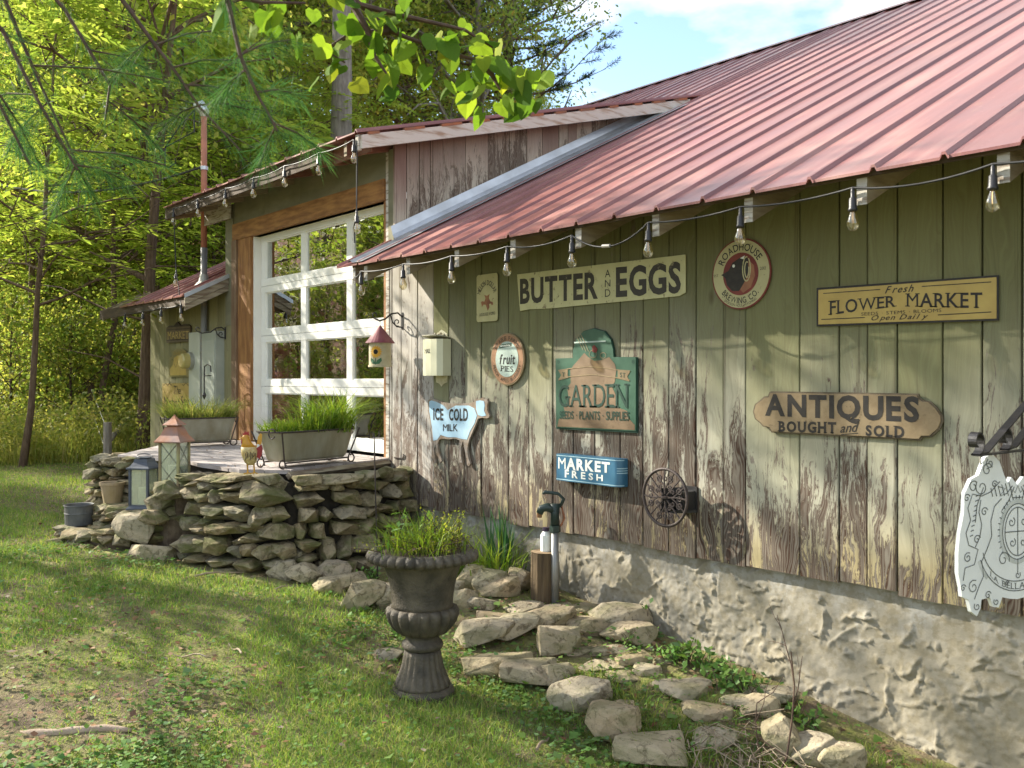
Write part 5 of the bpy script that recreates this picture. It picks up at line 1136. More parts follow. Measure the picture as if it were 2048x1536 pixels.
sp, _ = ground_pt(1082, 1203); sp.y += .05; t = thing('log_stump', 'upright cut log stump behind the yard hydrant', 'log', (sp.x - .02, sp.y, gz(sp.x, sp.y) - .02)); hh = 104 * _ / F
b = MB(); b.lathe([(.092, 0), (.090, hh * .5), (.088, hh)], 40, lambda i, r, z, th: r * (1 + .035 * math.sin(th * 9 + 1) + .03 * math.sin(th * 23)), capt=False); b.obj('bark_side', simple('split_log', (.15, .105, .055), (.055, .036, .02), 5, .9, .9, 40, stretch=(6, 6, .6)), t)
b = MB(); b.lathe([(.091, hh - .001), (.0005, hh + .004)], 30, lambda i, r, z, th: r * (1 + .035 * math.sin(th * 9 + 1)), capb=False, capt=False); b.obj('cut_top', simple('cut_wood', (.33, .24, .14), (.22, .15, .085), 20, .85, .2), t)
t = thing('bottle', 'small white plastic bottle with dark cap standing on the log stump', 'bottle', (sp.x - .02 + .01, sp.y - .0, gz(sp.x, sp.y) - .02 + hh + .003))
b = MB(); b.lathe([(.034, 0), (.035, .10), (.020, .125)], 14); b.obj('body', S_print, t, smooth=False); b = MB(); b.lathe([(.021, .126), (.021, .15)], 12); b.obj('cap', simple('purple_cap', (.05, .03, .06), None, 5, .5, 0), t)
hp = depth_pt(748, 1120, 6.55); t = thing('hook_stake', 'thin rusty stake with a square hook standing before the stone wall', 'plant stake', (hp.x, hp.y, gz(hp.x, hp.y)))
zt = depth_pt(744, 866, 6.55).z - t.location.z
b = MB(); b.tube([(0.02, 0.02, -.05), (0, 0, zt)] + [R3 @ Vector(q) + Vector((0, 0, zt)) for q in ((-.005, 0, .0), (-.005, 0, -.03), (.035, 0, -.03), (.035, 0, .01))], .0045, 6); b.obj('rod', M_iron, t)
b = MB(); sp3 = wall_pt(800, 916, 0); t = thing('latch_hook', 'small iron latch hook screwed to the corner boards beside the deck', 'hook', sp3)
b.tube([(-.07, -.01, -.0), (.02, -.012, .0), (.06, -.012, .004), (.075, -.012, .02), (.07, -.012, .035)], .005, 6); b.obj('hook', M_iron, t)

# ------------------------------------------------------------------ troughs, rooster, lanterns, pots on the deck
def trough(name, label, c, ang, L, Wd, h, z, stand):
    t = thing(name, label, 'trough', (c[0], c[1], z), (0, 0, ang)); f = .045 if stand else .02
    def ring(l, w_, zz, n=6):
        r = w_ * .28; return [(x_, y_, zz) for x_, y_ in rrect(-l / 2, l / 2, -w_ / 2, w_ / 2, r, n)]
    rings = [ring(L * .80, Wd * .66, f), ring(L * .84, Wd * .72, f + h * .08), ring(L * .98, Wd * .97, f + h * .93), ring(L, Wd, f + h * .97), ring(L, Wd, f + h), ring(L * .97, Wd * .92, f + h), ring(L * .95, Wd * .88, f + h * .85)]
    b = MB(); n = len(rings[0]); vs_ = [p for r in rings for p in r]
    b.add(vs_, [(i * n + j, i * n + (j + 1) % n, (i + 1) * n + (j + 1) % n, (i + 1) * n + j) for i in range(len(rings) - 1) for j in range(n)] + [tuple(range(n - 1, -1, -1))]); b.obj('tub', M_trough, t)
    b = MB(); b.add([(x_ * .99, y_ * .99, f + h * .88) for x_, y_, _ in rings[6]], [tuple(range(n))]); b.obj('soil', M_soil, t)
    b = MB(); b.tube(ring(L + .006, Wd + .006, f + h * .975) + [ring(L + .006, Wd + .006, f + h * .975)[0]], .006, 6, False); b.obj('rim_wire', M_iron, t)
    if stand:
        b = MB()
        for sx in (-1, 1):
            for sy in (-1, 1):
                b.tube([(sx * L * .50, sy * Wd * .52, f + h), (sx * L * .415, sy * Wd * .36, f + .01), (sx * L * .40, sy * Wd * .36, .01)] , .006, 6)
                b.tube([(sx * L * .40 + sx * q[0], sy * Wd * .38 , q[1]) for q in sp2(.035, .035, .035, .026, 190, 480, 12)], .006, 6)
            b.tube([(sx * L * .5, -Wd * .3, f + h)] + [(sx * (L * .5 + .005) , -Wd * .3 + q[0], f + h + q[1]) for q in sp2(.03, -.02, .04, .03, 120, -150, 12)], .005, 6)
        for sy in (-1, 1): b.tube([(-L * .41, sy * Wd * .36, f - .006), (L * .41, sy * Wd * .36, f - .006)], .006, 6)
        b.obj('wire_stand', M_iron, t)
    return t
M_trough = simple('zinc_trough', (.34, .33, .25), (.25, .225, .145), 4, .5, .25, 24, metal=.35, stretch=(2, 2, .8)); 
T1 = trough('metal_trough', 'zinc trough planter on a scrolled wire stand full of bright grass', (-6.50, -.80), math.atan2(.96, -.28), .80, .31, .225, DECK_Z, True)
T2 = trough('metal_trough', 'second zinc trough planter farther back against the left wall', (-8.98, -.66), math.atan2(.99, .10), .66, .30, .235, DECK_Z, True)
# rooster
rp = depth_pt(501, 945, 6.55); t = thing('rooster_figure', 'painted tin rooster figure with red comb standing on the deck corner', 'figurine', (rp.x, rp.y, DECK_Z - .012), (0, 0, math.atan2(SA, CA) + .25))
M_roo = simple('rooster_yellow', (.55, .30, .03), (.45, .20, .025), 14, .4, .1); M_roor = simple('rooster_red', (.32, .02, .02), (.22, .015, .02), 14, .4, .05); M_rooc = simple('rooster_cream', (.52, .42, .20), (.42, .30, .12), 30, .5, .1, lo=.42, hi=.55)
def blob(mb, prof, yr, n=12):  # stacked oval sections (cx, halfwidth, z) flattened front to back
    vs_ = [(cx_ + w_ * math.cos(2 * math.pi * j / n), yr * (w_ / .05) ** .5 * math.sin(2 * math.pi * j / n), z) for cx_, w_, z in prof for j in range(n)]; kx = len(prof)
    mb.add(vs_, [(i * n + j, i * n + (j + 1) % n, (i + 1) * n + (j + 1) % n, (i + 1) * n + j) for i in range(kx - 1) for j in range(n)] + [tuple(range(n - 1, -1, -1)), tuple((kx - 1) * n + j for j in range(n))])
b = MB(); blob(b, [(0, .020, .065), (.0, .040, .085), (-.005, .055, .13), (-.005, .058, .165), (-.012, .052, .19)], .034); b.obj('body', M_rooc, t, smooth=True)
b = MB(); blob(b, [(-.012, .050, .188), (-.022, .036, .215), (-.03, .026, .24), (-.033, .026, .26), (-.032, .015, .275)], .028); b.add([(-.055, -.006, .25), (-.055, .006, .25), (-.085, 0, .243), (-.055, 0, .262)], [(0, 1, 2), (0, 2, 3), (1, 3, 2), (0, 3, 1)]); b.obj('neck', M_roo, t, smooth=True)
Mv = Matrix(((1, 0, 0, 0), (0, 0, 1, 0), (0, 1, 0, 0), (0, 0, 0, 1)))
b = MB(); b.prism([(-.05, .272), (-.052, .29), (-.042, .285), (-.036, .305), (-.026, .29), (-.014, .30), (-.008, .275), (-.02, .262)], -.005, .005, Mv); b.prism([(-.06, .245), (-.05, .245), (-.046, .215), (-.056, .205), (-.064, .22)], -.006, .006, Mv); b.obj('comb', M_roor, t)
b = MB(); b.prism([(.03, .18), (.045, .225), (.05, .26), (.066, .285), (.078, .275), (.076, .24), (.074, .21)], -.012, .012, Mv); b.obj('tail', M_roo, t)
b = MB(); b.prism([(.028, .175), (.074, .205), (.082, .175), (.078, .14), (.062, .105), (.04, .12)], -.016, .016, Mv); b.obj('tail_feather', M_roor, t); b = MB(); b.lathe([(.001, -.02), (.016, -.012), (.016, .012), (.001, .02)], 10, c=(.052, 0, .195)); b.obj('tail_spot', S_print, t)
b = MB()
for lx_ in (-.022, .022): b.tube([(lx_, 0, .08), (lx_ + .004, 0, .012)], .0055, 6); b.tube([(lx_ + .004, 0, .012), (lx_ - .022, -.02, .006)], .004, 5); b.tube([(lx_ + .004, 0, .012), (lx_ + .0, -.03, .006)], .004, 5); b.tube([(lx_ + .004, 0, .012), (lx_ + .026, -.014, .006)], .004, 5)
b.obj('legs', M_roo, t)
b = MB()
for i in range(7): a = -.035 + .011 * i; b.tube([(a, -.037 - .0 * i, .10 + .012 * (i % 3)), (a + .006, -.04, .125 + .01 * (i % 2)), (a + .002, -.04, .15 + .01 * (i % 2))], .0022, 4)
b.obj('painted_marks', M_iron, t)
# lanterns
M_glass = G('lantern_glass'); gl = M_glass.n('ShaderNodeBsdfGlossy', {'Color': (.9, .93, .9, 1), 'Roughness': .12}); tr = M_glass.n('ShaderNodeBsdfTransparent', {'Color': (.86, .9, .86, 1)}); df = M_glass.n('ShaderNodeBsdfDiffuse', {'Color': (.62, .66, .56, 1)})
mm = M_glass.n('ShaderNodeMixShader', {0: .30, 1: tr.outputs[0], 2: df.outputs[0]}); M_glass.surface(M_glass.n('ShaderNodeMixShader', {0: .15, 1: mm.outputs[0], 2: gl.outputs[0]}).outputs[0]); M_glass = M_glass.m
M_candle = simple('wax', (.72, .72, .62), (.66, .66, .56), 5, .5, 0); M_slate = simple('slate_blue_metal', (.045, .055, .075), (.07, .08, .10), 8, .45, .1, 40)
def sq(mb, prof): mb.lathe([(r * math.sqrt(2), z) for r, z in prof], 4)
def lantern(name, label, loc, ang, s, h, mats, tall):
    t = thing(name, label, 'lantern', loc, (0, 0, ang + math.pi / 4)); Rq = math.pi / 4
    mb_, mr, mp_ = mats
    b = MB(); sq(b, [(s * .60, 0), (s * .60, h * .03), (s * .50, h * .07), (s * .50, h * .09)] if not tall else [(s * .52, 0), (s * .52, h * .025)]); b.obj('base', mb_, t)
    z0, z1 = (h * .09, h * .72) if not tall else (h * .025, h * .62)
    b = MB()
    for q in range(4):
        a = q * math.pi / 2; c_ = s * .46 * math.sqrt(2); b.box(-.009, .009, -.009, .009, z0, z1, Matrix.Translation((c_ * math.cos(a), c_ * math.sin(a), 0)) @ Matrix.Rotation(a + Rq, 4, 'Z'))
    b.obj('posts', mp_, t)
    for q in range(4):
        a = q * math.pi / 2 + Rq; M4 = Matrix.Rotation(a, 4, 'Z') @ Matrix.Translation((s * .45, 0, 0))
        b = MB(); b.box(-.001, .001, -s * .44, s * .44, z0, z1, M4); b.obj('pane', M_glass, t)
        if tall:
            b = MB()
            for d in (1, -1): b.tube([M4 @ Vector((.004, d * y_, z_)) for y_, z_ in ((-s * .44, z0), (s * .44, (z0 + z1) / 2), (-s * .44, z1))], .0022, 4)
            b.obj('lattice', M_iron, t)
    b = MB()
    if tall:
        sq(b, [(s * .50, z1), (s * .66, z1 + .004), (s * .66, z1 + .012), (s * .46, z1 + h * .10), (s * .34, z1 + h * .19), (s * .30, z1 + h * .22)]); b.obj('roof', mr, t)
        b = MB(); sq(b, [(s * .24, z1 + h * .22), (s * .26, z1 + h * .235), (s * .40, z1 + h * .24), (s * .38, z1 + h * .25), (s * .14, z1 + h * .32), (s * .05, z1 + h * .36), (.004, h * 1.0)]); b.obj('cap', mr, t)
    else:
        sq(b, [(s * .50, z1), (s * .60, z1 + .004), (s * .60, z1 + .014), (s * .48, z1 + h * .06), (s * .36, z1 + h * .13), (s * .33, z1 + h * .19)]); b.obj('roof', mr, t)
        b = MB(); sq(b, [(s * .30, z1 + h * .205), (s * .32, z1 + h * .215)]); b.tube([(s * .34 * math.cos(a), s * .34 * math.sin(a), z1 + h * .235 + .014 * math.sin(a)) for a in np.linspace(0, 6.283, 17)], .004, 5, False); b.tube([(0, 0, z1 + h * .19), (0, 0, z1 + h * .21)], .01, 6); b.obj('handle', mr, t)
    b = MB(); b.lathe([(s * .27, z0), (s * .27, z0 + (z1 - z0) * .47), (s * .24, z0 + (z1 - z0) * .48)], 18); b.obj('candle', M_candle, t)
    return t
lantern('lantern', 'slate blue metal lantern with white candle on the stone step', (-7.56, -1.66, .598), .68, .165, .435, (M_slate, M_slate, M_slate), False)
M_cop = simple('weathered_copper', (.34, .15, .075), (.24, .165, .145), 7, .55, .2, 30, metal=.2); M_mossw = simple('mossy_wood', (.28, .27, .13), (.20, .15, .09), 8, .85, .3, 40)
lantern('lantern', 'tall copper roofed lantern with crossed wire panes beside the deck', (-7.24, -1.54, .785), .68, .165, .56, (M_mossw, M_cop, M_mossw), True)
# clay pot and black bucket
t = thing('plant_pot', 'weathered clay coloured pot standing on the second stone step', 'plant pot', (-8.10, -1.74, .600))
b = MB(); b.lathe([(.068, 0), (.092, .145), (.100, .146), (.102, .170), (.092, .170), (.086, .15)], 24, capt=False); b.obj('pot', simple('stained_clay', (.37, .28, .185), (.26, .20, .10), 6, .85, .2), t, smooth=False); b = MB(); b.lathe([(.0005, .148), (.088, .145)], 16, capb=False, capt=False); b.obj('soil', M_soil, t)
t = thing('bucket', 'dark grey metal bucket on the lowest stone step', 'bucket', (-8.14, -1.99, .440))
b = MB(); b.lathe([(.104, 0), (.108, .09), (.111, .093), (.108, .10), (.109, .152), (.116, .156), (.114, .164), (.104, .16), (.10, .10)], 28, capt=False); b.obj('pail', simple('dull_lead', (.075, .08, .08), (.14, .14, .135), 6, .55, .2, metal=.3), t, smooth=False); b = MB(); b.lathe([(.0005, .135), (.102, .13)], 16, capb=False, capt=False); b.obj('leaf_fill', M_soil, t)

# ------------------------------------------------------------------ fence at the left
ft = ground_pt(205, 925)[0]; fp = depth_pt(215, 905, 11.5)
t = thing('wire_fence', 'old wooden post and wire fence beyond the deck on the left', 'fence', (fp.x, fp.y, gz(fp.x, fp.y)))
pw = []
for px_, dd, h_ in ((215, 11.5, .62), (182, 14.5, .95), (262, 15.5, .7)):
    p = depth_pt(px_, 758, dd); zb = gz(p.x, p.y); pw.append(Vector((p.x, p.y, zb + h_)))
    b = MB(); b.tube([Vector((p.x, p.y, zb - .1)) - t.location, Vector((p.x, p.y, zb + h_)) - t.location], [.055, .05], 8); b.obj('post', M_bark_g if px_ != 182 else M_bark, t)
for dz in (.1, .4):
    b = MB(); b.tube([p - t.location - Vector((0, 0, dz)) for p in (pw[0], pw[1])], .006, 5); b.obj('wire', M_galv_d, t)
b = MB(); b.tube([pw[0] - t.location - Vector((0, 0, .25)), pw[2] - t.location - Vector((0, 0, .3))], .035, 6); b.obj('rail', M_bark_g, t)

# ------------------------------------------------------------------ vegetation
def leaf_quads(cen, L, Wd, rs, up=.6, dirs=None):
    """one folded leaf blade per centre"""
    n = len(cen); L = np.broadcast_to(L, n)[:, None]; Wd = np.broadcast_to(Wd, n)[:, None]
    d = rs.normal(size=(n, 3)) if dirs is None else dirs
    d[:, 2] -= .25 if dirs is None else 0; d /= np.linalg.norm(d, axis=1)[:, None] + 1e-9
    nrm = rs.normal(size=(n, 3)) * (1 - up); nrm[:, 2] += up
    s = np.cross(d, nrm); s /= np.linalg.norm(s, axis=1)[:, None] + 1e-9; nn = np.cross(s, d)
    V = np.stack([cen, cen + d * L * .45 + s * Wd * .5 + nn * Wd * .12, cen + d * L, cen + d * L * .45 - s * Wd * .5 + nn * Wd * .12], 1).reshape(-1, 3)
    return V, np.arange(n * 4).reshape(-1, 4)
def branch_set(rs, H, cb, R, nl, lean=(0, 0), shape=1.0, rise=.45, thin=1.0):
    """trunk path, limb paths, and twig points that carry leaves"""
    k = 9; tz = np.linspace(0, H, k); w = rs.normal(size=(k, 2)) * .012 * H; w[0] = 0; w = np.cumsum(w, 0) * .5
    tr = np.stack([w[:, 0] + lean[0] * (tz / H) ** 1.3, w[:, 1] + lean[1] * (tz / H) ** 1.3, tz], 1); tr[0, 2] = -.2
    limbs = []; tips = []; az = rs.uniform(0, 6.28)
    for i in range(nl):
        f = (i + .5) / nl; z = cb + (H * .97 - cb) * f; az += 2.4 + rs.normal() * .4
        b0 = np.array([np.interp(z, tz, tr[:, 0]), np.interp(z, tz, tr[:, 1]), z])
        prof = (math.sin(math.pi * (.20 + .76 * f)) ** .8) * shape + (1 - shape) * (1 - f)
        Ln = R * prof * rs.uniform(.75, 1.15); dv = np.array([math.cos(az), math.sin(az), rise * rs.uniform(.6, 1.5) + .3 * f]); dv /= np.linalg.norm(dv)
        pts = [b0]
        for q in range(4): pts.append(pts[-1] + dv * Ln / 4 + rs.normal(size=3) * Ln * .04); dv[2] -= .06
        limbs.append((pts, .014 * H * (1 - .75 * f) * .5 * thin))
        for q in range(5):
            s0 = pts[1 + q % 4]; d2 = dv + rs.normal(size=3) * .75; d2 /= np.linalg.norm(d2); l2 = Ln * rs.uniform(.25, .5)
            p2 = [s0, s0 + d2 * l2 * .5 + rs.normal(size=3) * .05 * l2, s0 + d2 * l2]; limbs.append((p2, .0035 * H * (1 - .6 * f) * thin))
            tips += [(p2[1], d2), (p2[2], d2)]
        tips.append((pts[-1], dv.copy())); tips.append((pts[2], dv.copy()))
    return tr, limbs, tips
def trunk_mesh(tr, limbs, r0, mat, sides=8):
    b = MB(); n = len(tr); b.tube([Vector(p) for p in tr], [r0 * (1.25 if i == 0 else 1) * (1 - .8 * i / (n - 1)) for i in range(n)], sides)
    for pts, r in limbs:
        m = len(pts); b.tube([Vector(p) for p in pts], [max(r * (1 - .75 * i / (m - 1)), .004) for i in range(m)], 5 if r > .03 else 4, False)
    return b.data('trunk', mat, True)
def broad_tree(seed, H, cb, R, nl, nleaf, ls, r0, lmat, bmat, lean=(0, 0), spread=.09, rise=.45):
    rs = np.random.RandomState(seed); tr, limbs, tips = branch_set(rs, H, cb, R, nl, lean, rise=rise)
    T = np.array([t[0] for t in tips]); idx = rs.randint(0, len(T), nleaf); c = T[idx] + rs.normal(size=(nleaf, 3)) * np.array([1, 1, .75]) * R * spread
    V, Q = leaf_quads(c, ls * rs.uniform(.5, 1.45, nleaf), ls * .62 * rs.uniform(.8, 1.2, nleaf), rs)
    return trunk_mesh(tr, limbs, r0, bmat), mesh_np('crown', V, quads=Q, mat=lmat)
def pinnate_tree(seed, H, cb, R, nl, nfr, L, r0, lmat, bmat, lean=(0, 0)):
    rs = np.random.RandomState(seed); tr, limbs, tips = branch_set(rs, H, cb, R, nl, lean, shape=.8, rise=.35, thin=.5)
    Vs = []; Ls = []
    P, D, S = [], [], []
    for i in range(nfr):
        p, dv = tips[rs.randint(0, len(tips))]; p = p + rs.normal(size=3) * R * .05
        d = dv * .5 + rs.normal(size=3) * np.array([1, 1, .35]); d[2] = d[2] * .5 + .12; d /= np.linalg.norm(d); ln = L * rs.uniform(.65, 1.25); m = rs.randint(6, 9)
        side = np.cross(d, [0, 0, 1.0]); side /= np.linalg.norm(side) + 1e-9; roll = rs.normal() * .25; side = side * math.cos(roll) + np.cross(side, d) * math.sin(roll)
        for q in range(1, m + 1):
            s = q / m; pos = p + d * ln * s - np.array([0, 0, .34 * ln * s * s])
            for sg in (1, -1): P.append(pos); D.append(side * sg * .86 + d * .42 - np.array([0, 0, .20])); S.append(ln * .26 * (1.05 - .45 * abs(s - .5)))
        P.append(p + d * ln - np.array([0, 0, .34 * ln])); D.append(d - np.array([0, 0, .5])); S.append(ln * .22)
    P, D, S = np.array(P), np.array(D), np.array(S)
    V, Q = leaf_quads(P, S, S * .36, rs, .88, D)
    return trunk_mesh(tr, limbs, r0, bmat, 9), mesh_np('crown', V, quads=Q, mat=lmat)
TREES = {
    'tallA': broad_tree(1, 17, 4.5, 4.2, 34, 17000, .17, .22, M_leafA, M_bark_g, spread=.10),
    'tallB': broad_tree(2, 20, 6.0, 4.4, 36, 17000, .17, .26, M_leafB, M_bark_g, spread=.10),
    'tallC': broad_tree(3, 14, 2.5, 3.8, 32, 15000, .16, .16, M_leafA, M_bark, spread=.11),
    'maple': broad_tree(4, 19, 5.0, 4.4, 40, 22000, .15, .24, M_leafB, M_bark_g, spread=.085),
    'poleA': broad_tree(10, 17, 9.0, 3.6, 24, 9000, .16, .27, M_leafA, M_bark_g, spread=.12),
    'poleB': broad_tree(11, 17, 8.5, 3.0, 20, 7000, .16, .14, M_leafA, M_bark_g, lean=(2.4, 1.0), spread=.12),
    'loose': broad_tree(12, 14, 2.5, 3.9, 30, 5200, .17, .14, M_leafA, M_bark, spread=.13),  # sparse crown, shaped to dapple the sun
    'pinA': pinnate_tree(5, 6.4, 2.1, 2.4, 26, 400, .66, .048, M_leafC, M_bark, (.5, -.3)),
    'pinB': pinnate_tree(6, 7.8, 2.6, 2.7, 28, 470, .70, .055, M_leafC, M_bark, (-.4, .4)),
    'shrubA': broad_tree(7, 2.4, .15, 1.3, 20, 2600, .09, .035, M_leafD, M_twig, spread=.17, rise=.9),
    'shrubB': broad_tree(8, 1.7, .10, 1.2, 18, 2400, .08, .03, M_leafD, M_twig, spread=.18, rise=.9),
    'under': broad_tree(9, 5.0, .6, 2.0, 26, 6500, .10, .06, M_leafA, M_bark, spread=.13),
}
vr = random.Random(77)
def plant_tree(kind, name, label, cat, x, y, s, group=None, rz=None, dz=-.05, sz=None):
    tm, cmesh = TREES[kind]; t = thing(name, label, cat, (x, y, gz(x, y) + dz), (0, 0, vr.uniform(0, 6.28) if rz is None else rz), group); t.scale = (s, s, sz or s)
    link('trunk', tm, t); link('crown', cmesh, t); return t
def at(px, d): p = depth_pt(px, 758, d); return p.x, p.y
# trees one can single out
plant_tree('maple', 'maple_tree', 'tall green maple rising behind the dormer roof against the open sky', 'tree', *at(960, 27.5), .80)
plant_tree('poleA', 'oak_tree', 'tree with thick grey trunk standing just above the dormer corner', 'tree', *at(694, 17.0), 1.0, rz=.6)
plant_tree('poleB', 'leaning_tree', 'slim leaning tree left of the thick grey trunk behind the dormer', 'tree', *at(650, 17.5), 1.0, rz=2.2)
plant_tree('tallC', 'oak_tree', 'tree filling the gap between thick grey trunk and tall maple', 'tree', *at(800, 31), 1.15)
# trunk beside the building corner
x_, y_ = at(285, 12.75); tl = thing('corner_tree', 'brown barked tree trunk beside the left corner of the barn', 'tree', (x_, y_, gz(x_, y_) - .1))
rs = np.random.RandomState(4); tr, limbs, tips = branch_set(rs, 7.5, 4.2, 2.4, 18, (.2, .15))
tr[:, 0] = np.interp(tr[:, 2], [0, 3.2, 7.5], [0, .06, .45]); tr[:, 1] = np.interp(tr[:, 2], [0, 3.2, 7.5], [0, .1, .4])
limbs.append(([np.array([.05, .05, 2.55]), np.array([-.25, -.22, 2.75]), np.array([-.62, -.5, 2.95])], .05)); limbs.append(([np.array([.02, .03, 2.0]), np.array([-.5, -.3, 2.15]), np.array([-1.3, -.7, 2.5]), np.array([-2.0, -1.0, 2.6])], .022)); limbs.append(([np.array([.02, .03, 1.2]), np.array([-.6, -.3, 1.5]), np.array([-1.4, -.7, 1.65])], .018))
link('trunk', trunk_mesh(tr, limbs, .098, M_bark, 14), tl)
T = np.array([t[0] for t in tips]); c = T[rs.randint(0, len(T), 3600)] + rs.normal(size=(3600, 3)) * .3; V, Q = leaf_quads(c, .11, .07, rs); link('crown', mesh_np('crown', V, quads=Q, mat=M_leafA), tl)
# pinnate sumac-like saplings
for px_, d, s, k, lb in ((40, 11.8, .95, 'pinA', 'nearest feathery leaved sapling at the left edge of the yard'), (205, 14.2, 1.0, 'pinB', 'feathery leaved sapling standing behind the wire fence post'), (330, 15.6, 1.0, 'pinB', 'feathery leaved sapling rising behind the lower left roof'), (70, 15.5, 1.1, 'pinB', 'taller feathery leaved sapling behind the one nearest the yard'), (440, 16.8, 1.05, 'pinA', 'feathery leaved sapling showing just right of the electric mast'), (540, 18.0, .95, 'pinB', 'feathery leaved sapling above the left half of the dormer eave'), (380, 19.5, 1.15, 'pinA', 'farther feathery leaved sapling directly behind the electric mast')):
    plant_tree(k, 'sapling', lb, 'tree', *at(px_, d), s, 'saplings with feathery leaves')
# the wood behind
WOOD = 'leafy tree in the sunlit wood behind the barn'
for px_, d, s, k in ((30, 21, .95, 'tallA'), (120, 22, .85, 'tallC'), (200, 20, .95, 'tallA'), (290, 22, .9, 'tallC'), (370, 24, 1.0, 'tallA'), (530, 25, 1.0, 'tallA'), (0, 28, 1.1, 'tallB'), (90, 30, 1.1, 'tallA'), (190, 31, 1.15, 'tallC'), (280, 30, 1.15, 'tallA'), (370, 33, 1.2, 'tallC'), (460, 32, 1.1, 'tallB'), (560, 35, 1.2, 'tallA'), (660, 36, 1.15, 'tallC'), (740, 40, 1.1, 'tallA'), (850, 42, .95, 'tallC'), (920, 38, .75, 'tallA'), (1060, 44, .62, 'tallC'),
                    (50, 42, 1.4, 'tallC'), (150, 44, 1.4, 'tallB'), (260, 43, 1.4, 'tallA'), (350, 46, 1.4, 'tallC'), (440, 46, 1.4, 'tallA'), (540, 48, 1.4, 'tallB'), (640, 50, 1.3, 'tallA')):
    plant_tree(k, 'woodland_tree', WOOD, 'tree', *at(px_, d), s, 'trees of the wood behind the barn')
UND = 'young bushy tree in the undergrowth left of the barn'
for px_, d, s in ((-20, 17.5, .8), (100, 18, .9), (250, 18, .9), (330, 18, 1.0), (420, 20, 1.1), (500, 21, 1.1), (590, 22, 1.2), (680, 24, 1.2)):
    plant_tree('under', 'young_tree', UND, 'tree', *at(px_, d), s, 'young trees of the undergrowth')
SHR = 'leafy shrub in the undergrowth beyond the tall grass'
for px_, d, s, k in ((20, 14.5, .9, 'shrubA'), (90, 15.5, 1.0, 'shrubB'), (140, 14.2, .8, 'shrubA'), (195, 15.5, .9, 'shrubB'), (240, 14.8, .9, 'shrubA'), (282, 15.5, .85, 'shrubB'), (330, 16.5, 1.0, 'shrubA'), (60, 18, 1.2, 'shrubA'), (170, 19, 1.3, 'shrubA'), (260, 19.5, 1.3, 'shrubA'), (-20, 20, 1.4, 'shrubA'), (120, 22, 1.6, 'shrubA'), (220, 23, 1.6, 'shrubA'), (310, 22, 1.5, 'shrubA')):
    plant_tree(k, 'shrub', SHR, 'shrub', *at(px_, d), s, 'shrubs of the undergrowth')
# the slope opposite, seen in the door panes, whose trees dapple the sun
SLOPE = 'unseen tree facing the barn, placed for pane reflections and dappled shade'
for x_, y_, s, k in ((-11.6, -4.7, .56, 'loose'), (-20.5, -9.6, .36, 'loose'), (-23.5, -8.2, .34, 'tallA'), (-25, -11, .36, 'tallC'), (-29, -8.5, .40, 'tallB'), (-16, -15, .5, 'tallC')):  # nearest one added out of view to shade the wall and lawn
    plant_tree(k, 'woodland_tree', SLOPE, 'tree', x_, y_, s, 'trees of the slope facing the barn')
for x_, y_, s in ((-19.5, -6.2, .5), (-22, -9.5, .55)):
    plant_tree('under', 'young_tree', 'young tree on the slope facing the barn', 'tree', x_, y_, s, 'young trees of the slope facing the barn')
for x_, y_, s in ((-13.5, -3.9, .55), (-15.2, -5.3, .8), (-16.8, -4.4, .6), (-18, -7, 1.0), (-20.5, -6, .8), (-22, -9, 1.1), (-24, -7.5, 1.0), (-17, -9.5, .9), (-26, -11, 1.2), (-14.6, -7.2, .7)):
    plant_tree('shrubA', 'shrub', 'low shrub on the leaf littered slope mirrored in the door panes', 'shrub', x_, y_, s, 'shrubs of the slope facing the barn')
for x_, y_, s in ((-22.5, -7.4, .34), (-24.5, -9.4, .36)):
    plant_tree('poleB', 'slim_tree', 'slim bare stemmed tree on the slope mirrored in the door panes', 'tree', x_, y_, s, 'slim trees of the slope facing the barn')
# far pine whose dark sprays reach out against the sky
rs = np.random.RandomState(15); px_, d = 1012, 30
x_, y_ = at(px_, d); t = thing('pine_tree', 'dark pine with open horizontal sprays against the sky at the roof edge', 'pine tree', (x_, y_, gz(x_, y_) - .1))
b = MB(); H = 16.5; b.tube([(0, 0, 0), (.1, 0, H * .5), (0, .1, H)], [.24, .18, .04], 8); C_, D_ = [], []
for i in range(46):
    z = 7.2 + 9.0 * (i / 46); a = i * 2.4; L = (4.3 - 2.6 * i / 46) * rs.uniform(.7, 1.1); dv = np.array([math.cos(a), math.sin(a), .05]); p0 = np.array([0, 0, z]); pts = [p0 + dv * L * s + np.array([0, 0, .25 * L * s * s]) for s in (0, .35, .7, 1)]
    b.tube([Vector(p) for p in pts], [.05, .035, .02, .008], 4, False)
    for q in range(11):
        s = rs.uniform(.3, 1); pp_ = p0 + dv * L * s + np.array([0, 0, .25 * L * s * s]); e = dv * .6 + np.cross(dv, [0, 0, 1]) * rs.uniform(-1, 1) + np.array([0, 0, .25]); e /= np.linalg.norm(e); l2 = rs.uniform(.3, .8)
        b.tube([Vector(pp_), Vector(pp_ + e * l2)], [.012, .006], 3, False)
        for w in range(8):
            for u in range(7):
                C_.append(pp_ + e * l2 * (.3 + .7 * w / 7)); D_.append(e * .7 + rs.normal(size=3) * .6)
link('trunk', b.data('trunk', M_bark, False), t); C_, D_ = np.array(C_), np.array(D_); V, Q = leaf_quads(C_, .17, .018, rs, .3, D_); link('crown', mesh_np('crown', V, quads=Q, mat=M_needle_far), t)

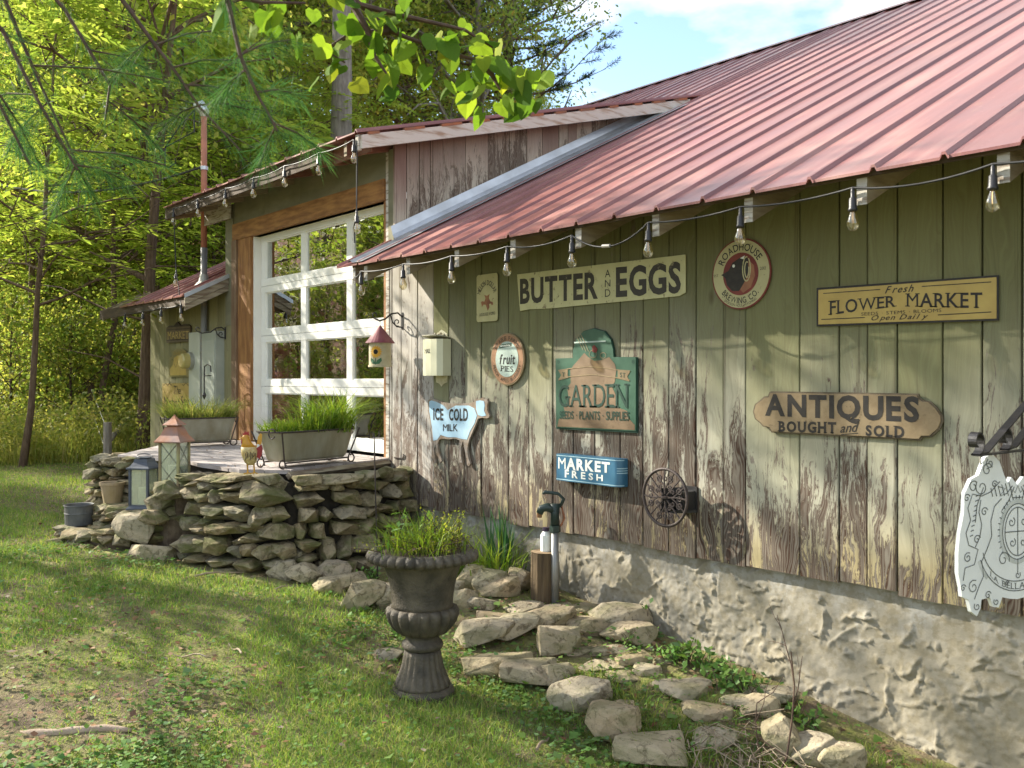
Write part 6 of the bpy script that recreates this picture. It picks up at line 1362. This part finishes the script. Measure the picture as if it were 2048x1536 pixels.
# ---------------- grass, meadow, ground cover
def blades(base, h, wd, bend, rs, az=None):
    n = len(base); az = rs.uniform(0, 2 * math.pi, n) if az is None else az
    d = np.stack([np.cos(az), np.sin(az), np.zeros(n)], 1); fa = az + rs.normal(size=n) * .9; s = np.stack([-np.sin(fa), np.cos(fa), np.zeros(n)], 1)
    h = h[:, None]; wd = wd[:, None]; bend = bend[:, None]; up = np.array([0, 0, 1.0])
    P = lambda t: base + up * h * t * (1 - .35 * bend * t) + d * h * bend * t * t
    a, m, e = base, P(.5), P(1.0)
    V = np.stack([a - s * wd / 2, a + s * wd / 2, m + s * wd * .4, m - s * wd * .4, e], 1).reshape(-1, 3); o = np.arange(n)[:, None] * 5
    return V, o + np.array([[3, 2, 4]]), o + np.array([[0, 1, 2, 3]])
def inside_mask(x, y, poly):
    c = np.zeros(len(x), bool); j = len(poly) - 1
    for i in range(len(poly)):
        xi, yi = poly[i]; xj, yj = poly[j]
        c ^= ((yi > y) != (yj > y)) & (x < (xj - xi) * (y - yi) / (yj - yi + 1e-12) + xi); j = i
    return c
NOGO = [(-5.7, .1), (-5.82, -1.3), (-6.5, -1.65), (-7.0, -1.75), (-7.5, -2.0), (-8.2, -2.22), (-8.8, -1.6), (-9.7, .1)]
bedline = [ground_pt(*p)[0] for p in ((470, 1108), (560, 1150), (640, 1175), (700, 1200), (780, 1235), (905, 1240), (930, 1290), (1010, 1365), (1110, 1400), (1180, 1470), (1290, 1560), (1400, 1640))]
BEDP = [(p.x, p.y) for p in bedline] + [(-1.5, -1.4), (-.5, .2), (-5.8, .2), (-5.75, -1.0)]
def scatter(n, rs, far=11.5, near=3.1, power=1.0):
    """points on the ground in front of the barn, thinning out with distance"""
    u = rs.uniform(-.64, .62, n); t = near * (far / near) ** (rs.uniform(0, 1, n) ** power); x = t * (CA * u - SA); y = CAM.y + t * (SA * u + CA); return x, y, t
rs = np.random.RandomState(31)
x, y, t = scatter(430000, rs, 15.0); bare = fbm(x * 1.1 + 5, y * 1.1, 4); fine = fbm(x * 4.1 + 9, y * 4.1, 3)
dirt = ss(.60, .50, bare * .6 + fine * .4) ; bl = np.exp(-(((x + 4.9) / .65) ** 2 + ((y + 3.25) / .32) ** 2)); dirt = dirt * (1 - .9 * np.clip(bl * (.5 + 1.2 * fine), 0, 1))
keep = (y < -.02) & ~inside_mask(x, y, NOGO) & (rs.uniform(0, 1, len(x)) < (.25 + .75 * dirt) * (1 - .85 * np.clip(bl * (.5 + 1.2 * fine), 0, 1)))
inbed = inside_mask(x, y, BEDP); keep &= ~inbed | (rs.uniform(0, 1, len(x)) < .22 * ss(.40, .56, fine) * 2)
x, y, t = x[keep], y[keep], t[keep]; n = len(x); tall = ss(.42, .62, fbm(x * .8 + 40, y * .8, 3))
h = rs.uniform(.012, .036, n) * (.75 + .9 * tall) * (1 + .05 * t); V, T_, Q = blades(np.stack([x, y, g(x, y) - .004], 1), h, rs.uniform(.0022, .0042, n) * (.6 + .13 * t), rs.uniform(.2, 1.1, n), rs)
lawn = tag(link('lawn_grass', mesh_np('lawn_grass', V, tris=T_, quads=Q, mat=M_grass)), 'short uneven mossy lawn grass covering the yard', 'grass', kind='stuff')
# low broad leaves (clover, ground ivy) through the lawn
x, y, t = scatter(60000, rs, 8.5); m = fbm(x * 1.3 + 70, y * 1.3, 3); keep = (y < -.03) & ~inside_mask(x, y, NOGO) & (rs.uniform(0, 1, len(x)) < .10 + .9 * ss(.44, .60, m + .06 * ss(-5.5, -3.5, x))) & (~inside_mask(x, y, BEDP) | (rs.uniform(0, 1, len(x)) < .35))
x, y = x[keep], y[keep]; n = len(x); sz = rs.uniform(.010, .028, n) * np.where(rs.uniform(0, 1, n) < .06, 2.0, 1.0)
V, Q = leaf_quads(np.stack([x, y, g(x, y) + rs.uniform(.012, .05, n)], 1), sz * 1.15, sz * 1.2, rs, .80, np.stack([rs.normal(size=n), rs.normal(size=n), rs.normal(size=n) * .25], 1))
tag(link('ground_ivy', mesh_np('ground_ivy', V, quads=Q, mat=M_clover)), 'small round leaved weeds spreading through the lawn', 'ground cover', kind='stuff')
# fallen leaves
x, y, t = scatter(7000, rs, 10.0, power=.8); m = fbm(x * 1.1 + 5, y * 1.1, 4); keep = (y < -.05) & ~inside_mask(x, y, NOGO) & (rs.uniform(0, 1, len(x)) < np.where(inside_mask(x, y, BEDP), .75, .12 + .5 * np.exp(-(((x + 4.85) / 1.0) ** 2 + ((y + 3.2) / .5) ** 2)) + .9 * ss(.47, .60, m))); x, y = x[keep], y[keep]; n = len(x); sz = rs.uniform(.018, .05, n)
V, Q = leaf_quads(np.stack([x, y, g(x, y) + rs.uniform(.01, .035, n)], 1), sz, sz * .7, rs, .85, np.stack([rs.normal(size=n), rs.normal(size=n), rs.normal(size=n) * .22], 1))
v2 = []; dkx, dky = [], []
for _ in range(900):
    a, c = rs.uniform(-9.3, -5.95), rs.uniform(-1.8, -.03); dkx.append(a); dky.append(c)
dkx, dky = np.array(dkx), np.array(dky); kk_ = inside_mask(dkx, dky, DECK) & (rs.uniform(0, 1, 900) < np.where(dky > -.35, .45, np.where(dkx > -6.7, .5, .10))); dkx, dky = dkx[kk_], dky[kk_]; n = len(dkx); sz = rs.uniform(.02, .045, n)
V2, Q2 = leaf_quads(np.stack([dkx, dky, np.full(n, DECK_Z + .008)], 1), sz, sz * .6, rs, .9, np.stack([rs.normal(size=n), rs.normal(size=n), rs.normal(size=n) * .12], 1))
tag(link('fallen_leaves', mesh_np('fallen_leaves', np.concatenate([V, V2]), quads=np.concatenate([Q, Q2 + len(V)]), mat=M_litter)), 'dry brown fallen leaves strewn over lawn and deck', 'fallen leaves', kind='stuff')
# meadow strip
n = 22000; u = rs.uniform(-.70, -.33, n); t = rs.uniform(10.6, 18.5, n); x = t * (CA * u - SA); y = CAM.y + t * (SA * u + CA)
edge = 11.6 + 1.5 * (fbm(x * .5, y * .5, 3) - .45) * 2; keep = (t > edge) & (x < -9.9) & ~((y > -.3) & (x > -12.6)); x, y = x[keep], y[keep]; n = len(x)
dn = fbm(x * .7 + 3, y * .7, 3); V, T_, Q = blades(np.stack([x, y, g(x, y) - .02], 1), rs.uniform(.15, .85, n) * (.25 + 1.2 * dn ** 1.5), rs.uniform(.008, .016, n), rs.uniform(.1, .8, n), rs)
n2 = 44000; i2 = rs.randint(0, n, n2); c = np.stack([x[i2], y[i2], g(x[i2], y[i2]) + rs.uniform(.05, .85, n2) * (.2 + 1.5 * dn[i2] ** 1.5)], 1) + rs.normal(size=(n2, 3)) * .03; Vl, Ql = leaf_quads(c, .06 * rs.uniform(.5, 1.5, n2), .034, rs, .6)
tag(link('meadow_grass', mesh_np('meadow_grass', np.concatenate([V, Vl]), tris=T_, quads=np.concatenate([Q, Ql + len(V)]), mat=M_tall)), 'tall yellow green meadow grass and weeds at the edge of the wood', 'tall grass', kind='stuff')

# ---------------- plants in pots and beds
def tuft(name, label, cat, loc, foot, n, hr, wr, br, mat, seed, yellow=None):
    r = np.random.RandomState(seed); t = thing(name, label, cat, loc); base = np.array([foot(r) for _ in range(n)]); az = np.arctan2(base[:, 1], base[:, 0] + 1e-6) + r.normal(size=n) * 1.0
    V, T_, Q = blades(base, r.uniform(*hr, n), r.uniform(*wr, n), r.uniform(*br, n), r, az); 
    if name == 'iris_plant':
        for i in range(n): link('leaf', mesh_np('leaf', V[i * 5:i * 5 + 5], tris=[[3, 2, 4]], quads=[[0, 1, 3 - 1, 3]], mat=mat), t)
    else: link('blades', mesh_np('blades', V, tris=T_, quads=Q, mat=mat), t)
    return t, r
def trough_foot(L, Wd, ang):
    def f(r):
        a, c = r.uniform(-L / 2, L / 2), r.uniform(-Wd / 2, Wd / 2); return (a * math.cos(ang) - c * math.sin(ang), a * math.sin(ang) + c * math.cos(ang), 0)
    return f
M_bright = leafy('bright_grass', [(.10, .20, .025), (.15, .25, .03), (.21, .29, .045), (.24, .27, .05)], .45, .5, .35, (1.2, 1.25, .5)); M_dullg = leafy('dull_grass', [(.10, .15, .03), (.15, .19, .04), (.20, .22, .06), (.25, .22, .08)], .4)
a1 = math.atan2(.96, -.28)
tuft('trough_grass', 'bright green grass spilling from the front zinc trough', 'grass', (T1.location.x, T1.location.y, DECK_Z + .25), trough_foot(.76, .24, a1), 1300, (.05, .16), (.005, .009), (.3, 1.3), M_bright, 3)
tuft('grass_clump', 'tall arching grass clump at the right end of the front trough', 'grass', (T1.location.x - .07, T1.location.y + .24, DECK_Z + .24), lambda r: tuple(r.normal(size=2) * (.07)) + (0,), 520, (.18, .46), (.006, .011), (.35, 1.5), M_bright, 4)
tuft('grass_clump', 'thin upright grass clump in the middle of the front trough', 'grass', (T1.location.x - .0, T1.location.y + .02, DECK_Z + .25), lambda r: tuple(r.normal(size=2) * .07) + (0,), 160, (.12, .36), (.005, .009), (.1, .8), M_bright, 5)
tuft('trough_grass', 'dull green grass hanging over the rear zinc trough', 'grass', (T2.location.x, T2.location.y, DECK_Z + .24), trough_foot(.60, .24, math.atan2(.99, .10)), 1000, (.10, .34), (.005, .010), (.3, 1.4), M_dullg, 6)
def leafy_plant(name, label, cat, loc, n_st, hr, spread, nl, ls, mat, seed, droop=.2):
    r = np.random.RandomState(seed); t = thing(name, label, cat, loc); b = MB(); P = []
    for i in range(n_st):
        a = r.uniform(0, 6.28); p0 = np.array([r.normal() * spread * .4, r.normal() * spread * .4, 0]); h = r.uniform(*hr); e = p0 + np.array([math.cos(a) * spread * r.uniform(.2, 1), math.sin(a) * spread * r.uniform(.2, 1), h]); m = (p0 + e) / 2 + np.array([0, 0, h * droop])
        b.tube([Vector(p0), Vector(m), Vector(e)], [.0028, .0022, .0012], 4, False)
        for k in range(nl): s = r.uniform(.2, 1); P.append((1 - s) ** 2 * p0 + 2 * s * (1 - s) * m + s * s * e + r.normal(size=3) * ls * .3)
    b.obj('stems', M_twig, t); P = np.array(P); V, Q = leaf_quads(P, ls * r.uniform(.7, 1.3, len(P)), ls * .55 * r.uniform(.8, 1.2, len(P)), r, .6); link('leaves', mesh_np('leaves', V, quads=Q, mat=mat), t); return t
M_ylw = leafy('yellow_green_herb', [(.19, .26, .03), (.27, .30, .04), (.33, .32, .05), (.14, .22, .03)], .45)
UT = URN_TOP
leafy_plant('urn_plant', 'low yellow green herb mounding over the urn rim', 'plant', (UT.x, UT.y, UT.z), 80, (.02, .09), .25, 14, .015, M_ylw, 8)
r_ = np.array([CA, SA]) 
leafy_plant('urn_plant', 'taller yellow green herb on the right side of the urn', 'plant', (UT.x + r_[0] * .12, UT.y + r_[1] * .12, UT.z), 30, (.10, .21), .13, 18, .017, M_ylw, 9)
tuft('urn_grass', 'thin grass blades standing in the middle of the urn', 'grass', UT, lambda r: tuple(r.normal(size=2) * .10) + (0,), 620, (.06, .26), (.0025, .005), (.2, 1.2), M_bright, 10)
leafy_plant('urn_weed', 'broad leaved weed on the left edge of the urn', 'plant', (UT.x - r_[0] * .12, UT.y - r_[1] * .12, UT.z), 7, (.12, .22), .12, 5, .05, M_clover, 11)
p, _ = ground_pt(1003, 1165); tuft('iris_plant', 'dark green sword leaved iris clump against the boards behind the urn', 'plant', (p.x - .05, -.14, gz(p.x, -.14)), lambda r: (r.normal() * .05, r.normal() * .03, 0), 26, (.35, .60), (.026, .04), (.02, .18), leafy('iris_leaf', [(.035, .10, .035), (.05, .14, .05), (.07, .16, .045)], .25, .4, .5), 12)
for px_, n_, hh_, sd in ((960, 200, .5, 13), (925, 160, .42, 14), (890, 110, .38, 16)):
    p, _ = ground_pt(px_, 1170); tuft('grass_clump', {960: 'arching bright grass clump between urn and iris by the wall', 925: 'bright grass clump rising just behind the urn', 890: 'loose grass tuft behind the urn rim'}[px_], 'grass', (p.x, min(p.y + .15, -.2), gz(p.x, -.25)), lambda r: tuple(r.normal(size=2) * .07) + (0,), n_, (.15, hh_), (.004, .009), (.2, 1.2), M_bright, sd)
WEED = [(1290, 1275, 'small broad leaved weed seedling at the foot of the stucco wall', 3, .16, .05), (1352, 1325, 'leafy green weed low against the stucco wall', 16, .10, .042), (1420, 1350, 'spreading weed patch beside the stucco wall base', 18, .09, .04), (1505, 1395, 'pointed leaf weed by the lower stucco wall', 12, .09, .04), (1190, 1392, 'bright leafy weed between the border slabs', 14, .08, .03), (1345, 1500, 'leafy weed tuft beside the nearest border slab', 18, .08, .03), (1130, 1400, 'small leafy weed on the border stones', 10, .07, .03), (770, 1110, 'weed sprouting at the foot of the deck wall', 16, .16, .04), (690, 1120, 'dry topped weed between deck wall and border', 12, .14, .035), (740, 1165, 'leafy weed patch left of the urn', 20, .10, .035), (1005, 1330, 'ivy sprig lying over the flat border slab', 9, .05, .04), (565, 1085, 'thin weed before the deck wall stones', 10, .2, .03), (1385, 1330, 'upright leafy weed touching the stucco wall', 14, .13, .045), (1465, 1385, 'broad leafy weed clump under the stucco wall', 16, .10, .05), (1610, 1450, 'leafy weed where the lower slabs meet the stucco', 12, .09, .045), (1250, 1290, 'round leaved weed between reddish slab and wall', 10, .09, .04)]
for i, (px_, py_, lb, ns, hh_, ls) in enumerate(WEED):
    p, _ = ground_pt(px_, py_); leafy_plant('weed', lb, 'plant', (p.x, min(p.y, -.05), gz(p.x, p.y) + .01), ns, (hh_ * .4, hh_), .10, 6, ls, M_clover, 40 + i)
BG = [(1230, 1430, 'grass tuft filling the gap behind the border slabs', 260), (1320, 1470, 'grass tuft on the bed beside the nearest slabs', 280), (1400, 1510, 'yellowish grass tuft near the dry stalks', 240), (1180, 1360, 'small grass tuft among the flat bed stones', 160), (1270, 1400, 'low grass tuft in the middle of the bed', 240), (600, 1090, 'grass tuft hanging before the deck wall', 140), (1540, 1530, 'grass tuft at the lower edge under the stucco', 120)]
for i, (px_, py_, lb, n_) in enumerate(BG):
    p, _ = ground_pt(px_, py_); tuft('grass_clump', lb, 'grass', p, lambda r: tuple(r.normal(size=2) * .09) + (0,), n_, (.04, .13), (.003, .006), (.3, 1.3), M_bright if i % 2 else M_grass, 60 + i)
# bare shrub and dry stalks by the wall
p, _ = ground_pt(1545, 1560); t = thing('bare_shrub', 'leafless twiggy shrub stem in front of the stucco wall', 'shrub', (p.x, p.y, p.z)); b = MB(); r = np.random.RandomState(3)
def twig(p0, d, L, rad, depth):
    pts = [p0]; dd = d.copy()
    for k in range(4): dd = dd + r.normal(size=3) * .16; dd /= np.linalg.norm(dd); pts.append(pts[-1] + dd * L / 4)
    b.tube([Vector(q) for q in pts], [rad * (1 - .14 * k) for k in range(5)], 5, False)
    if depth:
        for k in (1, 2, 3, 4):
            if r.uniform() < .8: e = dd + r.normal(size=3) * .7; e[2] = abs(e[2]); e /= np.linalg.norm(e); twig(pts[k], e, L * r.uniform(.35, .6), rad * .55, depth - 1)
twig(np.array([0, 0, -.03]), np.array([.12, .10, 1.0]), .62, .0062, 2); twig(np.array([-.03, .02, -.03]), np.array([-.5, -.1, .8]), .36, .005, 1); b.obj('branches', M_twig, t)
p, _ = ground_pt(1450, 1500); t = thing('dry_stalks', 'tangle of dry straw coloured stalks lying on the bed by the wall', 'dry grass', p); b = MB(); r = np.random.RandomState(6)
for k in range(70):
    a = r.uniform(-.6, 1.2); p0 = np.array([r.normal() * .16, r.normal() * .12, .0]); L = r.uniform(.12, .38); e = p0 + np.array([math.cos(a) * L, -math.sin(a) * L, r.uniform(.0, .12)]); e[2] += gz(p.x + e[0], p.y + e[1]) - p.z; m = (p0 + e) / 2 + np.array([0, 0, r.uniform(.02, .08)]); b.tube([Vector(p0), Vector(m), Vector(e)], .0022, 4, False)
b.obj('stalks', M_stick, t)
# sticks and a flat stone in the lawn
for px_, py_, L, a, lb, rad in ((430, 1085, .55, .1, 'pale dry stick on the grass before the stone steps', .010), (460, 1150, .5, .6, 'dry stick slanting across the lawn before the deck wall', .008), (470, 1305, .20, 2.2, 'short pale twig in the middle of the lawn', .006), (375, 1318, .22, 2.9, 'thin yellow twig lying flat in the lawn', .005), (1090, 1490, .22, 1.2, 'curved mossy twig near the lower border slabs', .008), (590, 1178, .30, .7, 'thin stick beside the curving border stones', .005)):
    p, _ = ground_pt(px_, py_); t = thing('stick', lb, 'stick', (p.x, p.y, p.z + .02)); b = MB(); d = Vector((CA * math.cos(a) - SA * 0 + -SA * math.sin(a), SA * math.cos(a) + CA * math.sin(a), 0)); b.tube([d * (L * (s - .5)) + Vector((0, 0, .012 * math.sin(s * 7))) for s in np.linspace(0, 1, 7)], [rad * (1 - .5 * s) for s in np.linspace(0, 1, 7)], 6); b.obj('wood', M_stick, t)
p, _ = ground_pt(150, 1462); t = thing('root', 'flat pale root or stone half buried in the lawn at the lower left', 'root', (p.x, p.y, p.z + .0)); b = MB(); d = Vector((CA, SA, 0)); f_ = Vector((-SA, CA, 0))
b.tube([d * s + f_ * (.10 * s + .02 * math.sin(s * 14)) + Vector((0, 0, -.004)) for s in np.linspace(-.24, .24, 12)], [.012, .02, .026, .024, .022, .025, .023, .02, .022, .018, .014, .008], 10); b.obj('wood', simple('pale_root', (.40, .31, .235), (.30, .22, .155), 12, .9, .4, 50), t, smooth=True)

# ---------------- overhanging branches close to the camera
t = thing('pine_bough', 'white pine with long drooping needle branches hanging over the yard', 'pine tree', (-4.4, -6.9, gz(-4.4, -6.9) - .1)); org = t.location.copy()
b = MB(); b.tube([Vector((0, 0, 0)), Vector((.05, 0, 3.5)), Vector((0, .05, 9))], [.19, .15, .05], 12); b.obj('trunk', M_bark, t, smooth=True)
rs = np.random.RandomState(8)
def needles(pts, n, L, rs):
    pts = [np.array(p) for p in pts]; seg = np.array([np.linalg.norm(pts[i + 1] - pts[i]) for i in range(len(pts) - 1)]); cs_ = np.concatenate([[0], np.cumsum(seg)]); s = rs.uniform(0.05, 1, n) * cs_[-1]; i = np.clip(np.searchsorted(cs_, s) - 1, 0, len(seg) - 1); f_ = ((s - cs_[i]) / seg[i])[:, None]; A = np.array(pts)[i]; Bq = np.array(pts)[i + 1]; P = A + (Bq - A) * f_; d = (Bq - A); d /= np.linalg.norm(d, axis=1)[:, None]
    D = d * rs.uniform(.35, 1.0, n)[:, None] + rs.normal(size=(n, 3)) * .38; D[:, 2] -= .30; return P, D
def px_path(lst): return [depth_pt(*q) for q in lst]
BR = [  # hanging branch lines: (photo x, y, distance)
    ([(-120, -260, 2.5), (10, 0, 2.6), (70, 145, 2.65), (155, 330, 2.7)], [(60, 130, 330, 160), (100, 200, 20, 290), (140, 300, 330, 330)]),
    ([(-200, -120, 2.4), (5, 60, 2.5), (75, 200, 2.5), (155, 340, 2.5)], [(75, 190, -40, 200), (110, 270, 190, 400), (150, 330, 250, 360), (150, 335, 110, 420)]),
    ([(120, -260, 2.7), (245, 0, 2.8), (310, 90, 2.8), (345, 135, 2.8), (400, 215, 2.8), (480, 300, 2.8)], [(310, 90, 440, 60), (345, 135, 470, 120), (400, 210, 330, 250), (400, 210, 500, 220), (300, 80, 230, 150), (370, 170, 480, 190)]),
    ([(400, -240, 2.2), (455, 0, 2.3), (480, 110, 2.3), (510, 180, 2.3), (555, 262, 2.3)], [(480, 110, 580, 80), (490, 140, 430, 200), (510, 185, 600, 190), (545, 245, 640, 300), (550, 255, 520, 330)]),
    ([(-180, 20, 2.3), (-30, 150, 2.35), (60, 330, 2.35)], [(0, 190, 80, 330)]), ([(-60, -200, 3.0), (130, 20, 3.0), (220, 170, 3.0), (210, 240, 3.0)], [(180, 100, 300, 140), (215, 200, 320, 300)])]
for main, subs in BR:
    P0 = px_path(main); b = MB(); root = org + Vector((0, .02, 4.6 + rs.uniform(-.5, 1.2))); full = [root, root.lerp(P0[0], .5) + Vector((0, 0, .35))] + P0
    k = len(full); b.tube([p - org for p in full], [.028, .016] + [.0075 - .0045 * i / (len(P0) - 1) for i in range(len(P0))], 6, False); lines = [P0]
    for (x0, y0, x1, y1) in subs:
        dd = main[2][2] if len(main) > 2 else main[0][2]; q = [depth_pt(x0, y0, dd), depth_pt((x0 + x1) / 2, (y0 + y1) / 2 - 8, dd + .05), depth_pt(x1, y1, dd + .12)]; b.tube([p - org for p in q], [.0032, .0026, .002], 5, False); lines.append(q)
    o = b.obj('branch', M_twig, t); PP, DD = [], []
    for ln in lines: p_, d_ = needles([p - org for p in ln], 300 if ln is P0 else 190, .08, rs); PP.append(p_); DD.append(d_)
    PP, DD = np.concatenate(PP), np.concatenate(DD); V, Q = leaf_quads(PP, rs.uniform(.06, .11, len(PP)), .0013, rs, .2, DD); o2 = link('needles', mesh_np('needles', V, quads=Q, mat=M_needle), o); o2['kind'] = 'stuff'
# heart-leaved branch
hb = bmesh.new(); hp_ = [(0, 0), (.22, -.16), (.46, -.02), (.50, .28), (.30, .66), (0, 1.0)]
vsr = [hb.verts.new((x_, y_, .10 * abs(x_) + .06 * math.sin(y_ * 3))) for x_, y_ in hp_]; vsl = [vsr[0]] + [hb.verts.new((-x_, y_, .10 * abs(x_) + .06 * math.sin(y_ * 3))) for x_, y_ in hp_[1:5]] + [vsr[5]]; md = [hb.verts.new((0, y_, -.02)) for y_ in (.25, .6)]
for L_ in (vsr, vsl):
    ring = [L_[0], L_[1], L_[2], L_[3], L_[4], L_[5]]
    for f_ in ((L_[0], L_[1], L_[2], md[0]), (md[0], L_[2], L_[3]), (md[0], L_[3], L_[4], md[1]), (md[1], L_[4], L_[5])): hb.faces.new(f_)
hb.normal_update(); leaf_me = bpy.data.meshes.new('leaf'); hb.to_mesh(leaf_me); hb.free(); leaf_me.materials.append(M_redbud)
org = Vector((-1.2, -6.2, gz(-1.2, -6.2) - .1)); t = thing('redbud_tree', 'heart leaved tree with one leafy branch reaching across the top of the view', 'tree', org)
b = MB(); b.tube([Vector((0, 0, 0)), Vector((.1, .05, 2.4)), Vector((.0, .1, 5.5))], [.085, .06, .02], 10); b.obj('trunk', M_bark_g, t, smooth=True)
rv = random.Random(12)
BL = [([(420, -330, 2.7), (640, -60, 2.9), (780, 62, 3.0), (860, 92, 3.05), (955, 122, 3.1), (1030, 148, 3.15), (1092, 166, 3.2)], 44), ([(640, -60, 2.9), (720, 10, 2.95), (800, 30, 3.0), (930, 60, 3.05), (985, 95, 3.1)], 34), ([(690, -20, 2.9), (735, 60, 2.9), (748, 110, 2.9), (775, 150, 2.9)], 16), ([(780, 62, 3.0), (700, 70, 3.0), (650, 100, 3.0), (690, 125, 3.0)], 14), ([(300, -200, 2.2), (400, -20, 2.3), (520, 4, 2.4), (610, 6, 2.5)], 9), ([(955, 122, 3.1), (985, 150, 3.1), (1000, 180, 3.1)], 6)]
for i, (ln, nlv) in enumerate(BL):
    P0 = px_path(ln); b = MB(); pts = P0 if i in (1, 2, 3, 5) else [org + Vector((.05, .05, 3.6 + .5 * i)), (org + Vector((0, 0, 4.2 + .5 * i))).lerp(P0[0], .55)] + P0
    b.tube([p - org for p in pts], [.012 * (1 - .85 * k / (len(pts) - 1)) + .0015 for k in range(len(pts))], 6, False); o = b.obj('branch', M_twig, t)
    for k in range(nlv):
        s = rv.uniform(.12, 1) * (len(P0) - 1); q = min(int(s), len(P0) - 2); p = P0[q].lerp(P0[q + 1], s - q) + Vector((rv.gauss(0, .05), rv.gauss(0, .05), rv.gauss(-.02, .045)))
        sz = rv.uniform(.044, .084); link('leaf', leaf_me, o, p - org, (rv.gauss(-1.9, .55), rv.gauss(0, .5), math.radians(50) + rv.gauss(0, .9)), (sz, sz, sz))
